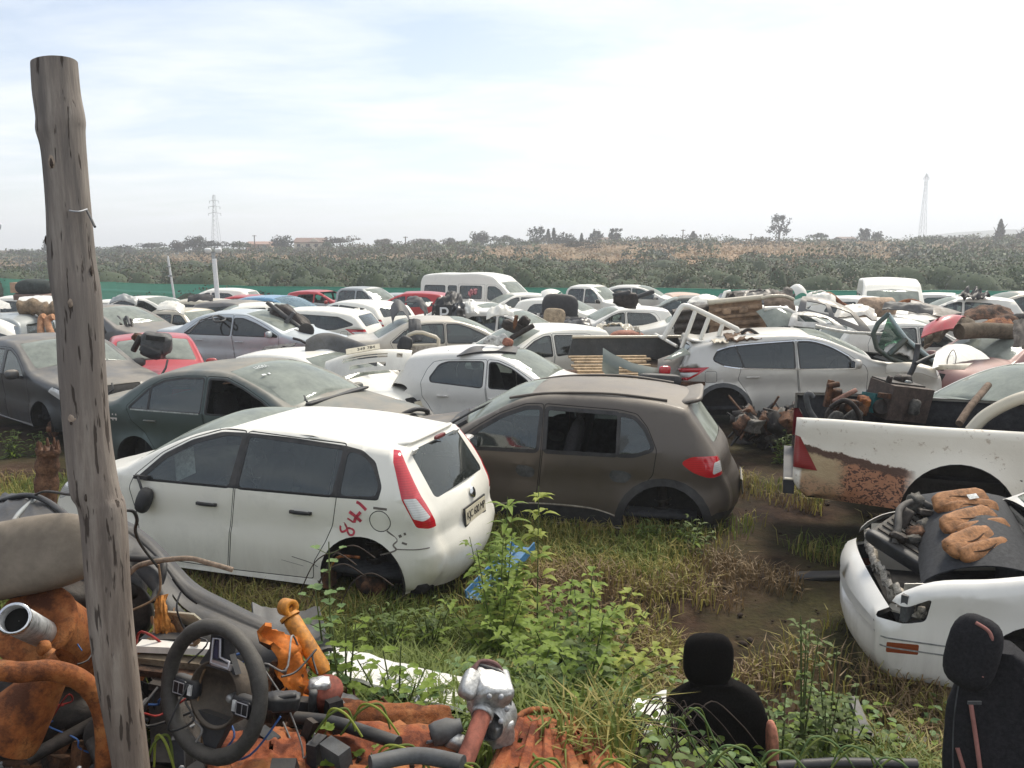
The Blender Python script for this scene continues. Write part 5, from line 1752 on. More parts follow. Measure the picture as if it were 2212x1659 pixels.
TREES = [
    ('shrub_tree', 'low dark bush on the ridge just right of the pole', 236, 300, 531, 549, 190, 'grey', 'round'),
    ('shrub_tree', 'broad grey bush on the ridge above the leaning thin pole', 296, 358, 527, 548, 195, 'grey', 'flat'),
    ('broad_tree', 'rounded dark tree left of the left lattice mast', 366, 412, 520, 548, 185, 'acacia', 'round'),
    ('broad_tree', 'tallest dark green tree beside the left lattice mast', 398, 446, 511, 547, 185, 'dark', 'round'),
    ('shrub_tree', 'wide grey green bush right of the left lattice mast', 440, 500, 519, 548, 188, 'grey', 'flat'),
    ('shrub_tree', 'low green bush left of the peach house', 494, 542, 524, 548, 182, 'green', 'flat'),
    ('broad_tree', 'dense blue green tree between the peach house and the gabled house', 582, 640, 508, 545, 178, 'dark', 'round'),
    ('broad_tree', 'small bush in front of the gabled house', 690, 722, 524, 540, 176, 'green', 'round'),
    ('acacia_tree', 'wide brown umbrella tree right of the gabled house', 694, 776, 512, 540, 185, 'acacia', 'flat'),
    ('acacia_tree', 'low brown acacia with thin top twigs above the estate car', 800, 850, 519, 540, 190, 'acacia', 'flat'),
    ('acacia_tree', 'flat brown acacia left of the minibus', 875, 938, 519, 540, 190, 'acacia', 'flat'),
    ('broad_tree', 'leaning grey tree above the left end of the minibus', 950, 992, 514, 540, 188, 'grey', 'round'),
    ('broad_tree', 'compact dark tree rising above the minibus roof', 1013, 1058, 499, 536, 190, 'dark', 'round'),
    ('acacia_tree', 'pale grey spreading tree right above the minibus', 1060, 1110, 511, 538, 188, 'grey', 'flat'),
    ('broad_tree', 'small round tree above the minibus windscreen', 1098, 1134, 516, 540, 188, 'grey', 'round'),
    ('gum_tree', 'upright dark gum tree at the left of the middle clump', 1138, 1180, 496, 532, 195, 'dark', 'feather'),
    ('conifer_tree', 'thin pointed conifer at the left of a pair', 1176, 1192, 498, 528, 200, 'pine', 'cone'),
    ('conifer_tree', 'thin pointed conifer behind the dark round tree', 1188, 1204, 497, 528, 201, 'pine', 'cone'),
    ('broad_tree', 'dark dense round tree of the middle clump', 1186, 1250, 503, 540, 186, 'dark', 'round'),
    ('conifer_tree', 'short thin conifer right of the middle clump', 1250, 1262, 508, 532, 200, 'pine', 'cone'),
    ('gum_tree', 'airy grey tree left of the low roofed house', 1270, 1306, 504, 530, 198, 'grey', 'feather', .7),
    ('gum_tree', 'dark tree right of the low roofed house', 1316, 1346, 499, 527, 196, 'dark', 'feather'),
    ('acacia_tree', 'low brown acacia on the dry slope right of the middle clump', 1330, 1390, 526, 542, 165, 'acacia', 'flat'),
    ('acacia_tree', 'brown thorn tree on the dry slope below the middle clump', 1215, 1300, 520, 556, 140, 'acacia', 'flat'),
    ('gum_tree', 'small dark tree left of the lone tall tree', 1482, 1512, 503, 526, 215, 'pine', 'cone'),
    ('gum_tree', 'lone tall feathery tree on the ridge right of centre', 1656, 1706, 471, 517, 200, 'pine', 'feather', 1.6),
    ('acacia_tree', 'low grey tree right of the lone tall tree', 1740, 1786, 505, 524, 215, 'dark', 'flat'),
    ('gum_tree', 'narrow dark tree left of a pair near the right lattice mast', 1854, 1878, 499, 526, 205, 'grey', 'feather'),
    ('gum_tree', 'dark tree right of a pair near the right lattice mast', 1880, 1908, 500, 526, 205, 'dark', 'round'),
    ('broad_tree', 'wide grey tree right of the right lattice mast', 1968, 2040, 512, 540, 180, 'acacia', 'flat'),
    ('conifer_tree', 'tall dark pointed conifer near the right edge', 2139, 2175, 477, 540, 175, 'pine', 'cone', 1.8),
    ('broad_tree', 'dark tree cut by the right edge', 2182, 2240, 487, 540, 172, 'grey', 'round', 1.3),
    ('conifer_tree', 'dark conifer half hidden by the pole', 90, 116, 513, 548, 190, 'pine', 'cone'),
    ('shrub_tree', 'long low grey bush on the ridge at the far left', 24, 92, 541, 560, 190, 'grey', 'flat')]
for a in TREES: tree(*a)

# ------------------------------------------------------------------ houses, masts, poles
WALLP = plain('peach_plaster', (.50, .33, .22), .9, var=.12, scale=3)
WALLC = plain('cream_plaster', (.58, .52, .42), .9, var=.12, scale=3)
ROOFB = plain('brown_roof_sheet', (.20, .13, .10), .8, scale=3)
ROOFP = plain('pink_roof_tile', (.34, .21, .16), .8, scale=3)
WIN = plain('dark_window', (.03, .035, .04), .3)


def house(label, x0, x1, ytop, ybase, d, wall, roof, gable=True, wins=2, yaw=0):
    p = at((x0 + x1) / 2, ybase, d)
    Wd = (x1 - x0) * S / FPX * d
    H = at(0, ytop, d).z - p.z
    r = thing('house', label, 'house', (p.x, d, p.z), (0, 0, yaw))
    m = MB()
    hw = H * .62
    m.box((0, 3, hw / 2 - 1.5), (Wd, 6, hw + 3), wall)
    if gable: m.prism([(-Wd * .02, hw), (Wd * .42, hw), (Wd * .20, H * .93)], -.35, 0, wall, Matrix.Rotation(R(90), 4, 'X'))
    m.build('wall', r)
    q = MB()
    q.grid(lambda u, v: ((u - .5) * (Wd + .5), -.4 + 6.8 * v, hw + (H - hw) * (1 - abs(v * 2 - 1))), 6, 8, roof, .12)
    q.build('roof', r)
    for k in range(wins):
        xx = Wd * (-.34 + .62 * k / max(1, wins - 1))
        w_ = MB()
        w_.box((xx, -.02, hw * .55), (Wd * .12, .06, hw * .42), WIN)
        w_.box((xx, -.03, hw * .32), (Wd * .14, .10, .07), wall)
        w_.build('window', r)
    dr = MB()
    dr.box((Wd * .02, -.02, hw * .40), (Wd * .06, .06, hw * .8), plain('door_brown', (.12, .07, .04), .7))
    dr.build('door', r)


house('peach walled house with a low pink roof left of the dense blue green tree', 532, 583, 521, 538, 205, WALLP, ROOFP, False)
house('cream house with a white gable right of the dense blue green tree', 636, 697, 513, 540, 190, WALLC, ROOFB, True, 3)
house('dark roofed low house among the middle clump of trees', 1290, 1340, 512, 528, 215, WALLP, ROOFB, False)
house('small white house right of the dark tree in the middle', 1340, 1376, 519, 528, 230, WALLC, ROOFP, False)
house('pale low house under the pair of trees on the right', 1818, 1850, 511, 525, 230, WALLC, ROOFB, False)
house('small reddish house on the far hill near the right edge', 2090, 2120, 512, 524, 240, WALLP, ROOFP, False)
house('pale house cut by the left edge', -16, 12, 541, 556, 210, WALLC, ROOFB, False)

STEEL = plain('galvanised_steel', (.36, .37, .38), .6, .3)


def mast(label, px, ytop, ybase, d, wb, wt, arms):
    p = at(px, ybase, d)
    H = at(px, ytop, d).z - p.z
    r = thing('lattice_mast', label, 'mast', (p.x, d, p.z))
    k = d / FPX
    m = MB()
    lv = 11
    hw = lambda t: (wb + (wt - wb) * min(1, t * 1.25)) * k / 2
    for sx in (-1, 1):
        for sy in (-1, 1):
            m.tube([(sx * hw(t), sy * hw(t), -4 * (t == 0) + H * t) for t in np.linspace(0, .985, lv)], 0.17 * k, STEEL, 4)
    for i in range(lv - 1):
        a, b = i / (lv - 1) * .985, (i + 1) / (lv - 1) * .985
        for s_ in (-1, 1):
            m.tube([(-hw(a) * s_, -hw(a), H * a), (hw(b) * s_, -hw(b), H * b)], .10 * k, STEEL, 4)
            m.tube([(-hw(a), -hw(a) * s_, H * a), (-hw(b), hw(b) * s_, H * b)], .10 * k, STEEL, 4)
    m.tube([(0, 0, H * .96), (0, 0, H)], .3 * k, STEEL, 4)
    m.build('tower', r)
    for t, w_ in arms:
        am = MB()
        for s_ in (-1, 1):
            am.tube([(-w_ * k, 0, H * t), (0, s_ * hw(t), H * (t + .02)), (w_ * k, 0, H * t)], .26 * k, STEEL, 4)
            am.tube([(s_ * w_ * k, 0, H * t), (s_ * w_ * k, 0, H * t - 2.2 * k)], .3 * k, STEEL, 4)
        am.build('cross_arm', r)


mast('thin steel lattice mast with short cross arms on the left skyline', 467, 420, 522, 330, 7, 2.0, ((.60, 6), (.74, 5.5), (.86, 4.5)))
mast('tall plain steel lattice mast on the right skyline', 1992, 374, 512, 340, 5.2, 2.0, ((.93, 2.6),))

WHITEP = plain('white_pole_paint', (.72, .72, .72), .6, var=.08)
p = at(473, 646, 31)
r = thing('lamp_post', 'white post with floodlights rising between the cars left of centre', 'lamp post', (p.x, 31, ground_z(p.x, 31)))
z1 = at(470, 559, 31).z - r.location.z
m = MB(); m.tube([(0, 0, 0), (-.10, 0, z1)], .085, WHITEP, 10); m.build('post', r)
m = MB()
m.box((-.12, 0, z1 + .10), (.10, .10, .2), STEEL)
m.box((-.10, 0, z1 + .22), (.46, .08, .05), STEEL)
m.build('bracket', r)
for q in (-.28, .10):
    m = MB(); m.rbox((q, -.08, z1 + .30), (.24, .12, .17), WHITEP, (R(25), 0, 0), 4); m.build('floodlight', r)
p = at(374, 618, 52)
r = thing('pole', 'thin leaning pale pole in front of the thicket on the left', 'pole', (p.x, 52, ground_z(p.x, 52)))
z1 = at(367, 553, 52).z - r.location.z
m = MB(); m.tube([(0.1, 0, 0), (-.22, 0, z1)], .07, WHITEP, 8); m.build('shaft', r)
m = MB(); m.box((-.12, -.08, z1 * .62), (.25, .08, .10), STEEL); m.box((-.17, -.08, z1 * .8), (.2, .08, .08), STEEL); m.build('clamp', r)
p = at(-6, 640, 22)
r = thing('lamp_post', 'floodlight head reaching in at the left edge above the ridge', 'lamp post', (p.x, 22, ground_z(p.x, 22)))
z1 = at(0, 500, 22).z - r.location.z
m = MB(); m.tube([(0, 0, 0), (0, 0, z1), (.06, 0, z1 + .08), (.14, 0, z1 + .12)], .04, STEEL, 8); m.build('post', r)
m = MB(); m.rbox((.16, 0, z1 + .13), (.17, .12, .15), STEEL, (0, R(15), 0), 5); m.box((.16, -.062, z1 + .13), (.13, .012, .11), CLEAR_L, (0, R(15), 0)); m.build('floodlight', r)
for px, yt, yb, d in ((876, 511, 520, 180), (1475, 496, 520, 200), (195, 536, 548, 190), (1622, 505, 520, 210), (550, 508, 525, 205)):
    p = at(px, yb, d)
    m = MB(); m.tube([(p.x, d, p.z - 2), (p.x, d, at(px, yt, d).z)], .12, BARK, 5)
    m.box((p.x, d, at(px, yt + 1.5, d).z), (1.0, .12, .12), BARK)
    solo(m, 'utility_pole', {876: 'short dark utility pole on the ridge left of the minibus', 1475: 'thin utility pole left of the small dark conifer on the ridge', 195: 'small dark utility pole just right of the big pole top of the ridge',
         1622: 'thin utility pole left of the lone tall tree', 550: 'thin utility pole behind the peach house'}[px], 'utility pole')
# ------------------------------------------------------------------ loose parts
P3 = at


def gp(px, py):
    """where the sight line through a photo point meets the ground"""
    d = 1.5
    while d < 80:
        p = at(px, py, d)
        if p.z <= ground_z(p.x, d): return Vector((p.x, d, ground_z(p.x, d)))
        d *= 1.01
    return at(px, py, 80)


def patch(name, label, cat, corners, mat, nu=14, nv=8, bend=(0, 0), th=.012, mat2=None, hole=None, crump=0.0, seed=0, group=None, build=True):
    """bent panel through four photo corners (px,py,d): near-left, far-left, far-right, near-right"""
    A, B, Cc, D = (at(*q) for q in corners)
    nrm = (Cc - A).cross(B - D).normalized()
    if nrm.y > 0: nrm = -nrm

    def fn(u, v):
        p = A.lerp(D, u).lerp(B.lerp(Cc, u), v)
        k = bend[0] * (1 - (2 * u - 1) ** 2) + bend[1] * (1 - (2 * v - 1) ** 2)
        if crump: k += crump * mnoise.noise(Vector((u * 5, v * 4, seed))) + crump * .5 * mnoise.noise(Vector((u * 13, v * 11, seed + 4)))
        return p + nrm * k
    m = MB()
    m.grid(fn, nu, nv, mat, th, mat2, hole)
    if not build: return m, fn
    return solo(m, name, label, cat, group)


def rod(name, label, cat, pts, r, mat, n=8, smooth=True, group=None):
    m = MB()
    Q = [at(*q) for q in pts]
    m.tube(curve(Q, 6) if smooth and len(Q) > 2 else Q, r, mat, n)
    return solo(m, name, label, cat, group)


def lumps(name, label, cat, items, group=None):
    """an assembly: items (kind, part name, at, size, mat, rot)"""
    c = items[0][2]
    root = thing(name, label, cat, at(*c), group=group)
    for kind, pn, pos, size, mat, rot in items:
        m = MB()
        q = at(*pos) - root.location
        rt = tuple(R(a) for a in rot)
        if kind == 'box': m.box(q, size, mat, rt)
        elif kind == 'rbox': m.rbox(q, size, mat, rt, 4.2, 26, 14, 1, .16)
        elif kind == 'cyl':
            ax = Euler(rt).to_matrix() @ Vector((0, 0, 1))
            m.lathe([(.001, -size[1] / 2), (size[0] * .9, -size[1] / 2), (size[0], -size[1] * .42), (size[0], size[1] * .42), (size[0] * .9, size[1] / 2), (.001, size[1] / 2)], mat, q, ax, 16)
        m.build(pn, root)
    return root


# ---- the big pole and the stump behind it
def pole_mat():
    t = NT('weathered_pole')
    tc = t.n('ShaderNodeTexCoord').outputs['Object']
    mp = t.n('ShaderNodeMapping', Vector=tc, Scale=(34, 34, 3.0)).outputs[0]
    n = t.noise(1.0, 8, .7, mp)
    n2 = t.noise(3.0, 6, .65, tc)
    z = t.n('ShaderNodeSeparateXYZ', Vector=tc).outputs['Z']
    c = t.ramp(n, [(.38, (.075, .056, .043)), (.5, (.19, .15, .118)), (.62, (.33, .285, .235))])
    c = t.mix(t.ramp(n2, [(.45, 0), (.62, .6)]), c, (.11, .085, .068))
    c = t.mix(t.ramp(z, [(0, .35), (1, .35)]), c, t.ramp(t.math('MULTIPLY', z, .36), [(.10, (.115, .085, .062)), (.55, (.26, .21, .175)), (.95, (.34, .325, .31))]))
    mp2 = t.n('ShaderNodeMapping', Vector=tc, Scale=(75, 75, 9)).outputs[0]
    crack = t.ramp(t.noise(1.0, 3, .5, mp2), [(.615, 0), (.65, 1)])
    c = t.mix(t.mul(crack, .8), c, (.035, .025, .02))
    mp3 = t.n('ShaderNodeMapping', Vector=tc, Scale=(40, 40, 5), Location=(3, 1, 0)).outputs[0]
    resin = t.mul(t.ramp(t.noise(1.0, 4, .6, mp3), [(.585, 0), (.63, 1)]), t.ramp(t.math('MULTIPLY', z, .36), [(.28, 1), (.46, 0)]))
    c = t.mix(t.mul(resin, .8), c, (.52, .45, .36))
    return t.done(t.bsdf(c, .85, 0, bump=t.math('ADD', n, t.mul(crack, -.8)), bs=.7, bd=.008, spec=.25))


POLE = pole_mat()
cut = plain('end_grain', (.30, .27, .24), .9, scale=30)
knot = plain('knot_dark', (.06, .045, .036), .9, scale=40)
kring = plain('knot_ring', (.34, .27, .21), .9, scale=30)
PD = 1.95
cen = [(117, 136, 44), (122, 200, 45.5), (131, 255, 47), (131, 285, 47), (138, 330, 43.5), (148, 450, 44), (155, 560, 47.5), (164, 620, 49), (172, 680, 47), (178, 800, 47.5), (190, 950, 48), (205, 1060, 51), (222, 1110, 49),
       (236, 1300, 47), (252, 1450, 46), (284, 1660, 40), (312, 1900, 38)]
m = MB()
cc = [at(x, y, PD) for x, y, r in cen]
path = curve(cc, 5)
rad = [r[0] for r in curve([(q[2] * S / FPX * PD, 0, 0) for q in cen], 5)]
N = 40
vs, fs = [], []
for i, (p, r) in enumerate(zip(path, rad)):
    for k in range(N):
        a = 2 * math.pi * k / N
        rr = r * (1 + .035 * mnoise.noise(Vector((math.cos(a) * 1.5, math.sin(a) * 1.5, p.z * 2.2))) + .018 * mnoise.noise(Vector((math.cos(a) * 5, math.sin(a) * 5, p.z * 3))))
        vs.append((p.x + rr * math.cos(a), p.y + rr * math.sin(a), p.z + (.008 * math.cos(a + .5) if i == 0 else 0)))
for i in range(len(path) - 1):
    for k in range(N): fs.append((i * N + k, (i + 1) * N + k, (i + 1) * N + (k + 1) % N, i * N + (k + 1) % N))
m.add(vs, fs, POLE)
m.add(vs[:N], [tuple(range(N))], cut, False)
root = thing('timber_pole', 'thick weathered grey brown timber pole standing in the left foreground', 'pole', path[-1])
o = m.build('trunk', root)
o.location = -path[-1]
for px, py, w_, h_, mt in ((136, 354, .024, .055, kring), (136, 357, .013, .033, knot), (267, 895, .03, .03, kring), (266, 905, .009, .012, knot), (260, 1062, .008, .03, knot), (176, 652, .018, .03, kring), (108, 520, .008, .03, knot), (205, 585, .006, .035, knot)):
    if px > 240: px -= 88 if py < 1000 else 50
    p = at(px, py, PD)
    k = min(range(len(path)), key=lambda i: abs(path[i].z - p.z))
    dx = p.x - path[k].x
    yy = path[k].y - math.sqrt(max(0, rad[k] ** 2 - dx * dx))
    m = MB()
    m.rbox((p.x, yy + (.001 if mt is kring else 0), p.z), (w_ * .65, .007 if mt is kring else .010, h_ * .65), mt, None, 2, 18, 10, 1, .25)
    o = m.build('knot', root)
    o.location = -path[-1]
m = MB()
m.tube([at(188, 455, PD - .02), at(198, 475, PD - .06), at(205, 490, PD - .08)], .003, GREYP, 6)
m.tube(curve([at(150, 455, PD - .05), at(170, 457, PD - .055), at(188, 452, PD - .03)]), .002, STEEL, 6)
o = m.build('bent_nail', root)
o.location = -path[-1]

SW = rust('charred_stump', (.10, .05, .03), (.03, .018, .013), (.22, .12, .07), 7)
m = MB()
pp = [at(104, 968, 4.4), at(102, 1010, 4.4), at(100, 1080, 4.4), at(98, 1300, 4.4)]
m.tube(curve(pp, 5), [.058 + .006 * math.sin(i * 1.7) for i in range(16)], SW, 14)
for q in range(9):
    a = q * .7
    m.tube([pp[0] + Vector((.045 * math.cos(a), .045 * math.sin(a), -.03)), pp[0] + Vector((.05 * math.cos(a), .05 * math.sin(a), .02 + .03 * rng.random()))], [.018, .004], SW, 5)
solo(m, 'fence_stump', 'short broken reddish brown fence post left of the big pole', 'post')
rod('wire', 'bent dark wire running from the broken post to the big pole', 'wire', [(60, 1078, 3.5), (95, 1062, 3.2), (150, 1068, 2.6), (195, 1066, 2.02)], .005, GREASE)
rod('hose', 'thin black hose hooked to the right side of the big pole', 'hose', [(255, 1105, 1.97), (285, 1103, 2.0), (296, 1122, 2.05), (293, 1150, 2.2), (310, 1185, 2.6), (345, 1230, 2.9)], .0045, BLACKP)

# ---- heap on the left
BEIGE = plain('beige_plastic', (.20, .165, .125), .7, var=.18, scale=6, bump=.15)
m = MB()
m.rbox((0, 0, 0), (.56, .15, .235), BEIGE, None, 3.0, 36, 18, 1, .02)
m.tube([(.27 * math.cos(q), -.01, .113 * math.sin(q)) for q in np.linspace(0, 6.283, 41)[:-1]], .006, TRIM, 6, closed=True)
o = m.build('seat_shell', origin=(0, 0, 0), loc=at(20, 1208, 2.45), rot=(R(-22), R(-9), R(8)))
tag(o, 'smooth dusty beige seat back shell at the far left of the scrap heap', 'seat shell')
m = MB()
m.rbox((0, 0, 0), (.15, .12, .17), BEIGE, None, 3.0, 20, 10)
tag(m.build('headrest', origin=(0, 0, 0), loc=at(180, 1165, 2.72), rot=(R(-10), R(-14), 0)), 'small beige headrest behind the big pole beside the beige seat shell', 'headrest')
patch('scrap_bonnet', 'dark blue black bonnet panel leaning at the left edge behind the beige shell', 'car panel', [(-30, 1180, 3.0), (-30, 1085, 3.6), (62, 1075, 3.6), (210, 1150, 3.0)], BLACKP, bend=(.03, .02), crump=.02)
rod('trim_strip', 'thin bluish trim strip crossing the dark bonnet panel', 'trim strip', [(5, 1165, 2.9), (40, 1110, 3.2), (75, 1078, 3.4)], .009, PALEG)
rod('rubber_seal', 'black rubber seal arching over the dark bonnet panel', 'seal', [(-10, 1085, 3.5), (55, 1070, 3.4), (105, 1085, 3.3), (190, 1150, 2.9)], .012, BLACKP)

ex = thing('silencer', 'rust orange exhaust silencer with a bright cut tailpipe', 'silencer', at(130, 1400, 2.5))
a, b = at(72, 1345, 2.38), at(245, 1455, 2.85)
ax = (b - a)
L = ax.length
m = MB()
m.lathe([(.001, -.005), (.06, 0), (.112, .0), (.122, .008), (.122, .018), (.115, .025), (.115, L - .02), (.122, L - .015), (.10, L), (.001, L)], RUST_O, a - ex.location, ax, 36)
m.build('drum', ex)
m = MB()
p0, p1 = at(92, 1368, 2.36), at(30, 1336, 2.10)
dr = (p1 - p0)
m.lathe([(.040, 0), (.040, dr.length), (.035, dr.length), (.034, .03), (.001, .03)], ALU, p0 - ex.location, dr, 24)
m.lathe([(.041, dr.length - .012), (.043, dr.length - .005), (.041, dr.length + .002), (.035, dr.length + .002)], CHROME, p0 - ex.location, dr, 24)
m.lathe([(.034, dr.length - .05), (.001, dr.length - .05)], GAP, p0 - ex.location, dr, 24)
m.build('tailpipe', ex)
m = MB()
for q in ((95, 1400), (110, 1418), (98, 1440), (120, 1447)): m.rbox(at(q[0], q[1], 2.24) - ex.location, (.045, .04, .035), RUST_O, (q[0], q[1], 0), 2.6, 10, 6)
m.build('hanger_bracket', ex)
rod('exhaust_pipe', 'rusty exhaust pipe curving down in front of the silencer', 'exhaust pipe', [(-40, 1440, 2.05), (40, 1452, 2.05), (110, 1448, 2.08), (175, 1470, 2.12), (215, 1520, 2.15), (228, 1590, 2.15), (226, 1700, 2.15)], .027, RUST_O, 14)
rod('exhaust_pipe', 'second rusty pipe behind the curved exhaust pipe at the heap bottom', 'exhaust pipe', [(205, 1505, 2.2), (235, 1480, 2.35), (268, 1462, 2.6)], .016, RUST_O, 10)
m = MB()
m.lathe([(.10, 0), (.095, .03), (.07, .12), (.045, .2), (.035, .26)], RUST_O, at(10, 1585, 2.15), Vector((.6, .2, .75)), 26)
solo(m, 'catalyst_cone', 'large rusty cone shaped exhaust shell in the bottom left corner', 'exhaust part')
for k, (q, lb) in enumerate((([(150, 1420, 2.9), (250, 1390, 3.0)], 'greasy iron bar lying under the silencer'), ([(60, 1640, 2.35), (260, 1530, 2.5)], 'greasy iron bar at the bottom left behind the curved pipe'),
                             ([(200, 1600, 2.4), (240, 1690, 2.3)], 'greasy iron bar beside the foot of the big pole'))):
    rod('iron_bar', lb, 'iron bar', q, .022, GREASE, 8, False, 'greasy iron bars in the heap')
lumps('gearbox', 'dark greasy gearbox lump behind the silencer', 'gearbox', [('rbox', 'case', (205, 1300, 3.0), (.34, .26, .26), GREASE, (20, 10, 30)), ('cyl', 'bell', (250, 1330, 2.95), (.13, .10), GREASE, (60, 30, 0)), ('cyl', 'shaft', (160, 1265, 2.95), (.03, .25), GREASE, (0, 70, 0))])
lumps('engine_block', 'dark engine block buried at the bottom left of the heap', 'engine', [('rbox', 'block', (120, 1560, 2.6), (.5, .3, .34), GREASE, (10, 20, 15)), ('cyl', 'pulley', (235, 1585, 2.42), (.07, .05), GREASE, (80, 20, 0)), ('box', 'sump', (60, 1660, 2.5), (.4, .3, .2), RUST_D, (0, 15, 20))])

# the dark bumper with two slots and a piece of number plate
m = MB()
top = curve([at(255, 1120, 3.2), at(300, 1145, 3.18), at(350, 1188, 3.12), at(420, 1262, 3.02), at(500, 1306, 2.95), at(640, 1375, 2.88)], 8)
botm = curve([at(262, 1215, 2.95), at(300, 1240, 2.95), at(350, 1300, 2.85), at(390, 1385, 2.75), at(470, 1420, 2.72), at(600, 1445, 2.70)], 8)


def bfn(u, v):
    i = u * (len(top) - 1)
    k = min(int(i), len(top) - 2)
    t_ = i - k
    a_, b_ = top[k].lerp(top[k + 1], t_), botm[k].lerp(botm[k + 1], t_)
    p = a_.lerp(b_, v)
    return p + Vector((-.01, -.03, .03)) * (1 - (2 * v - 1) ** 2) + Vector((0, .010, -.010)) * (math.exp(-((v - .30) / .05) ** 2) - math.exp(-((v - .12) / .05) ** 2))


NAVY = paint('blue_black_bumper', (.030, .036, .045), .1, dust=.22, rough=.3)
m.grid(bfn, 60, 24, NAVY, .008, BLACKP, lambda u, v: (.50 < u < .66 and .28 < v < .35) or (.53 < u < .70 and .50 < v < .56))
solo(m, 'bumper', 'blue black slotted bumper lying across the left heap', 'bumper')
m = MB()
m.box((0, 0, 0), (.20, .085, .006), PLATE)
po = tag(m.build('number_plate', origin=(0, 0, 0)), 'broken piece of number plate reading GP on the blue black bumper', 'number plate')
p = at(392, 1336, 2.76)
po.matrix_world = Matrix.Translation(p) @ Euler((R(52), R(8), R(152))).to_matrix().to_4x4()
text_mesh('GP', .075, INK, 'plate_lettering', po, Matrix.Translation((.03, 0, .004)))
patch('inner_guard', 'dull black inner guard under the end of the blue black bumper', 'car panel', [(560, 1385, 2.85), (545, 1300, 3.2), (690, 1310, 3.2), (720, 1400, 2.9)], GREYP, bend=(.03, .02), crump=.02)
rod('pipe', 'pale bent pipe pointing right in front of the white hatchback door', 'pipe', [(278, 1240, 2.9), (310, 1218, 2.9), (400, 1206, 2.9), (450, 1216, 2.9), (503, 1231, 2.9)], .0095, plain('pale_rusty_pipe', (.24, .18, .13), .8, scale=40), 12)
OR = plain('orange_bracket', (.42, .17, .035), .8, var=.5, scale=22)
patch('bracket', 'small orange rusted bracket in front of the blue black bumper', 'bracket', [(336, 1368, 2.7), (338, 1290, 2.75), (356, 1284, 2.75), (376, 1372, 2.7)], OR, bend=(.01, .01), crump=.02)
TAN = plain('dirty_tan_plastic', (.20, .125, .07), .8, scale=10)
patch('liner', 'dirty tan plastic liner below the orange bracket', 'car panel', [(318, 1378, 2.65), (330, 1330, 2.75), (372, 1330, 2.75), (428, 1378, 2.6)], TAN, bend=(-.04, -.03), crump=.03)
patch('scrap_piece', 'cream panel piece showing between the big pole and the bumper', 'car panel', [(278, 1262, 3.1), (280, 1215, 3.2), (345, 1225, 3.2), (340, 1268, 3.1)], CREAM, bend=(.01, .01), crump=.01)
rod('grille_bar', 'black grille bar hanging over the cream panel piece', 'grille bar', [(275, 1205, 2.95), (345, 1212, 2.95), (352, 1235, 2.92), (345, 1262, 2.9), (330, 1300, 2.85)], .014, BLACKP)
RB = plain('dirty_rail', (.16, .125, .085), .8, scale=18)
for k, (q, lb, mt) in enumerate((([(300, 1395, 2.62), (460, 1402, 2.62)], 'white topped rail behind the steering wheel rim', WHITE2), ([(300, 1420, 2.6), (500, 1440, 2.58)], 'dirty rail lying just under the white topped rail', RB),
                                 ([(300, 1445, 2.56), (470, 1465, 2.55)], 'brown rail seen through the left of the steering wheel', RUST_D), ([(310, 1380, 2.68), (420, 1380, 2.66)], 'black rail touching the tan liner', BLACKP),
                                 ([(330, 1475, 2.52), (450, 1500, 2.5)], 'thin dark rail behind the wheel hub', GREASE))):
    A_, B_ = at(*q[0]), at(*q[1])
    m = MB()
    m.box((A_ + B_) / 2, ((B_ - A_).length, .05, .022), mt, (0, -math.asin((B_ - A_).z / (B_ - A_).length), math.atan2((B_ - A_).y, (B_ - A_).x)))
    solo(m, 'door_rail', lb, 'rail', 'rails in the heap')

# ---- steering wheel
LEATH = plain('worn_leather', (.040, .037, .033), .62, var=.35, scale=40, dust=.35)
HUB = plain('dusty_hub', (.055, .040, .028), .8, scale=18, dust=.4)
SATIN = plain('satin_trim', (.42, .41, .43), .3, .7, var=.1)
swp = at(460, 1493, 2.22)
st = thing('loose_steering', 'worn black steering wheel without airbag standing in the heap', 'steering wheel', swp)
zdir = Vector((-.46, -.86, .22)).normalized()
xd = Vector((0, 0, 1)).cross(zdir).normalized()
yd = zdir.cross(xd)
st.rotation_euler = Matrix((xd, yd, zdir)).transposed().to_euler()
RW = .178
m = MB()
ring = [(RW * math.cos(q), RW * math.sin(q) * 1.0, 0) for q in np.linspace(0, 2 * math.pi, 65)[:-1]]
m.tube(ring, [.0215 + .0025 * (abs(math.sin(q * 2 + .6)) > .9) for q in np.linspace(0, 2 * math.pi, 65)[:-1]], LEATH, 14, closed=True)
m.build('rim', st)
m = MB()
m.lathe([(.001, -.065), (.03, -.06), (.055, -.055), (.076, -.035), (.088, -.004), (.095, -.002), (.092, -.07), (.001, -.085)], HUB, (0, -.012, 0), (0, 0, 1), 30)
m.lathe([(.001, -.025), (.008, -.025), (.012, -.03), (.014, -.055)], ALU, (.035, -.02, 0), (0, 0, 1), 12)
m.build('hub', st)
m = MB()
m.prism([(-.038, .165), (.038, .165), (.040, .11), (.072, .06), (-.072, .06), (-.040, .11)], -.028, -.006, BLACKP)
m.build('spoke', st)
m = MB()
m.tube([(-.022, .075, 0), (-.020, .145, .0), (.006, .148, .0), (.012, .098, 0), (.048, .092, 0), (.050, .074, 0)], .0045, SATIN, 6, closed=True)
m.box((.02, .078, -.002), (.075, .016, .008), SATIN)
m.box((-.006, .115, -.004), (.024, .05, .005), plain('blue_black', (.02, .02, .05), .4))
m.build('spoke_trim', st)
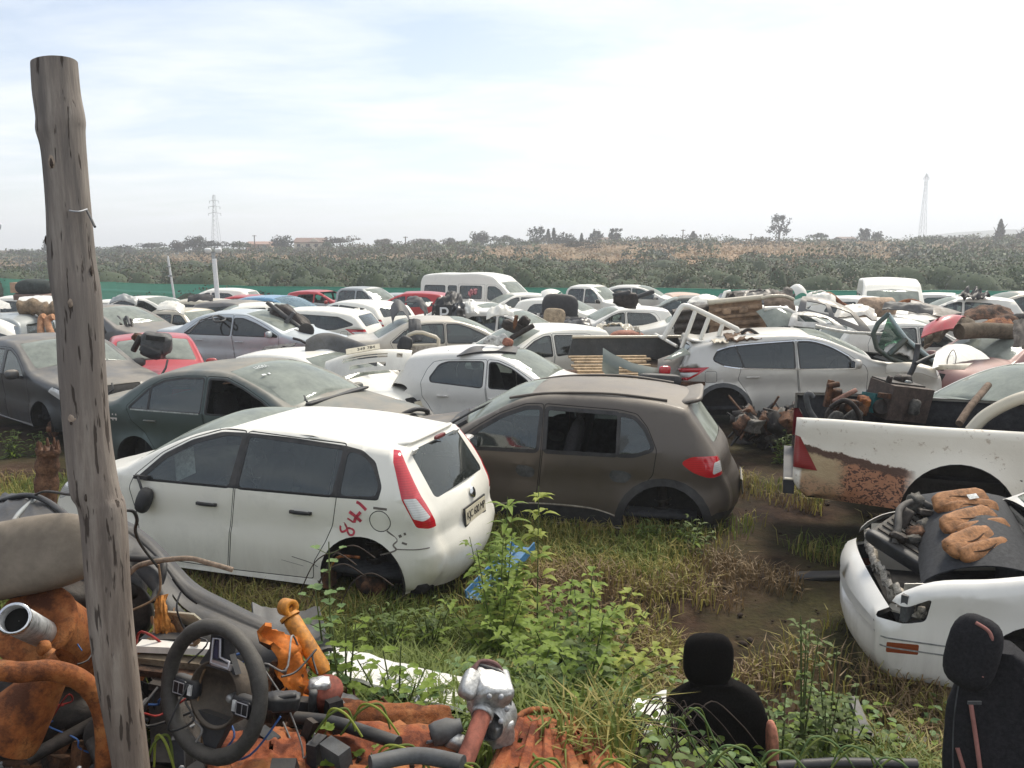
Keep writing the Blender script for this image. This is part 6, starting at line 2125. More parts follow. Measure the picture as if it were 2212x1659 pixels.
for sg in (-1, 1):
    m = MB()
    m.rbox((sg * .122, -.018, -.016), (.105, .060, .034), BLACKP, None, 5)
    m.build('spoke', st)
    bt = MB()
    bt.rbox((sg * .125, -.018, .003), (.050, .044, .014), plain('button_black', (.012, .012, .015), .3), None, 5)
    for yy in (-.034, -.002): bt.tube([(sg * .104, yy, .011), (sg * .146, yy, .011)], .0016, SATIN, 5)
    for xx in (.104, .125, .146): bt.tube([(sg * xx, -.034, .011), (sg * xx, -.002, .011)], .0013, SATIN, 5)
    bt.build('button_panel', st)
    m = MB()
    m.box((sg * .088, -.018, .002), (.013, .030, .006), plain('button_white', (.6, .6, .58), .5))
    m.build('button', st)
m = MB()
m.prism([(-.062, -.07), (.062, -.07), (.045, -.115), (.02, -.165), (-.02, -.165), (-.045, -.115)], -.035, -.012, BLACKP)
m.build('spoke', st)
m = MB()
m.tube(curve([(-.06, .05, -.02), (-.075, .0, -.02), (-.074, -.05, -.02)]), .004, TAN, 6)
m.build('loose_wire', st)
lumps('column_switch', 'black column switch box behind the right of the steering wheel', 'switch', [('rbox', 'case', (612, 1515, 2.35), (.10, .06, .05), BLACKP, (0, 10, 20)), ('cyl', 'stalk', (588, 1510, 2.33), (.008, .14), BLACKP, (0, 85, 10))])

# ---- orange parts right of the wheel
SHK = plain('shock_orange', (.50, .20, .022), .55, var=.35, scale=20, dust=.2)
sk = thing('shock_absorber', 'yellow orange shock absorber leaning behind the steering wheel', 'shock absorber', at(665, 1390, 2.75))
a, b = at(628, 1335, 2.78), at(702, 1455, 2.70)
m = MB()
m.lathe([(.001, 0), (.026, 0), (.030, .01), (.030, (b - a).length * .9), (.020, (b - a).length)], SHK, a - sk.location, b - a, 22)
m.lathe([(.036, .0), (.036, .012), (.001, .014)], SHK, a - sk.location, a - b, 22)
m.build('damper_body', sk)
m = MB()
e = at(622, 1312, 2.78)
m.lathe([(.022, -.022), (.030, -.022), (.030, .022), (.022, .022), (.014, .022), (.014, -.022), (.022, -.022)], SHK, e - sk.location, Vector((.75, -.55, .1)), 20)
m.tube([a - sk.location, e - sk.location], .016, SHK, 8)
m.build('eye', sk)
ORP = plain('orange_crumpled_steel', (.52, .15, .018), .7, var=.35, scale=12)
m, fn = patch('', '', '', [(600, 1500, 2.6), (572, 1352, 2.62), (640, 1390, 2.75), (668, 1525, 2.65)], ORP, 10, 12, (.03, .02), .015, RUST_D, None, .07, 3, build=False)
solo(m, 'crumpled_bracket', 'crumpled bright orange steel piece right of the steering wheel', 'scrap piece')
patch('brown_bracket', 'dark brown rusted steel under the crumpled orange piece', 'scrap piece', [(590, 1580, 2.55), (585, 1430, 2.62), (660, 1450, 2.7), (672, 1560, 2.6)], RUST_D, crump=.06, seed=8, th=.03)
lumps('fuel_pump', 'dark red pump with a coiled hose below the shock absorber', 'pump', [('cyl', 'body', (705, 1500, 2.6), (.05, .10), plain('dull_oxide', (.20, .05, .03), .7), (30, 20, 0)), ('rbox', 'cap', (690, 1480, 2.58), (.07, .05, .04), ALU, (10, 0, 20)), ('cyl', 'hose', (675, 1520, 2.56), (.014, .12), GREYP, (20, 10, 0)), ('rbox', 'neck', (735, 1530, 2.62), (.12, .09, .08), BLACKP, (0, 20, 0))])
patch('engine_cover', 'dark sheet under the steering wheel', 'car panel', [(330, 1690, 2.3), (320, 1500, 2.6), (720, 1540, 2.7), (640, 1700, 2.3)], GREASE, crump=.05, seed=5, th=.02)

# ---- red and orange pressed sheets along the bottom
OX = rust('red_oxide_sheet', (.28, .068, .020), (.10, .028, .014), (.40, .14, .035), 5)
patch('pressed_sheet', 'red oxide steel sheet under the rim of the steering wheel', 'steel sheet', [(440, 1690, 2.2), (470, 1585, 2.42), (660, 1572, 2.5), (660, 1700, 2.2)], OX, bend=(.01, .01), crump=.02, hole=lambda u, v: (u - .62) ** 2 * 4 + (v - .55) ** 2 < .004, nu=40, nv=24)
patch('pressed_sheet', 'red orange sheet below the low weeds left of the gear housing', 'steel sheet', [(650, 1680, 2.25), (690, 1560, 2.5), (990, 1560, 2.55), (980, 1690, 2.25)], OX, crump=.04, seed=2)
patch('channel', 'orange channel with a rolled edge behind the low weeds', 'steel channel', [(715, 1560, 2.55), (725, 1512, 2.65), (960, 1530, 2.65), (985, 1575, 2.55)], RUST_O, bend=(0, .035), crump=.02, th=.02)
rod('rubber_pipe', 'black rubber pipe lying on the red orange sheet', 'pipe', [(640, 1550, 2.5), (720, 1560, 2.45), (800, 1585, 2.38), (860, 1605, 2.32)], .02, BLACKP, 12)
rod('rubber_pipe', 'grey rubber pipe at the bottom edge left of the gear housing', 'pipe', [(800, 1650, 2.2), (900, 1632, 2.25), (1000, 1650, 2.2)], .024, GREYP, 12)


def ribs(u, v):
    return .022 * (1 if (u * 5.2) % 1 < .45 else 0) * (1 if .12 < v < .9 else 0)


A, B, Cc, D = at(1045, 1700, 2.35), at(1130, 1540, 2.75), at(1250, 1560, 2.85), at(1370, 1690, 2.45)
m = MB()
hn = {(.18, .22), (.30, .16), (.62, .55), (.74, .30), (.80, .72), (.42, .78), (.12, .6)}


def sfn(u, v):
    p = A.lerp(D, u).lerp(B.lerp(Cc, u), v)
    return p + Vector((0, -.35, .9)) * (ribs(u, v) + .012 * mnoise.noise(Vector((u * 4, v * 4, 1))))


m.grid(sfn, 70, 44, OX, .006, RUST_D, lambda u, v: any(abs(u - a_) < .022 and abs(v - b_) < .034 for a_, b_ in hn) or (.52 < u < .80 and .74 < v < .93 and abs(v - .84) < .09 * math.sin((u - .52) / .28 * 3.1)))
m.tube(curve([A, B, Cc, D], 6), .011, RUST_O, 8)
solo(m, 'ribbed_sheet', 'ribbed red orange pressed floor panel with holes at the bottom centre', 'steel sheet')

# ---- gear housing
gh = thing('gear_housing', 'pale aluminium gear housing with a rusty tube in the bottom centre', 'gear housing', at(1050, 1520, 2.55))
lo = gh.location
m = MB()
m.rbox(at(1055, 1492, 2.58) - lo, (.13, .13, .12), ALU, (R(20), R(15), R(20)), 5, 30, 18, 1, .12)
m.lathe([(.001, 0), (.075, 0), (.078, .02), (.060, .06), (.05, .10)], ALU, at(1070, 1540, 2.6) - lo, (-.2, -.9, .1), 24)
m.rbox(at(1078, 1575, 2.56) - lo, (.08, .09, .09), ALU, (R(10), 0, R(30)), 6, 24, 14, 1, .1)
for q in range(6):
    a_ = q * 1.05
    m.lathe([(.001, .012), (.008, .012), (.009, 0)], STEEL, at(1070 + 26 * math.cos(a_), 1530 + 30 * math.sin(a_), 2.5) - lo, (-.2, -.9, .1), 8)
m.rbox(at(1015, 1478, 2.54) - lo, (.06, .10, .05), ALU, (R(30), R(30), 0), 4)
m.build('casing', gh)
m = MB()
m.tube([at(1042, 1545, 2.50) - lo, at(1022, 1600, 2.40) - lo, at(1000, 1655, 2.32) - lo], [.030, .029, .029], plain('rust_tube', (.22, .07, .045), .8, scale=16), 20)
m.lathe([(.030, -.01), (.037, -.01), (.037, .015), (.030, .015)], ALU, at(1043, 1540, 2.51) - lo, at(1000, 1655, 2.32) - at(1042, 1545, 2.5), 20)
m.build('axle_tube', gh)
m = MB()
for k in range(3): m.tube(curve([at(1010 + 4 * k, 1470, 2.55) - lo, at(1025 + 5 * k, 1440 - 5 * k, 2.6) - lo, at(1062 + 6 * k, 1444 - 4 * k, 2.62) - lo, at(1090 + 3 * k, 1480, 2.6) - lo]), .007, plain('pinkish_hose', (.15, .08, .07), .8), 6)
m.tube(curve([at(1035, 1435, 2.6) - lo, at(1085, 1455, 2.6) - lo, at(1102, 1500, 2.58) - lo, at(1098, 1560, 2.55) - lo]), .006, GREYP, 6)
m.build('hose', gh)
m = MB()
m.lathe([(.001, .0), (.034, .0), (.038, .02), (.036, .06), (.025, .08), (.02, .10)], GREYP, at(932, 1590, 2.42) - lo, (.9, .2, .25), 18)
m.lathe([(.001, -.002), (.012, -.002), (.012, .004)], GAP, at(931, 1590, 2.41) - lo, (.9, .2, .25), 12)
m.rbox(at(985, 1605, 2.42) - lo, (.06, .06, .05), ALU, (20, 10, 0), 4)
m.build('mount', gh)

# ---- other things on the bank
patch('white_sill', 'long white body sill under the weeds below the white hatchback', 'car panel', [(690, 1445, 3.1), (690, 1388, 3.5), (1020, 1470, 3.3), (1020, 1540, 2.9)], WHITE2, bend=(0, .04), crump=.012, nu=30)
m, fn = patch('', '', '', [(1022, 1306, 6.45), (1040, 1318, 6.35), (1140, 1215, 7.25), (1122, 1205, 7.3)], plain('blue_painted_steel', (.055, .19, .36), .45, var=.3, scale=14, dust=.25), build=False, bend=(.02, .0))
a_, b_ = at(1030, 1312, 6.3) + Vector((0, 0, .06)), at(1132, 1206, 7.1) + Vector((0, 0, .10))
dx = (b_ - a_)
mm = MB()
ang = math.atan2(dx.y, dx.x)
for off, hz_, wd, ht in ((0, .03, .20, .012), (.10, .06, .012, .07), (-.10, .06, .012, .07), (.03, .05, .02, .03)):
    mm.box((a_ + b_) / 2 + Vector((-math.sin(ang) * off, math.cos(ang) * off, hz_ - .03)), (dx.length, wd, ht), MATS['blue_painted_steel'], (0, -math.asin(dx.z / dx.length), ang))
solo(mm, 'steel_channel', 'blue painted steel channel lying in the grass beside the white hatchback', 'steel channel')
patch('loose_wing', 'white panel lying left of the dark seat', 'car panel', [(1325, 1660, 3.0), (1302, 1505, 3.6), (1440, 1490, 3.7), (1440, 1600, 3.3)], WHITE2, bend=(.03, .03), crump=.02)
m = MB()
p = gp(1780, 1256)
m.rbox(p + Vector((0, 0, .03)), (.62, .14, .05), BLACKP, (0, 0, R(4)), 6)
solo(m, 'plank', 'dark plank lying in the mud between the pickup and the seats', 'plank')
tr = MB()
a_ = gp(1925, 1615)
tr.box(a_ + Vector((0, 0, .05)), (.62, .06, .035), BLACKP, (0, R(4), R(-4)))
tr.box(a_ + Vector((-.12, .15, .10)), (.05, .30, .035), GREYP, (R(10), 0, R(-6)))
tr.box(a_ + Vector((-.24, .05, .06)), (.20, .04, .03), BLACKP, (0, 0, R(15)))
solo(tr, 'plastic_trim', 'broken black plastic trim on the ground left of the striped seat', 'trim piece')
rod('plastic_trim', 'long dark trim strip along the bottom edge right of centre', 'trim piece', [(1680, 1655, 2.9), (1800, 1648, 2.9), (1980, 1650, 2.9)], .02, BLACKP, 6, False)

# the tyres the brown hatchback rests on
for px, py, d, lb in ((1318, 1160, 8.55, 'worn tyre lying flat under the brown grey hatchback'),):
    m = MB()
    p = at(px, py, d)
    m.lathe([(.17, -.085), (.27, -.095), (.30, -.07), (.305, 0), (.30, .07), (.27, .095), (.17, .085), (.155, 0), (.17, -.085)], plain('mud_tyre', (.075, .048, .032), .9, scale=20), p, (0, .06, 1), 30)
    for k in range(3): m.lathe([(.307, -.04 + .04 * k), (.309, -.036 + .04 * k), (.307, -.03 + .04 * k)], RUBBER, p, (0, .06, 1), 30)
    solo(m, 'tyre', lb, 'tyre')

# ---- seats
CLOTH = plain('black_seat_cloth', (.0075, .0065, .006), .95, var=.3, scale=90, spec=.1)
se = thing('car_seat', 'all black car seat seen from behind at the bottom right of centre', 'car seat', at(1545, 1900, 3.9))
lo = se.location
m = MB()
outline = [(0, .53), (.11, .53), (.20, .52), (.25, .44), (.285, .30), (.30, .1), (.30, -.35), (.26, -.5)]
secs = []
H_ = 18


def seatfn(u, v):
    hh = -.55 + 1.10 * v
    w_ = np.interp(hh, [-.55, -.3, .2, .36, .46, .52, .55], [.27, .29, .285, .262, .225, .16, .08])
    a_ = 2 * math.pi * u
    pw = lambda q: math.copysign(abs(q) ** .55, q)
    return (w_ * pw(math.cos(a_)), -.10 * hh * 0 + .09 * pw(math.sin(a_)) * (1 if hh < .5 else .7), hh)


m.grid(seatfn, 40, 26, CLOTH)
m.add([seatfn(i / 40, 1) for i in range(40)], [tuple(range(40))], CLOTH)
o = m.build('backrest', se)
sbase = at(1538, 1690, 3.9) - lo
o.location = sbase
m = MB()
m.rbox((0, 0, 0), (.245, .12, .26), CLOTH, None, 3.2, 22, 12)
o = m.build('headrest', se)
o.location = at(1530, 1424, 3.9) - lo
m = MB()
m.rbox((0, 0, 0), (.20, .10, .16), CLOTH, None, 3, 16, 8)
o = m.build('headrest_post', se)
o.location = at(1532, 1490, 3.9) - lo
m = MB()
m.rbox((0, .28, -.60), (.56, .56, .2), CLOTH, None, 4)
o = m.build('seat_cushion', se)
o.location = sbase
m = MB()
m.rbox((0, 0, 0), (.05, .10, .26), plain('pink_bolster', (.42, .17, .11), .85), (0, R(-4), 0), 3)
o = m.build('side_bolster', se)
o.location = at(1668, 1612, 3.75) - lo

STR = plain('pink_stripe', (.34, .15, .125), .8, var=.15)
CL2 = plain('charcoal_seat_cloth', (.022, .021, .023), .9, var=.3, scale=80, spec=.2)
s2 = thing('car_seat', 'charcoal car seat with pinkish stripes in the bottom right corner', 'car seat', at(2130, 1780, 3.0))
lo = s2.location
m = MB()


def s2fn(u, v):
    hh = -.42 + .86 * v
    w_ = np.interp(hh, [-.42, .0, .2, .34, .42, .44], [.215, .21, .19, .14, .085, .05])
    a_ = 2 * math.pi * u
    pw = lambda q: math.copysign(abs(q) ** .6, q)
    return (w_ * pw(math.cos(a_)), .095 * pw(math.sin(a_)) - .03 * math.cos(a_) ** 2, hh)


m.grid(s2fn, 44, 26, CL2)
m.add([s2fn(i / 44, 1) for i in range(44)], [tuple(range(44))], CL2)
o = m.build('backrest', s2)
b2 = at(2168, 1640, 3.0) - lo
o.location = b2
o.rotation_euler = (R(-6), R(-6), R(-32))
M2 = Euler((R(-6), R(-6), R(-32))).to_matrix()
for pts in ([(-.10, .24), (-.075, .0), (-.05, -.35)], [(-.15, .05), (-.09, -.18), (-.05, -.35)], [(.13, .1), (.17, -.15), (.2, -.4)]):
    m = MB()
    q = curve([b2 + M2 @ Vector((x, -.115 + abs(x) * .12, z)) for x, z in pts], 5)
    m.tube(q, .0085, STR, 8)
    m.build('stripe', s2)
m = MB()
m.rbox((0, 0, -.02), (.185, .11, .29), CL2, (R(-4), R(8), R(-48)), 3.0, 22, 12)
o = m.build('headrest', s2)
o.location = at(2102, 1398, 3.0) - lo
m = MB()
m.tube(curve([at(2108, 1345, 2.97) - lo, at(2140, 1370, 2.93) - lo, at(2142, 1420, 2.93) - lo, at(2122, 1462, 2.93) - lo]), .007, STR, 8)
m.build('piping', s2)
for xs_ in (-.16, .10):
    m = MB()
    m.tube(curve([b2 + M2 @ Vector((xs_ * k_, -.112 + abs(xs_) * .12, z)) for k_, z in ((.8, .36), (1, .15), (1.05, -.1), (1.0, -.38))], 5), .0028, GREYP, 5)
    m.build('seam', s2)
m = MB()
m.box(at(2105, 1518, 2.86) - lo, (.05, .006, .012), GREYP)
m.build('tag', s2)
m = MB()
m.rbox(b2 + Vector((.1, .22, -.5)), (.5, .55, .2), CL2, (0, 0, R(-32)), 4)
m.build('seat_cushion', s2)

# ---- loose wires in the heap
WC = [BLACKP, plain('red_wire', (.25, .02, .015), .6), plain('blue_wire', (.03, .08, .22), .6), plain('grey_wire', (.2, .19, .18), .6), TAN]
wt = MB()
for k in range(70):
    u, d_ = -20 + 720 * rng.random(), 2.3 + .8 * rng.random()
    p = at(u, 1400 + 240 * rng.random(), d_)
    q = [p]
    for _ in range(4): q.append(q[-1] + Vector(rng.normal(size=3)) * .055)
    wt.tube(curve(q, 5), .0022 + .003 * rng.random(), WC[int(rng.choice(5, p=[.5, .1, .1, .2, .1]))], 5)
for k in range(60):
    p = at(-20 + 1000 * rng.random(), 1430 + 220 * rng.random(), 2.25 + .7 * rng.random())
    p.z = min(p.z, ground_z(p.x, p.y) + .25)
    wt.lathe([(.001, .006), (.008, .006), (.009, 0), (.005, 0), (.005, -.03)], [STEEL, RUST_D, GREASE][k % 3], p, Vector(rng.normal(size=3)), 6)
tag(wt.build('wire_tangle'), 'tangled thin wires and bolts strewn through the left heap', 'wires', kind='stuff')
# ---- things lying on the white sedan front
RUBM = plain('black_rubber_mat', (.030, .031, .034), .75, var=.25, scale=40)
A, B, Cc, D = at(1990, 1262, 5.0), at(1965, 1075, 6.15), at(2190, 1075, 6.3), at(2290, 1262, 4.8)
m = MB()


def hump(u, v):
    p = A.lerp(D, u).lerp(B.lerp(Cc, u), v)
    return p + Vector((0, 0, .24)) * (math.sin(math.pi * min(1, u * 1.1)) ** .6) * math.sin(math.pi * (v * .85 + .12)) ** .7


m.grid(hump, 28, 18, RUBM, .012)
solo(m, 'wheel_arch_liner', 'large black moulded liner draped over the white sedan front', 'liner')
LEA = plain('tan_leather', (.30, .135, .05), .7, var=.4, scale=16, bump=.7)
for k, (q, lb) in enumerate((((2078, 1098, 5.6, .40, 8), 'upper tan leather pad with a white tag on the black liner'), ((2098, 1142, 5.35, .46, 20), 'middle tan leather pad on the black liner'), ((2102, 1188, 5.1, .46, 26), 'lower tan leather pad on the black liner'))):
    pd = thing('leather_pad', lb, 'pad', at(q[0], q[1], q[2]) + Vector((0, 0, .03)), (R(34), R(-6), R(q[4])), 'tan leather pads')
    for j, (dx, dy, w_, h_) in enumerate(((0, .03, q[3], .17), (.02, -.06, q[3] * .92, .12))):
        m = MB()
        m.rbox((dx, dy, .018 * j), (w_, h_, .085), LEA, (R(8 * j), 0, R(-5 * j)), 3.4, 40, 22, 1, .09)
        m.build('cushion', pd)
        m = MB()
        m.tube([(dx - w_ * .45 + w_ * .9 * t_, dy + .018 * math.sin(t_ * 6 + k), .018 * j + .043 - .025 * (2 * t_ - 1) ** 2) for t_ in np.linspace(0, 1, 14)], .006, plain('seam_dark', (.06, .028, .012), .9), 5)
        m.build('seam', pd)
    if k == 0:
        m = MB()
        m.box((.05, .0, .072), (.07, .04, .004), plain('paper_white', (.7, .7, .66), .7))
        m.build('tag', pd)
ra = thing('radiator', 'grimy grey radiator with a thick hose on the white sedan front', 'radiator', at(1978, 1172, 5.6), (R(20), R(-14), R(34)))
GRIM = plain('grimy_grey', (.085, .08, .07), .75, var=.6, scale=14, bump=.6, dust=.4)
m = MB()
m.box((0, 0, .08), (.52, .40, .07), GRIM)
for k in range(9): m.box((-.22 + .055 * k, 0, .12), (.012, .36, .012), GREASE)
m.build('core', ra)
for sg in (-1, 1):
    m = MB()
    m.rbox((sg * .28, 0, .08), (.07, .44, .10), BLACKP if sg < 0 else GRIM, None, 5)
    m.build('tank', ra)
m = MB()
m.tube(curve([(-.27, .02, .12), (-.16, .08, .17), (.0, .17, .19), (.18, .14, .18), (.25, -.04, .14)]), .024, plain('old_hose', (.06, .056, .052), .7, dust=.4), 14)
m.build('hose', ra)
m = MB()
m.rbox((.18, .16, .16), (.12, .10, .10), GRIM, (20, 30, 0), 4, 24, 14, 1, .3)
m.build('bracket', ra)
for k in range(7):
    m = MB()
    m.rbox((-.2 + .06 * k, -.15 + .28 * rng.random(), .14), (.14 * rng.random() + .05, .10, .05), [GREASE, GRIM, RUST_D][k % 3], (0, 10, 20 * k), 4, 20, 12, 1, .3)
    m.build('bracket', ra)

# ---- load in the rusty pickup
lumps('axle_hub', 'rusty axle stub with bracket standing in the pickup bed', 'axle part', [
    ('cyl', 'disc', (1815, 905, 8.6), (.17, .06), GREASE, (75, 0, 10)), ('cyl', 'stub', (1805, 870, 8.6), (.05, .30), RUST_D, (15, 0, 0)), ('box', 'arm', (1790, 850, 8.55), (.05, .06, .28), RUST_D, (0, 8, 0)),
    ('cyl', 'pin', (1800, 832, 8.5), (.03, .12), RUST_D, (0, 80, 0)), ('rbox', 'knuckle', (1850, 880, 8.5), (.22, .16, .14), RUST_D, (0, 20, 20)), ('cyl', 'rod', (1825, 855, 8.45), (.025, .26), plain('pink_rust', (.28, .15, .11), .8), (0, 62, 0)), ('rbox', 'clump', (1865, 868, 8.5), (.12, .12, .11), RUST, (20, 10, 0))])
rod('hook_strap', 'grey curved hook at the tail of the pickup bed', 'hook', [(1768, 915, 8.1), (1748, 885, 8.1), (1742, 858, 8.1), (1748, 850, 8.1), (1756, 858, 8.1)], .028, GREYP, 10)
rod('brake_cable', 'thick dark cable looped beside the axle stub', 'cable', [(1795, 880, 8.3), (1825, 865, 8.2), (1850, 885, 8.2), (1860, 918, 8.2)], .026, GREASE, 10)
for k, (q, lb) in enumerate((((1800, 912, 8.15), 'grey plate leaning low in the pickup bed'), ((1838, 905, 8.25), 'pale plate leaning next to the axle stub'))):
    m = MB()
    m.rbox(at(*q), (.14, .05, .26), GRIM, (R(20), R(20 + 20 * k), 0), 3)
    solo(m, 'plate', lb, 'plate')
lumps('engine_block', 'brown rusted engine block standing in the pickup bed', 'engine', [
    ('box', 'block', (1940, 865, 8.7), (.52, .36, .36), plain('brown_iron', (.075, .052, .042), .8, scale=12, bump=.6, dust=.3), (6, 8, 18)), ('box', 'head', (1938, 835, 8.75), (.46, .28, .12), GREASE, (6, 8, 18)), ('box', 'rib', (1940, 858, 8.5), (.50, .03, .05), RUST_D, (6, 8, 18)),
    ('cyl', 'pulley', (1900, 880, 8.5), (.08, .06), GREASE, (70, 20, 0)), ('rbox', 'cover', (1950, 822, 8.8), (.18, .14, .12), GREASE, (0, 0, 30)), ('rbox', 'port', (1962, 825, 8.55), (.07, .03, .03), PALEG, (6, 8, 18)), ('cyl', 'stub', (1915, 838, 8.6), (.03, .26), GREASE, (10, 10, 0)), ('rbox', 'pump', (1975, 880, 8.5), (.10, .10, .16), GRIM, (0, 10, 0))])
lumps('plastic_box', 'small teal green plastic box beside the engine block', 'box', [('box', 'case', (1885, 870, 8.6), (.18, .16, .20), plain('teal_plastic', (.015, .11, .11), .5), (0, 10, 30)), ('box', 'lid', (1887, 855, 8.6), (.14, .12, .03), plain('teal_plastic2', (.02, .15, .15), .5), (0, 10, 30))])
rod('wooden_stick', 'rough wooden stick leaning out of the pickup bed', 'stick', [(2072, 915, 7.8), (2095, 880, 8.0), (2120, 850, 8.3), (2135, 832, 8.5)], .035, plain('dry_stick', (.17, .12, .085), .9, scale=10, bump=.6), 9)
patch('cream_trim', 'cream trim plate lying on the far rail of the pickup bed', 'trim piece', [(2012, 893, 9.0), (2014, 884, 9.1), (2070, 885, 9.1), (2072, 895, 9.0)], CREAM, 6, 3, th=.02)
patch('cream_trim', 'short cream trim plate right of the wooden stick', 'trim piece', [(2108, 893, 9.0), (2112, 886, 9.1), (2134, 887, 9.1), (2136, 894, 9.0)], CREAM, 4, 3, th=.02)
patch('white_wing', 'white car wing standing between the silver crossover and the pickup', 'car panel', [(1870, 880, 9.6), (1895, 846, 9.9), (1990, 835, 10.0), (1990, 880, 9.6)], WHITE2, bend=(.05, .03), crump=.01)

# ---- scrap under and on the silver crossover
b = MB()
for k in range(120):
    p = at(1600 + 150 * rng.random(), 890 + 70 * rng.random(), 11.4 + 1.6 * rng.random())
    p.z = max(ground_z(p.x, p.y) + .06, min(p.z, .35))
    s_ = .10 + .22 * rng.random()
    b.rbox(p, (s_, s_ * (.4 + .6 * rng.random()), s_ * (.3 + .7 * rng.random())), [GREASE, GREASE, RUST_D, GRIM, UNDER][k % 5], tuple(rng.random(3) * 3), 4 + 4 * rng.random(), 16, 9, 1, .4)
for k in range(40):
    p = at(1600 + 150 * rng.random(), 890 + 60 * rng.random(), 11.4 + 1.4 * rng.random())
    p.z = max(ground_z(p.x, p.y) + .1, min(p.z, .4))
    q = Vector(rng.normal(size=3)) * .2
    b.tube([p - q, p + q * .3 + Vector((0, 0, .05)), p + q], .018, [GREASE, RUST_D, BLACKP][k % 3], 5)
tag(b.build('scrap_rubble'), 'dark heap of greasy scrap below the sill of the silver crossover', 'scrap', kind='stuff')
lr = thing('ladder_rack', 'white tubular ladder rack standing on the silver crossover', 'rack', at(1480, 755, 14.2))
lo = lr.location
z4 = lambda x, y, d=14.2: at(1288 + .2144 * x, 583 + .2144 * y, d) - lo
m = MB()
m.tube(curve([z4(672, 700), z4(760, 540), z4(850, 385), z4(905, 362), z4(1000, 395), z4(1200, 490), z4(1380, 580), z4(1418, 600), z4(1425, 630)], 5), .045, WHITE, 10)
m.build('hoop', lr)
for a_, b_ in (((860, 790), (1000, 410)), ((1045, 715), (1138, 470)), ((1232, 665), (1275, 545))):
    m = MB()
    m.tube([z4(*a_), z4(*b_)], .038, WHITE, 8)
    m.build('upright', lr)
TUB = plain('rusty_tan_bed', (.30, .20, .125), .85, var=.4, scale=3, bump=.5)
lb = thing('pickup_tub', 'tan rusted pickup tub lying on its side behind the ladder rack', 'pickup tub', at(1570, 700, 16.0))
lo = lb.location
m = MB()
A, B, Cc, D = (at(1288 + .2144 * x, 583 + .2144 * y, 16.0) - lo for x, y in ((1140, 640), (1130, 345), (1660, 290), (1720, 610)))
m.grid(lambda u, v: A.lerp(D, u).lerp(B.lerp(Cc, u), v) + Vector((0, -.09 if (v * 4.2) % 1 < .5 else 0, 0)) * (1 if .05 < u < .95 else 0), 20, 40, TUB, .02, RUST_D)
m.build('floor', lb)
m = MB()
m.tube([B + Vector((-.02, -.05, .03)), Cc + Vector((.02, -.05, .03))], .055, CREAM, 10)
m.build('rim', lb)
m = MB()
A2, B2 = (at(1288 + .2144 * x, 583 + .2144 * y, 15.2) - lo for x, y in ((800, 640), (770, 400)))
m.grid(lambda u, v: A2.lerp(A, u).lerp(B2.lerp(B, u), v) + Vector((0, .05 * math.sin(v * 20), 0)), 10, 16, GREASE, .03, RUST_D)
m.build('side', lb)
m = MB()
for x, y in ((1310, 420), (1480, 405)): m.rbox(at(1288 + .2144 * x, 583 + .2144 * y, 15.9) - lo, (.18, .06, .12), TUB, None, 3)
m.build('bracket', lb)
z4p = lambda x, y, d: (1288 + .2144 * x, 583 + .2144 * y, d)
z5p = lambda x, y, d: (1735 + .2157 * x, 583 + .2157 * y, d)
patch('rear_arch', 'white edged dark inner panel right of the tan pickup tub', 'car panel', [z4p(1690, 400, 16), z4p(1680, 285, 16.5), z4p(1960, 270, 16.5), z4p(2010, 410, 16)], plain('brown_inner', (.10, .07, .05), .85, scale=6), bend=(.10, .05), crump=.05)
rod('white_edge', 'white curved rim over the dark inner panel', 'trim piece', [z4p(1660, 290, 15.9), z4p(1760, 265, 15.9), z4p(1900, 268, 15.9), z4p(1990, 300, 15.9)], .035, CREAM, 8)
tg = thing('tailgate', 'upturned tailgate with a dusty pane and white rim right of the tan tub', 'tailgate', at(1700, 690, 15.2))
m, fn = patch('', '', '', [z4p(1740, 600, 15.0), z4p(1610, 420, 15.4), z4p(1940, 410, 15.4), z4p(2180, 620, 15.0)], GLASS_D, bend=(.12, .03), build=False, th=.008)
o = m.build('pane', tg); o.location = -tg.location
m = MB(); m.tube(curve([at(*z4p(1690, 395, 15.3)), at(*z4p(1850, 390, 15.3)), at(*z4p(1960, 420, 15.3)), at(*z4p(2060, 520, 15.2)), at(*z4p(2200, 620, 15.0))]), .045, SILV, 8)
o = m.build('rim', tg); o.location = -tg.location


def frame_panel(label, c, mat, holes, bend=(.1, .04), name='bonnet', cat='car panel', crump=.01, nu=40, nv=16, th=.02):
    return patch(name, label, cat, c, mat, nu, nv, bend, th, UNDER, holes, crump)


frame_panel('grey bonnet frame arching to the right above the silver crossover', [z5p(-60, 420, 15.2), z5p(0, 270, 15.6), z5p(330, 330, 15.4), z5p(720, 680, 14.4)], MGREY, lambda u, v: .12 < v < .45 and (.1 < u < .42 or .5 < u < .85), (.05, .12))
frame_panel('silver bonnet frame lying under the grey one', [z5p(-150, 560, 14.8), z5p(-80, 430, 15.2), z5p(120, 430, 15.0), z5p(480, 640, 14.2)], SILV, lambda u, v: .2 < v < .5 and .15 < u < .85, (.03, .08))
rod('roof_bar', 'thin pale roof bar sticking out to the right over the silver crossover', 'bar', [z5p(120, 560, 14.0), z5p(300, 600, 13.9), z5p(500, 628, 13.8), z5p(830, 640, 13.6)], .025, SILV, 8)
patch('brown_mat', 'brown mat on the roof of the silver crossover', 'mat', [z4p(1320, 700, 13.7), z4p(1280, 640, 14.2), z4p(1560, 600, 14.3), z4p(1670, 690, 13.7)], plain('brown_mat', (.15, .095, .06), .9, scale=12), crump=.05, th=.03)
rod('hose', 'dark hose curled around the brown mat', 'hose', [z4p(1460, 640, 14), z4p(1540, 600, 14), z4p(1640, 660, 13.9), z4p(1670, 690, 13.8)], .028, GREASE, 8)
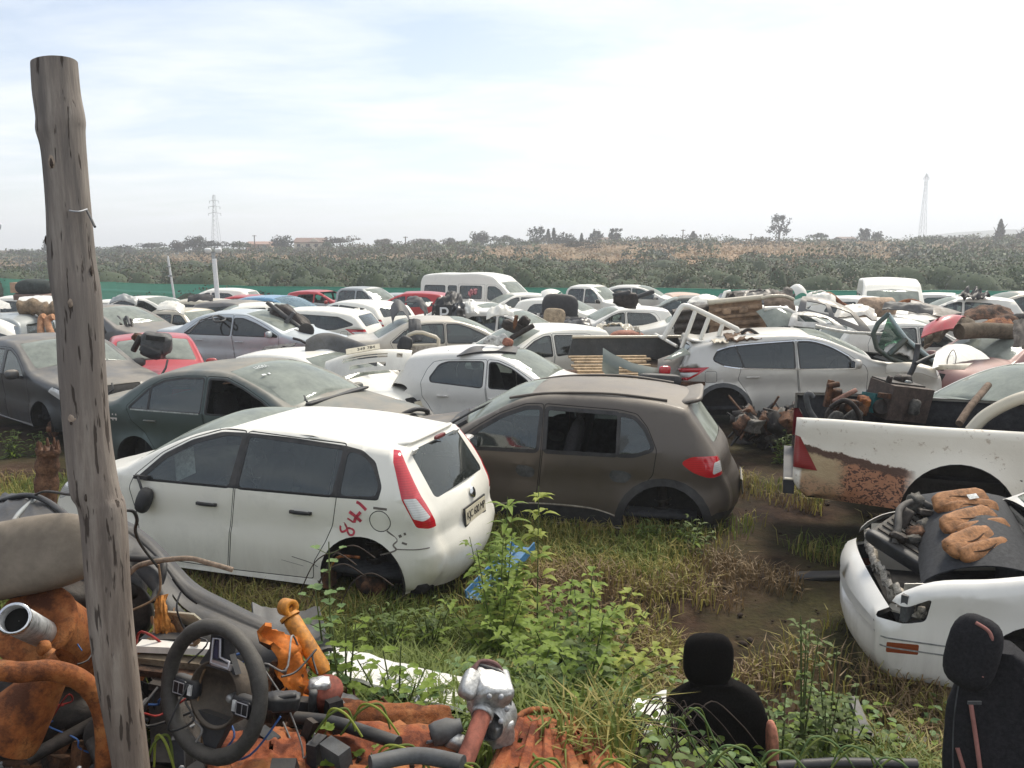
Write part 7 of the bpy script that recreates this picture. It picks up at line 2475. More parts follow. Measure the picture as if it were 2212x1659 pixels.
patch('headlining', 'pale headlining piece on the crossover roof left of the brown mat', 'car panel', [z4p(1140, 720, 13.6), z4p(1200, 690, 14), z4p(1340, 700, 14), z4p(1330, 730, 13.6)], CREAM, crump=.04)
patch('boot_lid', 'grey boot lid with red lamp leaning behind the silver crossover', 'car panel', [z4p(590, 1100, 13.6), z4p(620, 900, 13.8), z4p(960, 820, 14.2), z4p(760, 1080, 13.6)], MGREY, bend=(.05, .05), crump=.01)
patch('window_pane', 'dusty window pane on the grey boot lid', 'window', [z4p(680, 905, 13.5), z4p(880, 785, 13.9), z4p(950, 850, 13.8), z4p(760, 910, 13.5)], GLASS_D, bend=(.02, .02))
m = MB(); m.rbox(at(*z4p(690, 1010, 13.4)), (.20, .08, .14), RED_L, (0, 0, R(20)), 4); solo(m, 'lamp', 'red lamp on the grey boot lid behind the brown hatchback roof', 'lamp')

# ---- planked truck bed and grey green bumper
tb_ = thing('truck_bed', 'black sided truck bed loaded with thin wooden slats', 'truck bed', at(1340, 800, 14.6))
lo = tb_.location
m = MB()
A, B, Cc, D = at(1228, 768, 15.0) - lo, at(1238, 730, 15.1) - lo, at(1468, 728, 15.6) - lo, at(1475, 775, 15.5) - lo
m.grid(lambda u, v: A.lerp(D, u).lerp(B.lerp(Cc, u), v), 8, 4, plain('black_steel', (.022, .024, .024), .6, scale=6, dust=.5), .05)
A, D = at(1470, 728, 15.6) - lo, at(1490, 775, 13.8) - lo
m.grid(lambda u, v: A.lerp(D, u) + Vector((0, 0, -.45 * v)), 6, 4, MATS['black_steel'], .05)
m.build('side', tb_)
m = MB()
m.tube([at(1236, 728, 15.1) - lo, at(1470, 727, 15.6) - lo], .03, CREAM, 6)
m.tube([at(1416, 722, 15.6) - lo, at(1462, 748, 14.9) - lo], .03, WHITE, 6)
m.build('rail', tb_)
SLAT = plain('pale_slat', (.42, .31, .19), .8, scale=9, var=.4)
for k in range(9):
    y0 = 770 + k * 6.4
    m = MB()
    a_, b_ = at(1228 + 4 * (k % 3) + k * 2, y0, 14.8 - .12 * k) - lo, at(1395 + 10 * (k % 2), y0 + 1 - (k % 3), 14.9 - .12 * k) - lo
    m.box((a_ + b_) / 2, ((b_ - a_).length, .10, .035), SLAT, (0, 0, math.atan2(b_.y - a_.y, b_.x - a_.x)))
    m.build('slat', tb_)
m = MB()
m.box(at(1340, 815, 14.4) - lo, (2.6, 1.5, .06), RUST_D)
m.build('floor', tb_)
GG = paint('grey_green_paint', (.12, .15, .135), .1, dust=.25)


def ggf(u, v):
    xs_ = np.interp(u, [0, .12, .35, .6, 1], [1302, 1322, 1365, 1410, 1472])
    yt = np.interp(u, [0, .12, .35, .6, 1], [752, 765, 785, 795, 800])
    yb = np.interp(u, [0, .12, .35, .6, 1], [800, 822, 835, 830, 832])
    return at(xs_, yt + (yb - yt) * v, 13.4 + .5 * u - .10 * math.sin(3.1 * v) - .25 * math.sin(3.1 * u))


m = MB()
m.grid(ggf, 40, 14, GG, .015, GG, lambda u, v: .20 < u < .42 and .35 < v < .78 and (v - .35) > (.42 - u) * 0.2)
solo(m, 'bumper', 'grey green plastic bumper standing in front of the wooden slats', 'bumper')
m = MB(); m.rbox(at(1425, 822, 13.2), (.7, .2, .22), BLACKP, (0, R(4), R(10)), 5); solo(m, 'plastic_tray', 'black plastic tray under the grey green bumper', 'tray')

# ---- on the white nose-to-camera hatchback and its neighbours
z2p = lambda x, y, d: (407 + .2144 * x, 583 + .2144 * y, d)
z3p = lambda x, y, d: (847 + .2144 * x, 569 + .2144 * y, d)
BAR = curve([at(*z2p(1200, 715, 14.0)), at(*z2p(1310, 655, 14.1)), at(*z2p(1450, 650, 14.2)), at(*z2p(1650, 710, 14.1)), at(*z2p(1920, 815, 13.7))], 8)
m = MB()
m.grid(lambda u, v: BAR[int(u * (len(BAR) - 1))] + Vector((0, -.24 * v, -.24 * v + .10 * math.sin(3.1 * v))), len(BAR) - 1, 8, GREYP, .015)
solo(m, 'bumper', 'long dark grey bumper arched over the roof of the white nose to camera hatchback', 'bumper')
m = MB()
a_, b_ = at(705, 796, 13.0), at(890, 772, 13.2)
dxv = (b_ - a_).normalized()


def wb(u, v):
    p = a_.lerp(b_, u)
    sag = 1 - (2 * u - 1) ** 2
    return p + Vector((0, -.30 * v * .6 - .12 * sag, .10 + .10 * sag - .30 * v + .07 * math.sin(v * 3.1)))


m.grid(wb, 60, 24, WHITE, .012, WHITE, lambda u, v: (.22 < u < .74 and (.36 < v < .44 or .52 < v < .58)) or (.83 < u < .90 and .36 < v < .58) or (.30 < u < .72 and .76 < v < .86))
bo = solo(m, 'bumper', 'loose white front bumper with number plate across the white hatchback windscreen', 'bumper')
pm = MB(); pm.box((0, 0, 0), (.52, .12, .012), PLATE)
pp_ = pm.build('number_plate', bo)
mid = wb(.46, .10) - bo.location
pp_.matrix_local = Matrix.Translation(mid + Vector((0, -.10, .06))) @ Euler((R(35), R(-9), R(8))).to_matrix().to_4x4()
text_mesh('349 784', .085, INK, 'plate_lettering', pp_, Matrix.Translation((.05, 0, .008)))
df = thing('car_door', 'loose cream door with an empty window frame beside the champagne sedan', 'door', at(910, 770, 15.0))
lo = df.location
z3 = lambda x, y, d=15.0: at(847 + .2144 * x, 569 + .2144 * y, d) - lo
m = MB()
m.tube([z3(115, 780), z3(170, 720), z3(240, 695), z3(310, 698), z3(440, 742), z3(468, 765), z3(465, 950)], .035, CREAM, 8)
m.tube([z3(110, 830), z3(455, 822)], .03, CREAM, 8)
m.build('window_frame', df)
m = MB()
Q = [z3(110, 835), z3(455, 828), z3(460, 960), z3(130, 960)]
m.grid(lambda u, v: Q[0].lerp(Q[1], u).lerp(Q[3].lerp(Q[2], u), v), 8, 6, CHAMP, .05, CABIN_L)
m.build('lower_panel', df)
m = MB(); m.rbox(z3(130, 815, 14.8), (.26, .12, .30), BLACKP, (0, R(20), 0), 3); m.build('mirror', df)
patch('bumper_piece', 'grey bumper piece folded over the roof of the champagne sedan', 'bumper', [(848, 700, 18.6), (842, 672, 19.4), (880, 668, 19.6), (885, 690, 18.6)], GREYP, bend=(.25, .1), crump=.03)
patch('bumper_piece', 'grey flap hanging down the side of the champagne sedan', 'bumper', [(884, 742, 18.3), (882, 690, 18.5), (908, 690, 18.6), (914, 735, 18.3)], GREYP, bend=(.05, .05), crump=.03)
m = MB()
ct = [at(*z3p(650, 930, 12.6)), at(*z3p(760, 860, 13.2)), at(*z3p(1290, 850, 13.6)), at(*z3p(1250, 900, 12.8))]
m.grid(lambda u, v: ct[0].lerp(ct[3], u).lerp(ct[1].lerp(ct[2], u), v) + Vector((0, 0, .05 * math.sin(u * 9) * math.sin(v * 3) + .05 * math.sin(3.1 * u))), 24, 8, BLACKP, .02)
solo(m, 'plastic_tray', 'black plastic scuttle tray on the small silvery white hatchback', 'tray')
m = MB()
for k in range(7): m.rbox(at(*z3p(960 + 32 * k, 785 - 14 * (k % 3), 13.2)), (.16, .05, .10 + .05 * (k % 2)), plain('chalky_plastic', (.55, .54, .50), .7), (0, R(10 * k), 0), 2.6, 8, 5)
solo(m, 'bracket', 'chalky white torn bracket on the black scuttle tray', 'bracket')
m = MB(); m.rbox(at(*z3p(1165, 795, 13.2)), (.18, .10, .14), plain('brick_plastic', (.34, .14, .09), .7), (0, R(20), 0), 3); solo(m, 'filler_neck', 'brick red plastic piece beside the chalky bracket', 'plastic part')
rod('aerial', 'thin black roof aerial of the small silvery white hatchback', 'aerial', [z3p(645, 940, 12.9), z3p(565, 875, 13.0)], .008, BLACKP, 5, False)
rod('loose_wiper', 'black wiper arm lying on the brown hatchback roof edge', 'wiper', [(1148, 832, 9.6), (1158, 828, 9.6), (1290, 812, 10.6)], .012, BLACKP, 6, False)

# black heap, bent wing, engine bits, seat
for k, (c, lb, mt, cr) in enumerate((([z3p(390, 560, 22), z3p(430, 400, 22.5), z3p(700, 310, 23), z3p(720, 560, 22)], 'crumpled black plastic sheet with a white P in the middle of the yard', BLACKP, .22),
                                     ([z3p(540, 600, 21.8), z3p(600, 420, 22), z3p(760, 420, 22), z3p(740, 620, 21.8)], 'dark blue black crumpled sheet right of the white P', NAVY, .15),
                                     ([z3p(120, 400, 22.4), z3p(170, 360, 22.8), z3p(360, 510, 22.4), z3p(330, 540, 22)], 'dark bent tube like panel left of the white P', GREYP, .05))):
    patch('crumpled_sheet', lb, 'scrap panel', c, mt, 18, 14, (.2, .1), .02, None, None, cr, k * 3)
pb = bpy.data.objects.new('letter_board', None); bpy.data.objects.remove(pb)
m = MB(); m.box((0, 0, 0), (.42, .02, .5), BLACKP)
lbp = tag(m.build('letter_board', origin=(0, 0, 0), loc=at(*z3p(520, 520, 21.3))), 'black board bearing a white letter P amid the crumpled sheets', 'board')
text_mesh('P', .52, WHITEP, 'letter', lbp, Matrix.Translation((0, -.014, 0)) @ Matrix.Rotation(R(90), 4, 'X'))
patch('wing', 'torn white front wing hanging by the black crumpled sheets', 'car panel', [z3p(745, 530, 21.5), z3p(730, 410, 22), z3p(850, 385, 22), z3p(890, 520, 21.3)], WHITE, bend=(.12, .06), crump=.05, hole=lambda u, v: .55 < u < .68 and .4 < v < .8, nu=20, nv=16)
patch('bonnet', 'thin white bonnet edge over the black crumpled sheets', 'car panel', [z3p(300, 430, 22.5), z3p(340, 390, 23), z3p(410, 385, 23), z3p(370, 430, 22.5)], WHITE, crump=.04)
patch('door_skin', 'pinkish door skin leaning against the minibus windows', 'car panel', [z3p(760, 330, 30), z3p(790, 260, 30.4), z3p(860, 255, 30.4), z3p(850, 300, 30)], plain('crimson_skin', (.26, .06, .08), .6), crump=.15)
lumps('engine_part', 'dark tangled engine part on the roof of the facing left hatchback', 'engine part', [('rbox', 'manifold', z3p(1220, 640, 15.8), (.42, .2, .2), GREASE, (10, 20, 0)), ('rbox', 'bracket', z3p(1320, 600, 15.8), (.2, .14, .26), GREASE, (20, 40, 0)), ('cyl', 'pipe', z3p(1310, 690, 15.6), (.05, .5), GREASE, (0, 60, 0)), ('rbox', 'cap', z3p(1170, 610, 15.8), (.14, .12, .16), RUST_D, (0, 0, 0)), ('cyl', 'stub', z3p(1240, 600, 15.7), (.04, .3), RUST_D, (20, 10, 0))])
cs = thing('car_seat', 'black car seat with a torn tan patch on the white bonnet', 'car seat', at(*z3p(1680, 600, 24)))
lo = cs.location
for pn, q, sz, mt in (('backrest', (1690, 455, 24), (1.05, .35, .85), TRIM), ('seat_cushion', (1660, 590, 23.8), (1.1, .6, .4), TRIM), ('torn_patch', (1635, 540, 23.55), (.62, .2, .50), plain('torn_foam', (.36, .28, .19), .95, scale=12)), ('bolster', (1800, 590, 23.8), (.7, .5, .32), CABIN)):
    m = MB(); m.rbox(at(*z3p(*q)) - lo, sz, mt, (0, R(4), 0), 3.4, 16, 9); m.build(pn, cs)
lumps('shelf_bracket', 'small black and white brackets left of the torn black seat', 'brackets', [('rbox', 'bracket', z3p(1430 + 40 * k, 560, 24), (.10, .1, .36), [BLACKP, WHITE2][k % 2], (0, 12 - 8 * k, 0)) for k in range(4)])
lumps('engine_part', 'dark engine part with pipes on the silvery white hatchback bonnet roof', 'engine part', [('rbox', 'block', z4p(300, 300, 24), (.7, .3, .45), GREASE, (0, 10, 0)), ('cyl', 'pipe', z4p(430, 270, 24), (.07, .9), BLACKP, (0, 70, 0)), ('rbox', 'cover', z4p(260, 250, 24), (.5, .3, .2), BLACKP, (0, -12, 0))])
m = MB()
m.tube(curve([at(*z2p(250, 500, 18.8)), at(*z2p(245, 470, 19)), at(*z2p(300, 462, 19.2)), at(*z2p(370, 490, 19)), at(*z2p(350, 515, 18.8)), at(*z2p(270, 522, 18.7)), at(*z2p(250, 500, 18.8))], 5), .022, BLACKP, 8)
m.tube([at(*z2p(0, 640, 18.4)), at(*z2p(120, 510, 18.8)), at(*z2p(240, 470, 19))], .018, BLACKP, 6)
solo(m, 'rubber_seal', 'black rubber seal looped on the roof of the ice silver sedan', 'seal')
lumps('engine_block', 'black engine leaning between the ice silver sedan and the white crossover', 'engine', [('rbox', 'block', z2p(1000, 560, 19.6), (1.0, .4, .75), GREASE, (0, 38, 0)), ('rbox', 'cover', z2p(890, 480, 19.8), (.5, .3, .42), BLACKP, (0, 20, 0)), ('cyl', 'shaft', z2p(1020, 500, 19.4), (.05, 1.3), GREYP, (0, 128, 0)), ('cyl', 'pulley', z2p(1190, 610, 19.2), (.17, .12), RUBBER, (80, 10, 0)), ('rbox', 'port', z2p(1110, 640, 19.2), (.3, .2, .14), GRIM, (0, 20, 0)), ('box', 'rail', z2p(960, 560, 19.3), (.08, .1, .8), GREYP, (0, 40, 0))])
rod('wiper_linkage', 'bent wiper linkage at the windscreen foot of the ice silver sedan', 'wiper', [z2p(1060, 690, 18.6), z2p(1130, 710, 18.4), z2p(1180, 735, 18.3), z2p(1240, 735, 18.2)], .03, GREASE, 6)
patch('broken_edge', 'broken dark edge of a panel on the ice silver sedan wing', 'car panel', [z2p(730, 820, 18.0), z2p(780, 770, 18.3), z2p(1090, 735, 18.4), z2p(1060, 760, 18.0)], GREYP, crump=.05)
patch('smashed_wing', 'smashed white wing beside the white estate car', 'car panel', [z2p(1580, 440, 24), z2p(1660, 420, 24.4), z2p(1880, 460, 24.4), z2p(1790, 520, 24)], WHITE, bend=(.1, .05), crump=.15)
# ---- module on the red car
lumps('headrest_module', 'dark dusty dashboard module on the roof of the small red car', 'dashboard part', [('rbox', 'housing', (338, 742, 14.3), (.50, .34, .36), GREYP, (0, 8, 10)), ('box', 'vent', (336, 731, 14.05), (.30, .04, .08), GAP, (0, 8, 10)), ('rbox', 'foot', (330, 760, 14.2), (.36, .3, .20), BLACKP, (0, 20, 0)), ('rbox', 'bracket', (305, 735, 14.4), (.30, .2, .14), RUST_D, (0, 40, 0)), ('cyl', 'peg', (296, 742, 14.3), (.05, .3), GREASE, (0, 30, 0))])
rod('loose_wiper', 'black wiper arm upright on the red bonnet', 'wiper', [(346, 815, 12.9), (358, 795, 13.0), (362, 778, 13.1)], .018, BLACKP, 6, False)
rod('loose_wiper', 'black wiper arm upright on the dark grey bonnet', 'wiper', [(233, 850, 11.4), (245, 842, 11.4), (242, 828, 11.5)], .015, BLACKP, 6, False)
# ---- far left loads
patch('roof_sheet', 'white roof sheet lying over the old silver pickup', 'car panel', [(40, 682, 18.3), (42, 642, 19.2), (124, 640, 19.4), (126, 676, 18.3)], WHITE, bend=(.03, .08), crump=.02)
m = MB()
a_, b_ = at(42, 668, 18.0), at(126, 668, 18.2)
m.tube(curve([a_, a_.lerp(b_, .35) + Vector((0, 0, .05)), a_.lerp(b_, .7) - Vector((0, 0, .03)), b_], 6), [.17 + .03 * math.sin(i * 1.3) for i in range(19)], plain('dirty_roll', (.22, .165, .11), .95, scale=6, bump=.6), 14)
solo(m, 'carpet_roll', 'dirty tan carpet roll on the old silver pickup roof', 'carpet roll')
patch('scrap_sheet', 'brown rusted flat sheet above the carpet roll', 'steel sheet', [(28, 638, 26), (40, 628, 27), (122, 627, 27), (124, 638, 26)], plain('brown_roof_sheet2', (.22, .15, .12), .85, scale=4), th=.15)
m = MB(); m.box(at(47, 621, 26.5), (.5, .4, .32), WALLP); solo(m, 'brick', 'peach brick block on the brown rusted sheet', 'brick')
m = MB()
m.rbox(at(76, 621, 26.5), (1.2, .7, .55), plain('grey_green_bale', (.05, .06, .055), .95, scale=4, bump=.7), None, 2.4, 18, 10)
solo(m, 'bundle', 'dark grey green bundle beside the peach block', 'bundle')
patch('white_bumper', 'white curved bumper at the left edge below the old pickup window', 'bumper', [(-40, 755, 15.5), (-40, 722, 15.8), (38, 705, 15.9), (40, 735, 15.5)], WHITE, bend=(.3, .14), crump=.01)
for k, (x0, x1) in enumerate(((88, 97), (98, 112))):
    rod('foam_tube', ['orange foam tube standing left in the old silver pickup', 'orange bent foam tube right of the straight one'][k], 'foam tube', [(x0, 722, 17.4), (x0 + 1, 690, 17.6), (x0 + 8, 683, 17.6)] if k == 0 else [(x1, 722, 17.4), (x1 - 8, 703, 17.5), (x1 - 8, 690, 17.6), (x1 + 4, 684, 17.6)], .07, plain('orange_foam', (.42, .22, .12), .9), 10)
patch('white_bonnet', 'white slanted bonnet at the far left edge above the old pickup', 'car panel', [(-20, 668, 20), (-20, 640, 20.5), (20, 655, 20.3), (24, 666, 20)], WHITE, crump=.02)
for k in range(7):
    rod('scrap_rod', 'tangled dark rod in the stripped grey crossover doorway', 'rod', [(218 + 9 * k, 718 - 4 * (k % 3), 20.5), (228 + 9 * k, 690 - 6 * (k % 2), 20.7), (250 + 6 * k, 712 - 5 * (k % 3), 20.4)], .035, [GREASE, GREYP][k % 2], 6, True, 'tangled rods in the stripped crossover')
# ---- right hand side
gt = thing('tailgate', 'dark green tailgate with broken pane standing upright on the right', 'tailgate', at(1935, 760, 13.2))
lo = gt.location
z5 = lambda x, y, d=13.2: at(1735 + .2157 * x, 583 + .2157 * y, d) - lo
DKG = paint('tailgate_green', (.03, .06, .052), .2, dust=.35)
m = MB()
m.tube([z5(740, 790), z5(700, 640), z5(745, 540), z5(855, 440)], .04, DKG, 8)
m.tube([z5(850, 440), z5(930, 560), z5(1030, 690), z5(1200, 830), z5(1405, 985)], .035, paint('tailgate_pale_edge', (.35, .45, .46), .1, dust=.2), 8)
m.tube([z5(1405, 985), z5(1230, 970), z5(1040, 950), z5(880, 890), z5(740, 790)], .04, DKG, 8)
m.tube([z5(1030, 690), z5(860, 850)], .05, DKG, 8)
m.build('frame', gt)
m = MB()
Q = [z5(740, 790, 13.3), z5(855, 850, 13.3), z5(1020, 690, 13.3), z5(855, 455, 13.3)]
m.grid(lambda u, v: Q[0].lerp(Q[1], u).lerp(Q[3].lerp(Q[2], u), v), 6, 6, GLASS_G, .006)
m.build('pane', gt)
m = MB()
Q = [z5(870, 860), z5(1240, 968), z5(1390, 975), z5(1035, 700)]
m.grid(lambda u, v: Q[0].lerp(Q[1], u).lerp(Q[3].lerp(Q[2], u), v) + Vector((0, .10 * math.sin(3.1 * v), 0)), 14, 10, DKG, .02)
m.build('outer_panel', gt)
RB2 = paint('red_bonnet_paint', (.50, .035, .05), dust=.2)
m = MB()
Q = [at(*z5p(1175, 690, 14.2)), at(*z5p(1500, 600, 14.2)), at(*z5p(1620, 480, 14.9)), at(*z5p(1200, 590, 14.9))]
m.grid(lambda u, v: Q[0].lerp(Q[1], u).lerp(Q[3].lerp(Q[2], u), v) + Vector((0, -.1, .22)) * math.sin(math.pi * (.1 + .8 * u)) ** .6 * math.sin(math.pi * (.08 + .84 * v)), 24, 14, RB2, .02, RUST_D, lambda u, v: .30 < u < .36 and .35 < v < .65)
solo(m, 'bonnet', 'bright red upturned bonnet on top of the scrap at the right', 'car panel')
CARD = plain('brown_felt', (.14, .105, .07), .95, scale=8, bump=.5, dust=.2)
patch('felt_sheet', 'brown torn felt sheet under the bright red bonnet', 'felt', [z5p(1200, 770, 14.7), z5p(1290, 700, 15.1), z5p(1640, 480, 15.6), z5p(1760, 600, 15.0)], CARD, 16, 10, (.08, .10), .02, None, None, .15, 6)
rod('carpet_roll', 'brown felt roll lying right of the bright red bonnet', 'carpet roll', [z5p(1560, 620, 14.4), z5p(1800, 605, 14.5), z5p(2100, 620, 14.5)], .14, CARD, 12)
patch('felt_sheet', 'torn grey brown board at the right edge above the maroon hatchback', 'felt', [z5p(2100, 770, 13.6), z5p(2090, 520, 14), z5p(2300, 480, 14), z5p(2300, 830, 13.6)], plain('grey_board', (.15, .13, .11), .9, scale=5), 12, 10, (.04, .04), .02, None, None, .08, 4)
patch('bonnet', 'cream white bonnet lying below the bright red bonnet', 'car panel', [z5p(1290, 990, 11.7), z5p(1330, 820, 12.6), z5p(1480, 745, 13.0), z5p(1870, 890, 12.4)], WHITE, bend=(.03, .08), crump=.01)
patch('bonnet_lip', 'front lip of the cream white bonnet', 'car panel', [z5p(1330, 1000, 11.8), z5p(1360, 950, 11.8), z5p(1700, 930, 12.0), z5p(1620, 995, 11.8)], CREAM, bend=(0, .03))
rod('wire', 'thin loose wire hanging over the cream white bonnet', 'wire', [z5p(1440, 990, 11.8), z5p(1450, 880, 12), z5p(1500, 800, 12.2), z5p(1530, 860, 12), z5p(1525, 930, 11.8)], .007, GREASE, 5)
rod('steering_column', 'black bent steering column upright before the green tailgate', 'steering column', [z5p(1060, 1060, 12.2), z5p(1110, 960, 12.2), z5p(1140, 820, 12.3), z5p(1150, 740, 12.3)], .04, BLACKP, 8)
rod('hose', 'black hose curved right of the bent steering column', 'hose', [z5p(1130, 940, 12.1), z5p(1250, 880, 12.2), z5p(1340, 855, 12.3), z5p(1400, 900, 12.3), z5p(1400, 975, 12.2)], .03, BLACKP, 8)
ws_ = thing('wing_assembly', 'pale wing and arch left when the crossover bonnet was pulled off', 'car panel', at(2010, 800, 12.8))
m, fn = patch('', '', '', [z5p(830, 1040, 12.9), z5p(850, 950, 13.0), z5p(1320, 985, 12.6), z5p(1350, 1090, 12.3)], CHAMP, bend=(.08, .06), build=False, crump=.02)
o = m.build('wing', ws_); o.location = -ws_.location
si = thing('silencer', 'pale brown silencer lying on the white hatchback roof by the van', 'silencer', at(*z5p(740, 370, 24.6)))
m = MB()
a_, b_ = at(*z5p(590, 380, 24.6)) - si.location, at(*z5p(880, 380, 24.8)) - si.location
m.lathe([(.001, -.01), (.26, 0), (.31, .03), (.31, (b_ - a_).length - .03), (.26, (b_ - a_).length), (.001, (b_ - a_).length + .01)], plain('pale_rust_drum', (.40, .28, .19), .8, scale=3, var=.4), a_, b_ - a_, 20)
m.build('drum', si)
m = MB()
m.tube(curve([b_, b_ + Vector((.6, 0, .2)), b_ + Vector((1.4, 0, -.2)), b_ + Vector((2.4, 0, -.9)), b_ + Vector((3.1, 0, -1.0))]), .07, RUST, 8)
m.tube(curve([a_, a_ + Vector((-.5, 0, .05)), a_ + Vector((-1.0, 0, .4)), a_ + Vector((-1.3, 0, .2))]), .07, RUST, 8)
m.build('pipe', si)
patch('bonnet', 'grey open bonnet standing up left of the white hatchback at right', 'car panel', [z5p(1050, 440, 22), z5p(1080, 300, 22.6), z5p(1640, 440, 22.4), z5p(1420, 470, 21.8)], MGREY, bend=(.02, .05), crump=.02)
patch('seat_cover', 'crumpled dark cloth on the roof of the white hatchback at right', 'cloth', [(2070, 640, 24.5), (2085, 625, 25), (2130, 630, 25), (2140, 642, 24.5)], BLACKP, crump=.25, seed=5)
m = MB()
for k in range(6): m.rbox(at(2168 + 9 * k, 715 + 5 * (k % 2), 16.6), (.7, .5, .5), [GREASE, UNDER, RUST_D][k % 3], (0, R(20 * k), 0), 3)
tag(m.build('scrap_heap'), 'dark tangled scrap below the white hatchback at the right edge', 'scrap', kind='stuff')
m = MB(); m.rbox(at(*z5p(1980, 475, 23)), (.7, .25, .32), RED_L, (0, R(-8), 0), 3); solo(m, 'lamp', 'loose red tail lamp on the dark scrap at the right edge', 'lamp')
b = thing('scrap_bundle', 'dark flat scrap bundle with a white bonnet end by the fence', 'scrap bundle', at(1640, 636, 32))
m, fn = patch('', '', '', [z4p(1290, 300, 32), z4p(1330, 230, 33), z4p(1960, 200, 33), z4p(2000, 270, 32)], GREASE, build=False, crump=.35, th=.05, nu=24)
o = m.build('crushed_panel', b); o.location = -b.location
m, fn = patch('', '', '', [z4p(2010, 265, 31.5), z4p(1950, 180, 32), z4p(2070, 170, 32), z4p(2130, 262, 31.5)], WHITE, build=False, bend=(.15, .1))
o = m.build('bonnet', b); o.location = -b.location
m = MB(); m.tube([at(*z4p(1275, 290, 31.5)), at(*z4p(1300, 225, 31.6)), at(*z4p(1345, 218, 31.7))], .07, WHITE, 8)
o = m.build('pillar', b); o.location = -b.location
ho_ = thing('bonnet', 'open white bonnet left of the small white pickup by the minibus', 'car panel', at(1195, 640, 31))
m, fn = patch('', '', '', [z3p(1510, 370, 31), z3p(1500, 285, 31.6), z3p(1700, 285, 31.6), z3p(1640, 345, 31)], WHITE, build=False, bend=(.12, .06))
o = m.build('skin', ho_); o.location = -ho_.location
m, fn = patch('', '', '', [z3p(1640, 350, 30.9), z3p(1710, 290, 31.4), z3p(1735, 350, 31), z3p(1680, 370, 30.9)], plain('inner_grey', (.34, .32, .29), .8), build=False)
o = m.build('inner_frame', ho_); o.location = -ho_.location
ib = thing('inner_wing', 'cream stripped front end with a dark round opening behind the truck bed', 'car body part', at(1340, 720, 17))
m, fn = patch('', '', '', [z4p(0, 690, 17), z4p(0, 560, 17.6), z4p(330, 560, 17.6), z4p(400, 690, 17)], CREAM, build=False, crump=.08, bend=(.05, .08), hole=lambda u, v: (u - .45) ** 2 * 4 + (v - .35) ** 2 * 3 < .35, nu=30, nv=20)
o = m.build('panel', ib); o.location = -ib.location
m = MB(); m.rbox(at(*z4p(310, 680, 16.8)), (.7, .4, .3), plain('brick_plastic', (.34, .14, .09), .7), None, 2.5); o = m.build('cap', ib); o.location = -ib.location
patch('panel_offcut', 'pale panel offcut upright behind the truck bed', 'car panel', [z4p(400, 690, 16.6), z4p(375, 570, 16.8), z4p(425, 570, 16.8), z4p(470, 690, 16.6)], CREAM, crump=.05)

# ---- more loose panels over the middle rows
PNL = (('white bonnet propped on the dark green hatchback', 'bonnet', [(1480, 668, 27), (1492, 646, 27.6), (1545, 642, 27.6), (1560, 662, 27)], WHITE), ('black bumper hanging over the white sedan roof left of the ladder rack', 'bumper', [(1455, 690, 21), (1462, 668, 21.4), (1530, 656, 21.5), (1540, 672, 21)], GREYP),
       ('grey door leaning behind the tan pickup tub', 'door_skin', [(1600, 662, 19), (1610, 630, 19.4), (1660, 628, 19.4), (1668, 655, 19)], MGREY), ('white door on edge right of the tan pickup tub', 'door_skin', [(1735, 668, 19), (1742, 636, 19.4), (1800, 640, 19.4), (1806, 664, 19)], WHITE),
       ('silver bonnet across the white hatchback left of the green tailgate', 'bonnet', [(1800, 690, 16), (1812, 668, 16.6), (1880, 672, 16.6), (1895, 692, 16)], SILV), ('dark bumper strip over the white hatchback by the green tailgate', 'bumper', [(1905, 668, 19), (1915, 656, 19.4), (2010, 668, 19.4), (2015, 680, 19)], GREYP),
       ('brown rusted floor sheet above the bright red bonnet', 'steel_sheet', [(2075, 700, 18), (2085, 672, 18.6), (2180, 668, 18.6), (2190, 700, 18)], RUST_D), ('white wing standing in front of the crimson door skin', 'wing', [(1050, 690, 21), (1058, 668, 21.4), (1100, 664, 21.4), (1112, 684, 21)], WHITE),
       ('dark door skin on the white hatchback facing left', 'door_skin', [(1215, 715, 18), (1222, 694, 18.4), (1270, 690, 18.4), (1280, 712, 18)], NAVY), ('pale grey bonnet lying on the roof of the white sedan near the pole', 'bonnet', [(236, 656, 27), (250, 645, 27.5), (300, 648, 27.5), (296, 660, 27)], PALEG),
       ('white bonnet over the front of the long white sedan', 'bonnet', [(338, 672, 22), (350, 656, 22.6), (400, 662, 22.6), (398, 680, 22)], WHITE), ('black plastic sheet on the beige canopy wagon', 'plastic_sheet', [(405, 652, 25), (412, 642, 25.4), (462, 640, 25.4), (460, 650, 25)], BLACKP),
       ('rusted brown bonnet behind the maroon hatchback', 'bonnet', [(2100, 730, 16), (2110, 706, 16.6), (2190, 700, 16.6), (2200, 726, 16)], RUST), ('silver wing leaning on the silver crossover bonnet', 'wing', [(1905, 770, 13.2), (1912, 744, 13.6), (1968, 752, 13.6), (1975, 778, 13.2)], SILV))
for k, (lb, nm, c, mt) in enumerate(PNL):
    patch(nm, lb, 'car panel', c, mt, 18, 12, (.14 - .05 * (k % 3), .10), .03, UNDER, (lambda u, v: .55 < v < .9 and .15 < u < .85) if nm == 'door_skin' else None, .05, k * 7)
# ------------------------------------------------------------------ grass and weeds
GR = [leaf_mat('grass_green', (.085, .125, .022), (.20, .235, .05), 2, .35), leaf_mat('grass_yellow', (.22, .20, .045), (.38, .32, .10), 2, .35), leaf_mat('grass_brown', (.13, .085, .04), (.26, .175, .085), 2, .2)]


def gnoise(x, y, s, o): return mnoise.noise(Vector((x * s, y * s, o)))


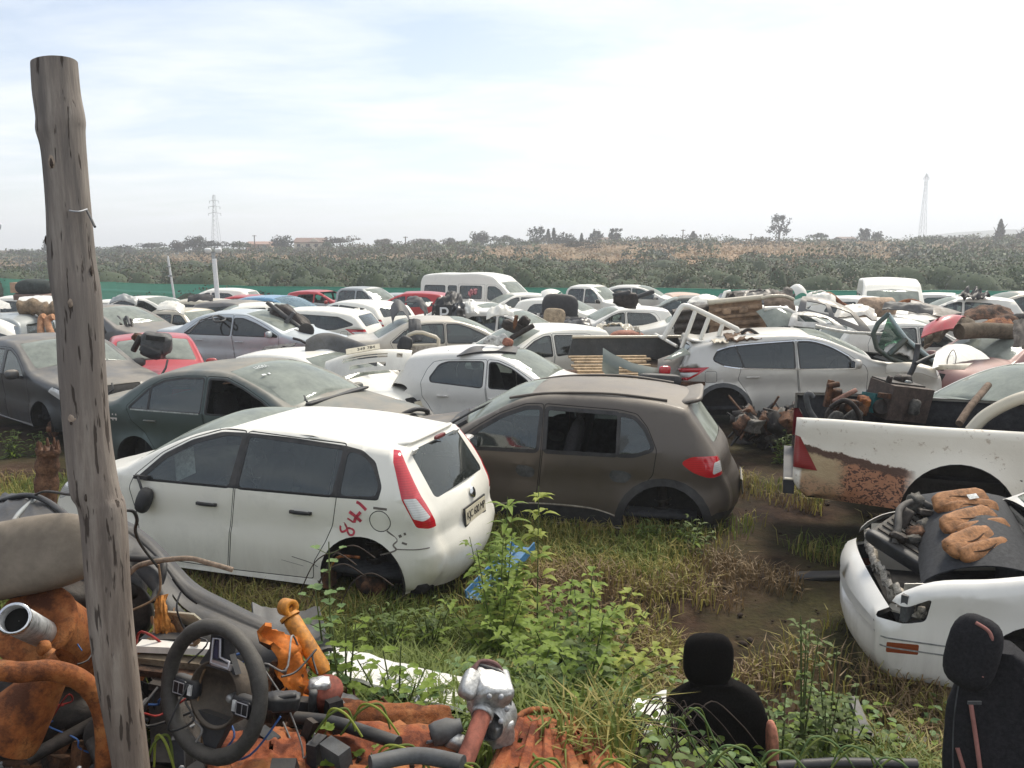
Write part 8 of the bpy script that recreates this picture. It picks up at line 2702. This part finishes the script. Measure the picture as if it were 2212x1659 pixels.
def density(x, y):
    """where the yard grows grass; the track on the right is bare mud"""
    u = (512 + FPX * x / y) / S if y > .5 else 0
    d = .75 + 1.0 * gnoise(x, y, .9, 3)
    track = sstep(1420, 1560, u) * (1 - sstep(1900, 2050, u))
    d -= .72 * track * (1 - .6 * sstep(.0, .5, gnoise(x, y, 1.6, 8)))
    if y < 4.2: d += .3
    if 1380 < u < 1720 and y < 3.95: d -= 1.1
    d -= .8 * (1 - sstep(2.9, 3.9, y)) * (1 - sstep(.4, 1.2, x))
    return d


gm = MB()
kk = [gm.mi(m_) for m_ in GR]
n_b = 0
for _ in range(150000):
    y = 2.6 + 7.6 * rng.random() ** 1.15
    u = -60 + 2330 * rng.random()
    x = (u * S - 512) / FPX * y
    dn = density(x, y)
    if rng.random() > dn * .85: continue
    if y > 8.6 and not (1500 < u < 1800 or u < 330): continue
    z = ground_z(x, y) + .05 * mnoise.noise(Vector((x * 1.1, y * 1.1, 0)))
    tall = .10 + .22 * rng.random() * (.6 + .8 * max(0, gnoise(x, y, 1.3, 5)))
    a, lean = rng.random() * 6.283, .25 + .75 * rng.random()
    wd = .0038 + .003 * rng.random()
    ca, sa = math.cos(a), math.sin(a)
    p1 = (x + ca * tall * lean * .35, y + sa * tall * lean * .35, z + tall * .62)
    p2 = (x + ca * tall * lean, y + sa * tall * lean, z + tall * (1 - .35 * lean))
    o = len(gm.v)
    gm.v += [(x - sa * wd, y + ca * wd, z - .02), (x + sa * wd, y - ca * wd, z - .02), (p1[0] + sa * wd * .8, p1[1] - ca * wd * .8, p1[2]), (p1[0] - sa * wd * .8, p1[1] + ca * wd * .8, p1[2]), p2]
    gm.n += [(0, 0, 0)] * 5
    gm.f += [[o, o + 1, o + 2, o + 3], [o + 3, o + 2, o + 4]]
    br = gnoise(x, y, .7, 12) + .5 * (rng.random() - .5) + .25 * sstep(1400, 1700, u) - .22 * (1 - sstep(3.9, 4.6, y))
    k = kk[0] if br < -.02 else (kk[1] if br < .28 else kk[2])
    gm.m += [k, k]
    gm.sm += [False, False]
    n_b += 1
tag(gm.build('grass'), 'patchy yellow green and brown grass growing over the yard mud', 'grass', kind='stuff')

# clods and litter on the bare mud
cl = MB()
CLOD = plain('mud_clod', (.035, .022, .015), .95, scale=20, bump=.8)
for _ in range(260):
    y = 4 + 6 * rng.random()
    u = 1350 + 750 * rng.random()
    x = (u * S - 512) / FPX * y
    s_ = .01 + .045 * rng.random() ** 3
    cl.rbox((x, y, ground_z(x, y) + .3 * s_), (s_ * 1.5, s_, s_ * .7), CLOD, (0, 0, rng.random() * 3), 2, 6, 4)
tag(cl.build('mud_clods'), 'small dark clods of mud scattered on the bare track', 'mud', kind='stuff')


def leaf(mb, p, d, L, w_, mat, droop=.3, roundish=False):
    """one folded leaf from p along d"""
    d = Vector(d).normalized()
    sd_ = d.cross(Vector((0, 0, 1)))
    sd_ = sd_.normalized() if sd_.length > .05 else Vector((1, 0, 0))
    up = sd_.cross(d)
    P = Vector(p)
    prof = ((0, .06), (.22, .8), (.45, 1.0), (.72, .62), (1, .02)) if not roundish else ((0, .1), (.2, .8), (.5, 1.1), (.8, .95), (1, .35))
    vs = []
    for t, k in prof:
        c = P + d * L * t - Vector((0, 0, 1)) * droop * L * t * t
        vs += [c - sd_ * w_ * k * .5 + up * w_ * .16 * k, c, c + sd_ * w_ * k * .5 + up * w_ * .16 * k]
    fs = []
    for i in range(4):
        o = i * 3
        fs += [(o, o + 1, o + 4, o + 3), (o + 1, o + 2, o + 5, o + 4)]
    mb.add(vs, fs, mat, True)


WG = [leaf_mat('weed_green', (.105, .165, .018), (.27, .36, .055), 5, .4), leaf_mat('weed_yellow', (.22, .27, .045), (.42, .45, .09), 5, .4), leaf_mat('weed_dark', (.05, .08, .018), (.14, .19, .04), 5, .3), leaf_mat('clover_green', (.09, .16, .055), (.24, .34, .13), 5, .35)]
STEM = plain('weed_stem', (.10, .13, .04), .7)


def weed(name, label, base, H, spread, nst, L, w_, mats, n_leaf=26, roundish=False, bare=.15, group=None, cat='weed', lean=(0, 0)):
    root = thing(name, label, cat, base, group=group)
    st, lf = MB(), MB()
    for k in range(nst):
        a = 6.283 * k / nst + rng.random()
        r = spread * (.25 + .75 * rng.random())
        h = H * (.55 + .45 * rng.random()) if k else H
        if k == 0: r *= .2
        q = curve([(0, 0, -.05), (r * .35 * math.cos(a), r * .35 * math.sin(a), h * .4), (r * math.cos(a) + lean[0], r * math.sin(a) + lean[1], h)], 6)
        st.tube(q, [.006 * (1 - i / len(q)) + .0018 for i in range(len(q))], STEM, 5)
        for j in range(n_leaf):
            t = bare + (1 - bare) * (j + rng.random()) / n_leaf
            p = q[min(len(q) - 1, int(t * (len(q) - 1)))]
            b_ = a + j * 2.4 + rng.random()
            el = .35 + .5 * rng.random()
            sz = (.7 + .7 * rng.random()) * (1.0 - .4 * t) * (1.0 if roundish else 1.25)
            mt = mats[int(rng.integers(len(mats)))] if t < .75 else mats[-1]
            if roundish:
                c = p + Vector((math.cos(b_), math.sin(b_), .5)) * .05
                for g_ in range(3): leaf(lf, c, (math.cos(b_ + g_ * 2.1), math.sin(b_ + g_ * 2.1), .25), L * sz, w_ * sz, mt, .15, True)
                st.tube([p, c], .0015, STEM, 4)
            else:
                q_ = p + Vector((math.cos(b_), math.sin(b_), .5)) * .10 * rng.random() * (1 - .6 * t)
                leaf(lf, q_, (math.cos(b_), math.sin(b_), el), L * sz, w_ * sz, mt, .5)
                if j % 2: leaf(lf, q_, (math.cos(b_ + 2), math.sin(b_ + 2), el), L * sz * .7, w_ * sz * .8, mt, .5)
    st.build('stem', root)
    lf.build('leaves', root)
    return root


def on(px, py, d):
    p = at(px, py, d)
    return Vector((p.x, d, ground_z(p.x, d)))


BG = 'leafy weeds in the middle clump'
weed('leafy_weed', 'tallest leafy weed with a thin top shoot in front of the brown hatchback', on(1160, 1400, 5.3), at(1160, 1050, 5.3).z - on(1160, 1400, 5.3).z, .10, 1, .13, .05, [WG[0], WG[0], WG[1]], 64, group=BG)
weed('leafy_weed', 'feathery leafy weed against the rear corner of the white hatchback', on(1085, 1400, 5.4), at(1085, 1075, 5.4).z - on(1085, 1400, 5.4).z, .22, 4, .17, .042, [WG[0], WG[0], WG[2], WG[0]], 57, group=BG)
weed('leafy_weed', 'low spreading weed beside the blue steel channel', on(1110, 1330, 5.6), .62, .30, 5, .085, .045, [WG[0], WG[1]], 34, group=BG)
weed('leafy_weed', 'big bushy weed at the centre of the clump', on(1205, 1540, 4.3), at(1205, 1250, 4.3).z - on(1205, 1540, 4.3).z, .42, 8, .085, .048, [WG[0], WG[2], WG[0]], 45, group=BG)
weed('leafy_weed', 'bushy weed with pale leaf tips at the right of the clump', on(1300, 1520, 4.2), at(1300, 1275, 4.2).z - on(1300, 1520, 4.2).z, .40, 7, .085, .048, [WG[0], WG[2], WG[1]], 41, group=BG, lean=(.12, 0))
weed('leafy_weed', 'dark weed at the foot of the clump behind the gear housing', on(1150, 1600, 3.5), at(1150, 1430, 3.5).z - on(1150, 1600, 3.5).z, .32, 7, .075, .042, [WG[2], WG[0]], 38, group=BG)
weed('leafy_weed', 'dark low weed left of the white panel by the black seat', on(1265, 1640, 3.4), .62, .30, 6, .075, .042, [WG[2], WG[0]], 34, group=BG)
weed('leafy_weed', 'broad pale weed at the left of the clump below the white bumper', on(1075, 1430, 5.0), .95, .36, 7, .085, .045, [WG[0], WG[1], WG[0]], 41, group=BG)
CG = 'round leaved weeds on the bank'
weed('clover_weed', 'tall round leaved weed climbing before the white hatchback rear wheel', on(715, 1500, 3.0), at(700, 1172, 3.0).z - on(715, 1500, 3.0).z, .10, 2, .035, .036, [WG[3]], 20, True, .1, CG)
weed('clover_weed', 'round leaved weed left of the long white sill', on(745, 1520, 2.9), at(745, 1330, 2.9).z - on(745, 1520, 2.9).z, .16, 5, .035, .035, [WG[3], WG[0]], 12, True, .1, CG)
weed('clover_weed', 'round leaved weed over the middle of the long white sill', on(860, 1560, 2.9), at(860, 1400, 2.9).z - on(860, 1560, 2.9).z, .25, 7, .034, .034, [WG[3], WG[0]], 10, True, .05, CG)
weed('clover_weed', 'round leaved weed at the bottom edge below the shock absorber', on(680, 1640, 2.35), .30, .16, 7, .034, .036, [WG[3], WG[0]], 9, True, .1, CG)
weed('clover_weed', 'round leaved weed at the bottom edge right of the pressed sheet', on(780, 1640, 2.35), .25, .20, 7, .032, .034, [WG[3], WG[0]], 9, True, .1, CG)
weed('clover_weed', 'round leaved weed tuft below the gear housing', on(1125, 1680, 2.2), .16, .12, 5, .03, .032, [WG[3]], 6, True, .1, CG)
weed('clover_weed', 'round leaved weed tuft below the black seat', on(1600, 1690, 2.5), .30, .18, 6, .034, .034, [WG[3]], 7, True, .1, CG)
weed('clover_weed', 'small round leaved weed at the bottom left under the pipes', on(120, 1680, 2.0), .22, .14, 5, .03, .03, [WG[3], WG[2]], 6, True, .1, CG)
DRY = 'dry stalked weeds by the track'
for k, (px, pyt, pyb, d, lb) in enumerate(((1735, 1335, 1560, 4.1, 'thin seed stalk weed left of the white sedan front'), (1790, 1400, 1560, 4.1, 'shorter seed stalk weed right of the thin one'), (1690, 1500, 1600, 3.9, 'low weed right of the black seat'), (1840, 1480, 1590, 4.2, 'low weed below the white sedan bumper'))):
    b_ = on(px, pyb, d)
    weed('stalk_weed', lb, b_, at(px, pyt, d).z - b_.z, .12, 5, .06, .035, [WG[2], WG[0], WG[2]], 14, False, .05, DRY)
for k, (px, py, d, h, lb) in enumerate(((1490, 1190, 7.6, .35, 'small weed at the bare hub of the brown grey hatchback'), (1400, 1190, 7.8, .25, 'tiny weed between the flat tyre and the bare hub'), (1650, 965, 9.4, .55, 'grass tuft right of the brown hatchback tail'), (1690, 1005, 9.0, .45, 'grass tuft in front of the dark scrap rubble'), (30, 990, 8.6, .4, 'low green weed under the dark grey hatchback'), (90, 985, 8.4, .35, 'low green weed left of the broken post'), (840, 1300, 5.4, .4, 'feathery weed under the white hatchback bumper'), (930, 1290, 5.5, .45, 'flowering weed under the white hatchback plate'))):
    b_ = on(px, py, d) if d < 8 else gp(px, py)
    weed('low_weed', lb, b_, h, .25, 8, .10, .035, [WG[0], WG[2]], 12, False, .0, 'low weeds between the cars')

# leafy ground cover and arching shoots along the bank edge
gc, sh = MB(), MB()
for _ in range(900):
    u = 600 + 1500 * rng.random()
    d = 2.5 + 2.3 * rng.random() ** 1.3
    py = 1480 + 180 * rng.random()
    x = (u * S - 512) / FPX * d
    z = ground_z(x, d)
    if 1020 < u < 1400 and d < 2.95: continue
    if u < 1020 and d < 2.75: continue
    if 1420 < u < 1660 and d < 3.7 and rng.random() < .8: continue
    h = .05 + .16 * rng.random()
    for q in range(7):
        a = rng.random() * 6.283
        leaf(gc, (x + .05 * rng.normal(), d + .05 * rng.normal(), z + h * rng.random()), (math.cos(a), math.sin(a), .5), .045 + .03 * rng.random(), .035, [WG[2], WG[0], WG[3]][int(rng.integers(3))], .3, rng.random() < .5)
tag(gc.build('ground_cover'), 'low leafy ground cover along the edge of the bank', 'ground cover', kind='stuff')
for u, py, d, w_, hh in ((730, 1540, 2.35, .10, .06), (800, 1530, 2.4, .12, .07), (860, 1620, 2.25, .16, .07), (1000, 1660, 2.2, .14, .06), (1180, 1650, 2.2, .12, .07), (1330, 1650, 2.3, .12, .06), (1460, 1560, 2.9, .12, .12), (1500, 1540, 3.0, .13, .14), (1420, 1600, 2.9, .14, .10), (1690, 1630, 2.6, .14, .07), (1780, 1600, 2.9, .16, .10),
                      (1850, 1620, 2.8, .15, .08), (1560, 1640, 2.7, .12, .08), (1390, 1560, 2.9, .14, .10), (345, 1600, 2.2, .07, .10), (1590, 1620, 2.6, .16, .09), (1930, 1645, 2.8, .13, .07)):
    c = at(u, py, d)
    for k in range(2):
        s_ = 1 if k else -1
        sh.tube(curve([c + Vector((-w_ * s_ * .5, .03 * k, -hh)), c + Vector((-w_ * s_ * .25, .02, 0)), c + Vector((w_ * s_ * .25, 0, -hh * .1)), c + Vector((w_ * s_ * .75, -.02, -hh * 1.1))], 6), [.003 + .0012 * math.sin(i * .16) for i in range(19)], [GR[0], WG[1], WG[3]][k if u < 1400 else (2 if k else 0)], 5)
tag(sh.build('creeper_shoots'), 'arching pale green creeper shoots along the bottom edge', 'creeper', kind='stuff')
# dead vine tangle over the white panel and the wheel arch
vn = MB()
VINE = plain('dead_vine', (.045, .032, .024), .9)
for _ in range(34):
    c = at(1310 + 190 * rng.random(), 1560 + 90 * rng.random(), 2.8 + .5 * rng.random())
    a = rng.random() * 6.283
    vn.tube(curve([c, c + Vector((.10 * math.cos(a), .05, .08)), c + Vector((.2 * math.cos(a), .06 * math.sin(a), .02)), c + Vector((.28 * math.cos(a), 0, -.08))], 5), .0026, VINE, 4)
for px, py in ((680, 1215), (700, 1240), (720, 1200), (760, 1260)):
    c = at(px, py, 3.1)
    vn.tube(curve([c + Vector((-.06, 0, -.12)), c, c + Vector((.08, 0, .04)), c + Vector((.16, 0, -.01))], 5), .003, VINE, 4)
tag(vn.build('dead_vines'), 'thin dark dead vines tangled over the white panel', 'vines', kind='stuff')
# trodden leaves and sticks in the heap: fills the gaps between the loose parts
fl = MB()
for k in range(520):
    u, d = -60 + 780 * rng.random(), 2.25 + 1.3 * rng.random()
    x = (u * S - 512) / FPX * d
    z = ground_z(x, d) + .25 * rng.random() * (1 - sstep(2.3, 3.6, d) * .6)
    s_ = .03 + .10 * rng.random()
    fl.box((x, d, z), (s_ * 1.6, s_ * .7, s_ * .35), [GREASE, UNDER, RUST_D, BLACKP, GREYP, CABIN][int(rng.choice(6, p=[.3, .2, .2, .15, .08, .07]))], tuple(rng.random(3) * 2.4))
tag(fl.build('scrap_litter'), 'small dark broken scrap pieces filling the left heap', 'scrap', kind='stuff')
# ------------------------------------------------------------------ light and sky
SUN_EL, SUN_AZ = R(52), R(35)      # azimuth: 0 = straight ahead (+Y), positive to the right
w = bpy.data.worlds.new('World')
scene.world = w
w.use_nodes = True
nt = w.node_tree
nt.nodes.clear()
wo = nt.nodes.new('ShaderNodeOutputWorld')
bg = nt.nodes.new('ShaderNodeBackground')
sky = nt.nodes.new('ShaderNodeTexSky')
sky.sky_type = 'NISHITA'
sky.sun_disc = False
sky.sun_elevation = SUN_EL
sky.sun_rotation = SUN_AZ
sky.air_density, sky.dust_density, sky.ozone_density = 1.0, .7, 1.6
tc = nt.nodes.new('ShaderNodeTexCoord')
sp_ = nt.nodes.new('ShaderNodeSeparateXYZ')
nt.links.new(tc.outputs['Generated'], sp_.inputs[0])


def wmath(op, a, b=0.0, clamp=False):
    m = nt.nodes.new('ShaderNodeMath')
    m.operation = op
    m.use_clamp = clamp
    for k, v in ((0, a), (1, b)):
        if isinstance(v, bpy.types.NodeSocket): nt.links.new(v, m.inputs[k])
        else: m.inputs[k].default_value = v
    return m.outputs[0]


zc = wmath('MAXIMUM', sp_.outputs[2], .03)
cx = wmath('DIVIDE', sp_.outputs[0], wmath('ADD', zc, .12))
cyy = wmath('DIVIDE', sp_.outputs[1], wmath('ADD', zc, .12))
cv = nt.nodes.new('ShaderNodeCombineXYZ')
nt.links.new(cx, cv.inputs[0])
nt.links.new(wmath('MULTIPLY', cyy, 1.7), cv.inputs[1])
nz = nt.nodes.new('ShaderNodeTexNoise')
nz.inputs['Scale'].default_value = 1.15
nz.inputs['Detail'].default_value = 7
nz.inputs['Roughness'].default_value = .56
nz.inputs['Distortion'].default_value = .3
nt.links.new(cv.outputs[0], nz.inputs['Vector'])
rp = nt.nodes.new('ShaderNodeValToRGB')
rp.color_ramp.elements[0].position = .38
rp.color_ramp.elements[1].position = .66
nt.links.new(nz.outputs['Fac'], rp.inputs[0])
# more veil to the right and low down
right = wmath('ADD', wmath('MULTIPLY', sp_.outputs[0], 1.5), .12, True)
low = wmath('SUBTRACT', 1.0, wmath('MULTIPLY', sp_.outputs[2], 4.0), True)
cl = wmath('ADD', wmath('ADD', wmath('MULTIPLY', rp.outputs[0], .46), .28), wmath('ADD', wmath('MULTIPLY', right, .5), wmath('MULTIPLY', low, .22)), True)
mx = nt.nodes.new('ShaderNodeMix')
mx.data_type = 'RGBA'
nt.links.new(cl, mx.inputs[0])
nt.links.new(sky.outputs[0], mx.inputs[6])
mx.inputs[7].default_value = (8.0, 8.25, 8.5, 1)
nt.links.new(mx.outputs[2], bg.inputs[0])
bg.inputs[1].default_value = .112
nt.links.new(bg.outputs[0], wo.inputs[0])
sd = bpy.data.lights.new('sun', 'SUN')
sd.energy = 3.2
sd.angle = R(17)
sd.color = (1, .93, .81)
sun = bpy.data.objects.new('sun', sd)
C.objects.link(sun)
dirv = Vector((math.sin(SUN_AZ) * math.cos(SUN_EL), math.cos(SUN_AZ) * math.cos(SUN_EL), math.sin(SUN_EL)))
sun.rotation_euler = dirv.to_track_quat('Z', 'Y').to_euler()
sun.location = dirv * 60
scene.view_settings.view_transform = 'Standard'
scene.view_settings.look = 'None'
scene.view_settings.exposure = 0.38
scene.view_settings.gamma = 1
scene.cycles.max_bounces = 7
scene.cycles.transparent_max_bounces = 16
scene.cycles.caustics_reflective = scene.cycles.caustics_refractive = False
# ------------------------------------------------------------------ the air of the day
hz = MB()
hz.box((0, 1100, 16), (4600, 2600, 64), MATS.setdefault('haze_air', bpy.data.materials.new('haze_air')))
ho = tag(hz.build('haze'), 'pale haze over the yard and the far ridge', 'haze', kind='stuff')
hm = MATS['haze_air']
hm.use_nodes = True
hn_ = hm.node_tree
hn_.nodes.clear()
pv = hn_.nodes.new('ShaderNodeVolumePrincipled')
pv.inputs['Color'].default_value = (.93, .95, 1, 1)
pv.inputs['Density'].default_value = .0014
pv.inputs['Anisotropy'].default_value = .25
hn_.links.new(pv.outputs[0], hn_.nodes.new('ShaderNodeOutputMaterial').inputs['Volume'])
scene.cycles.volume_bounces = 1
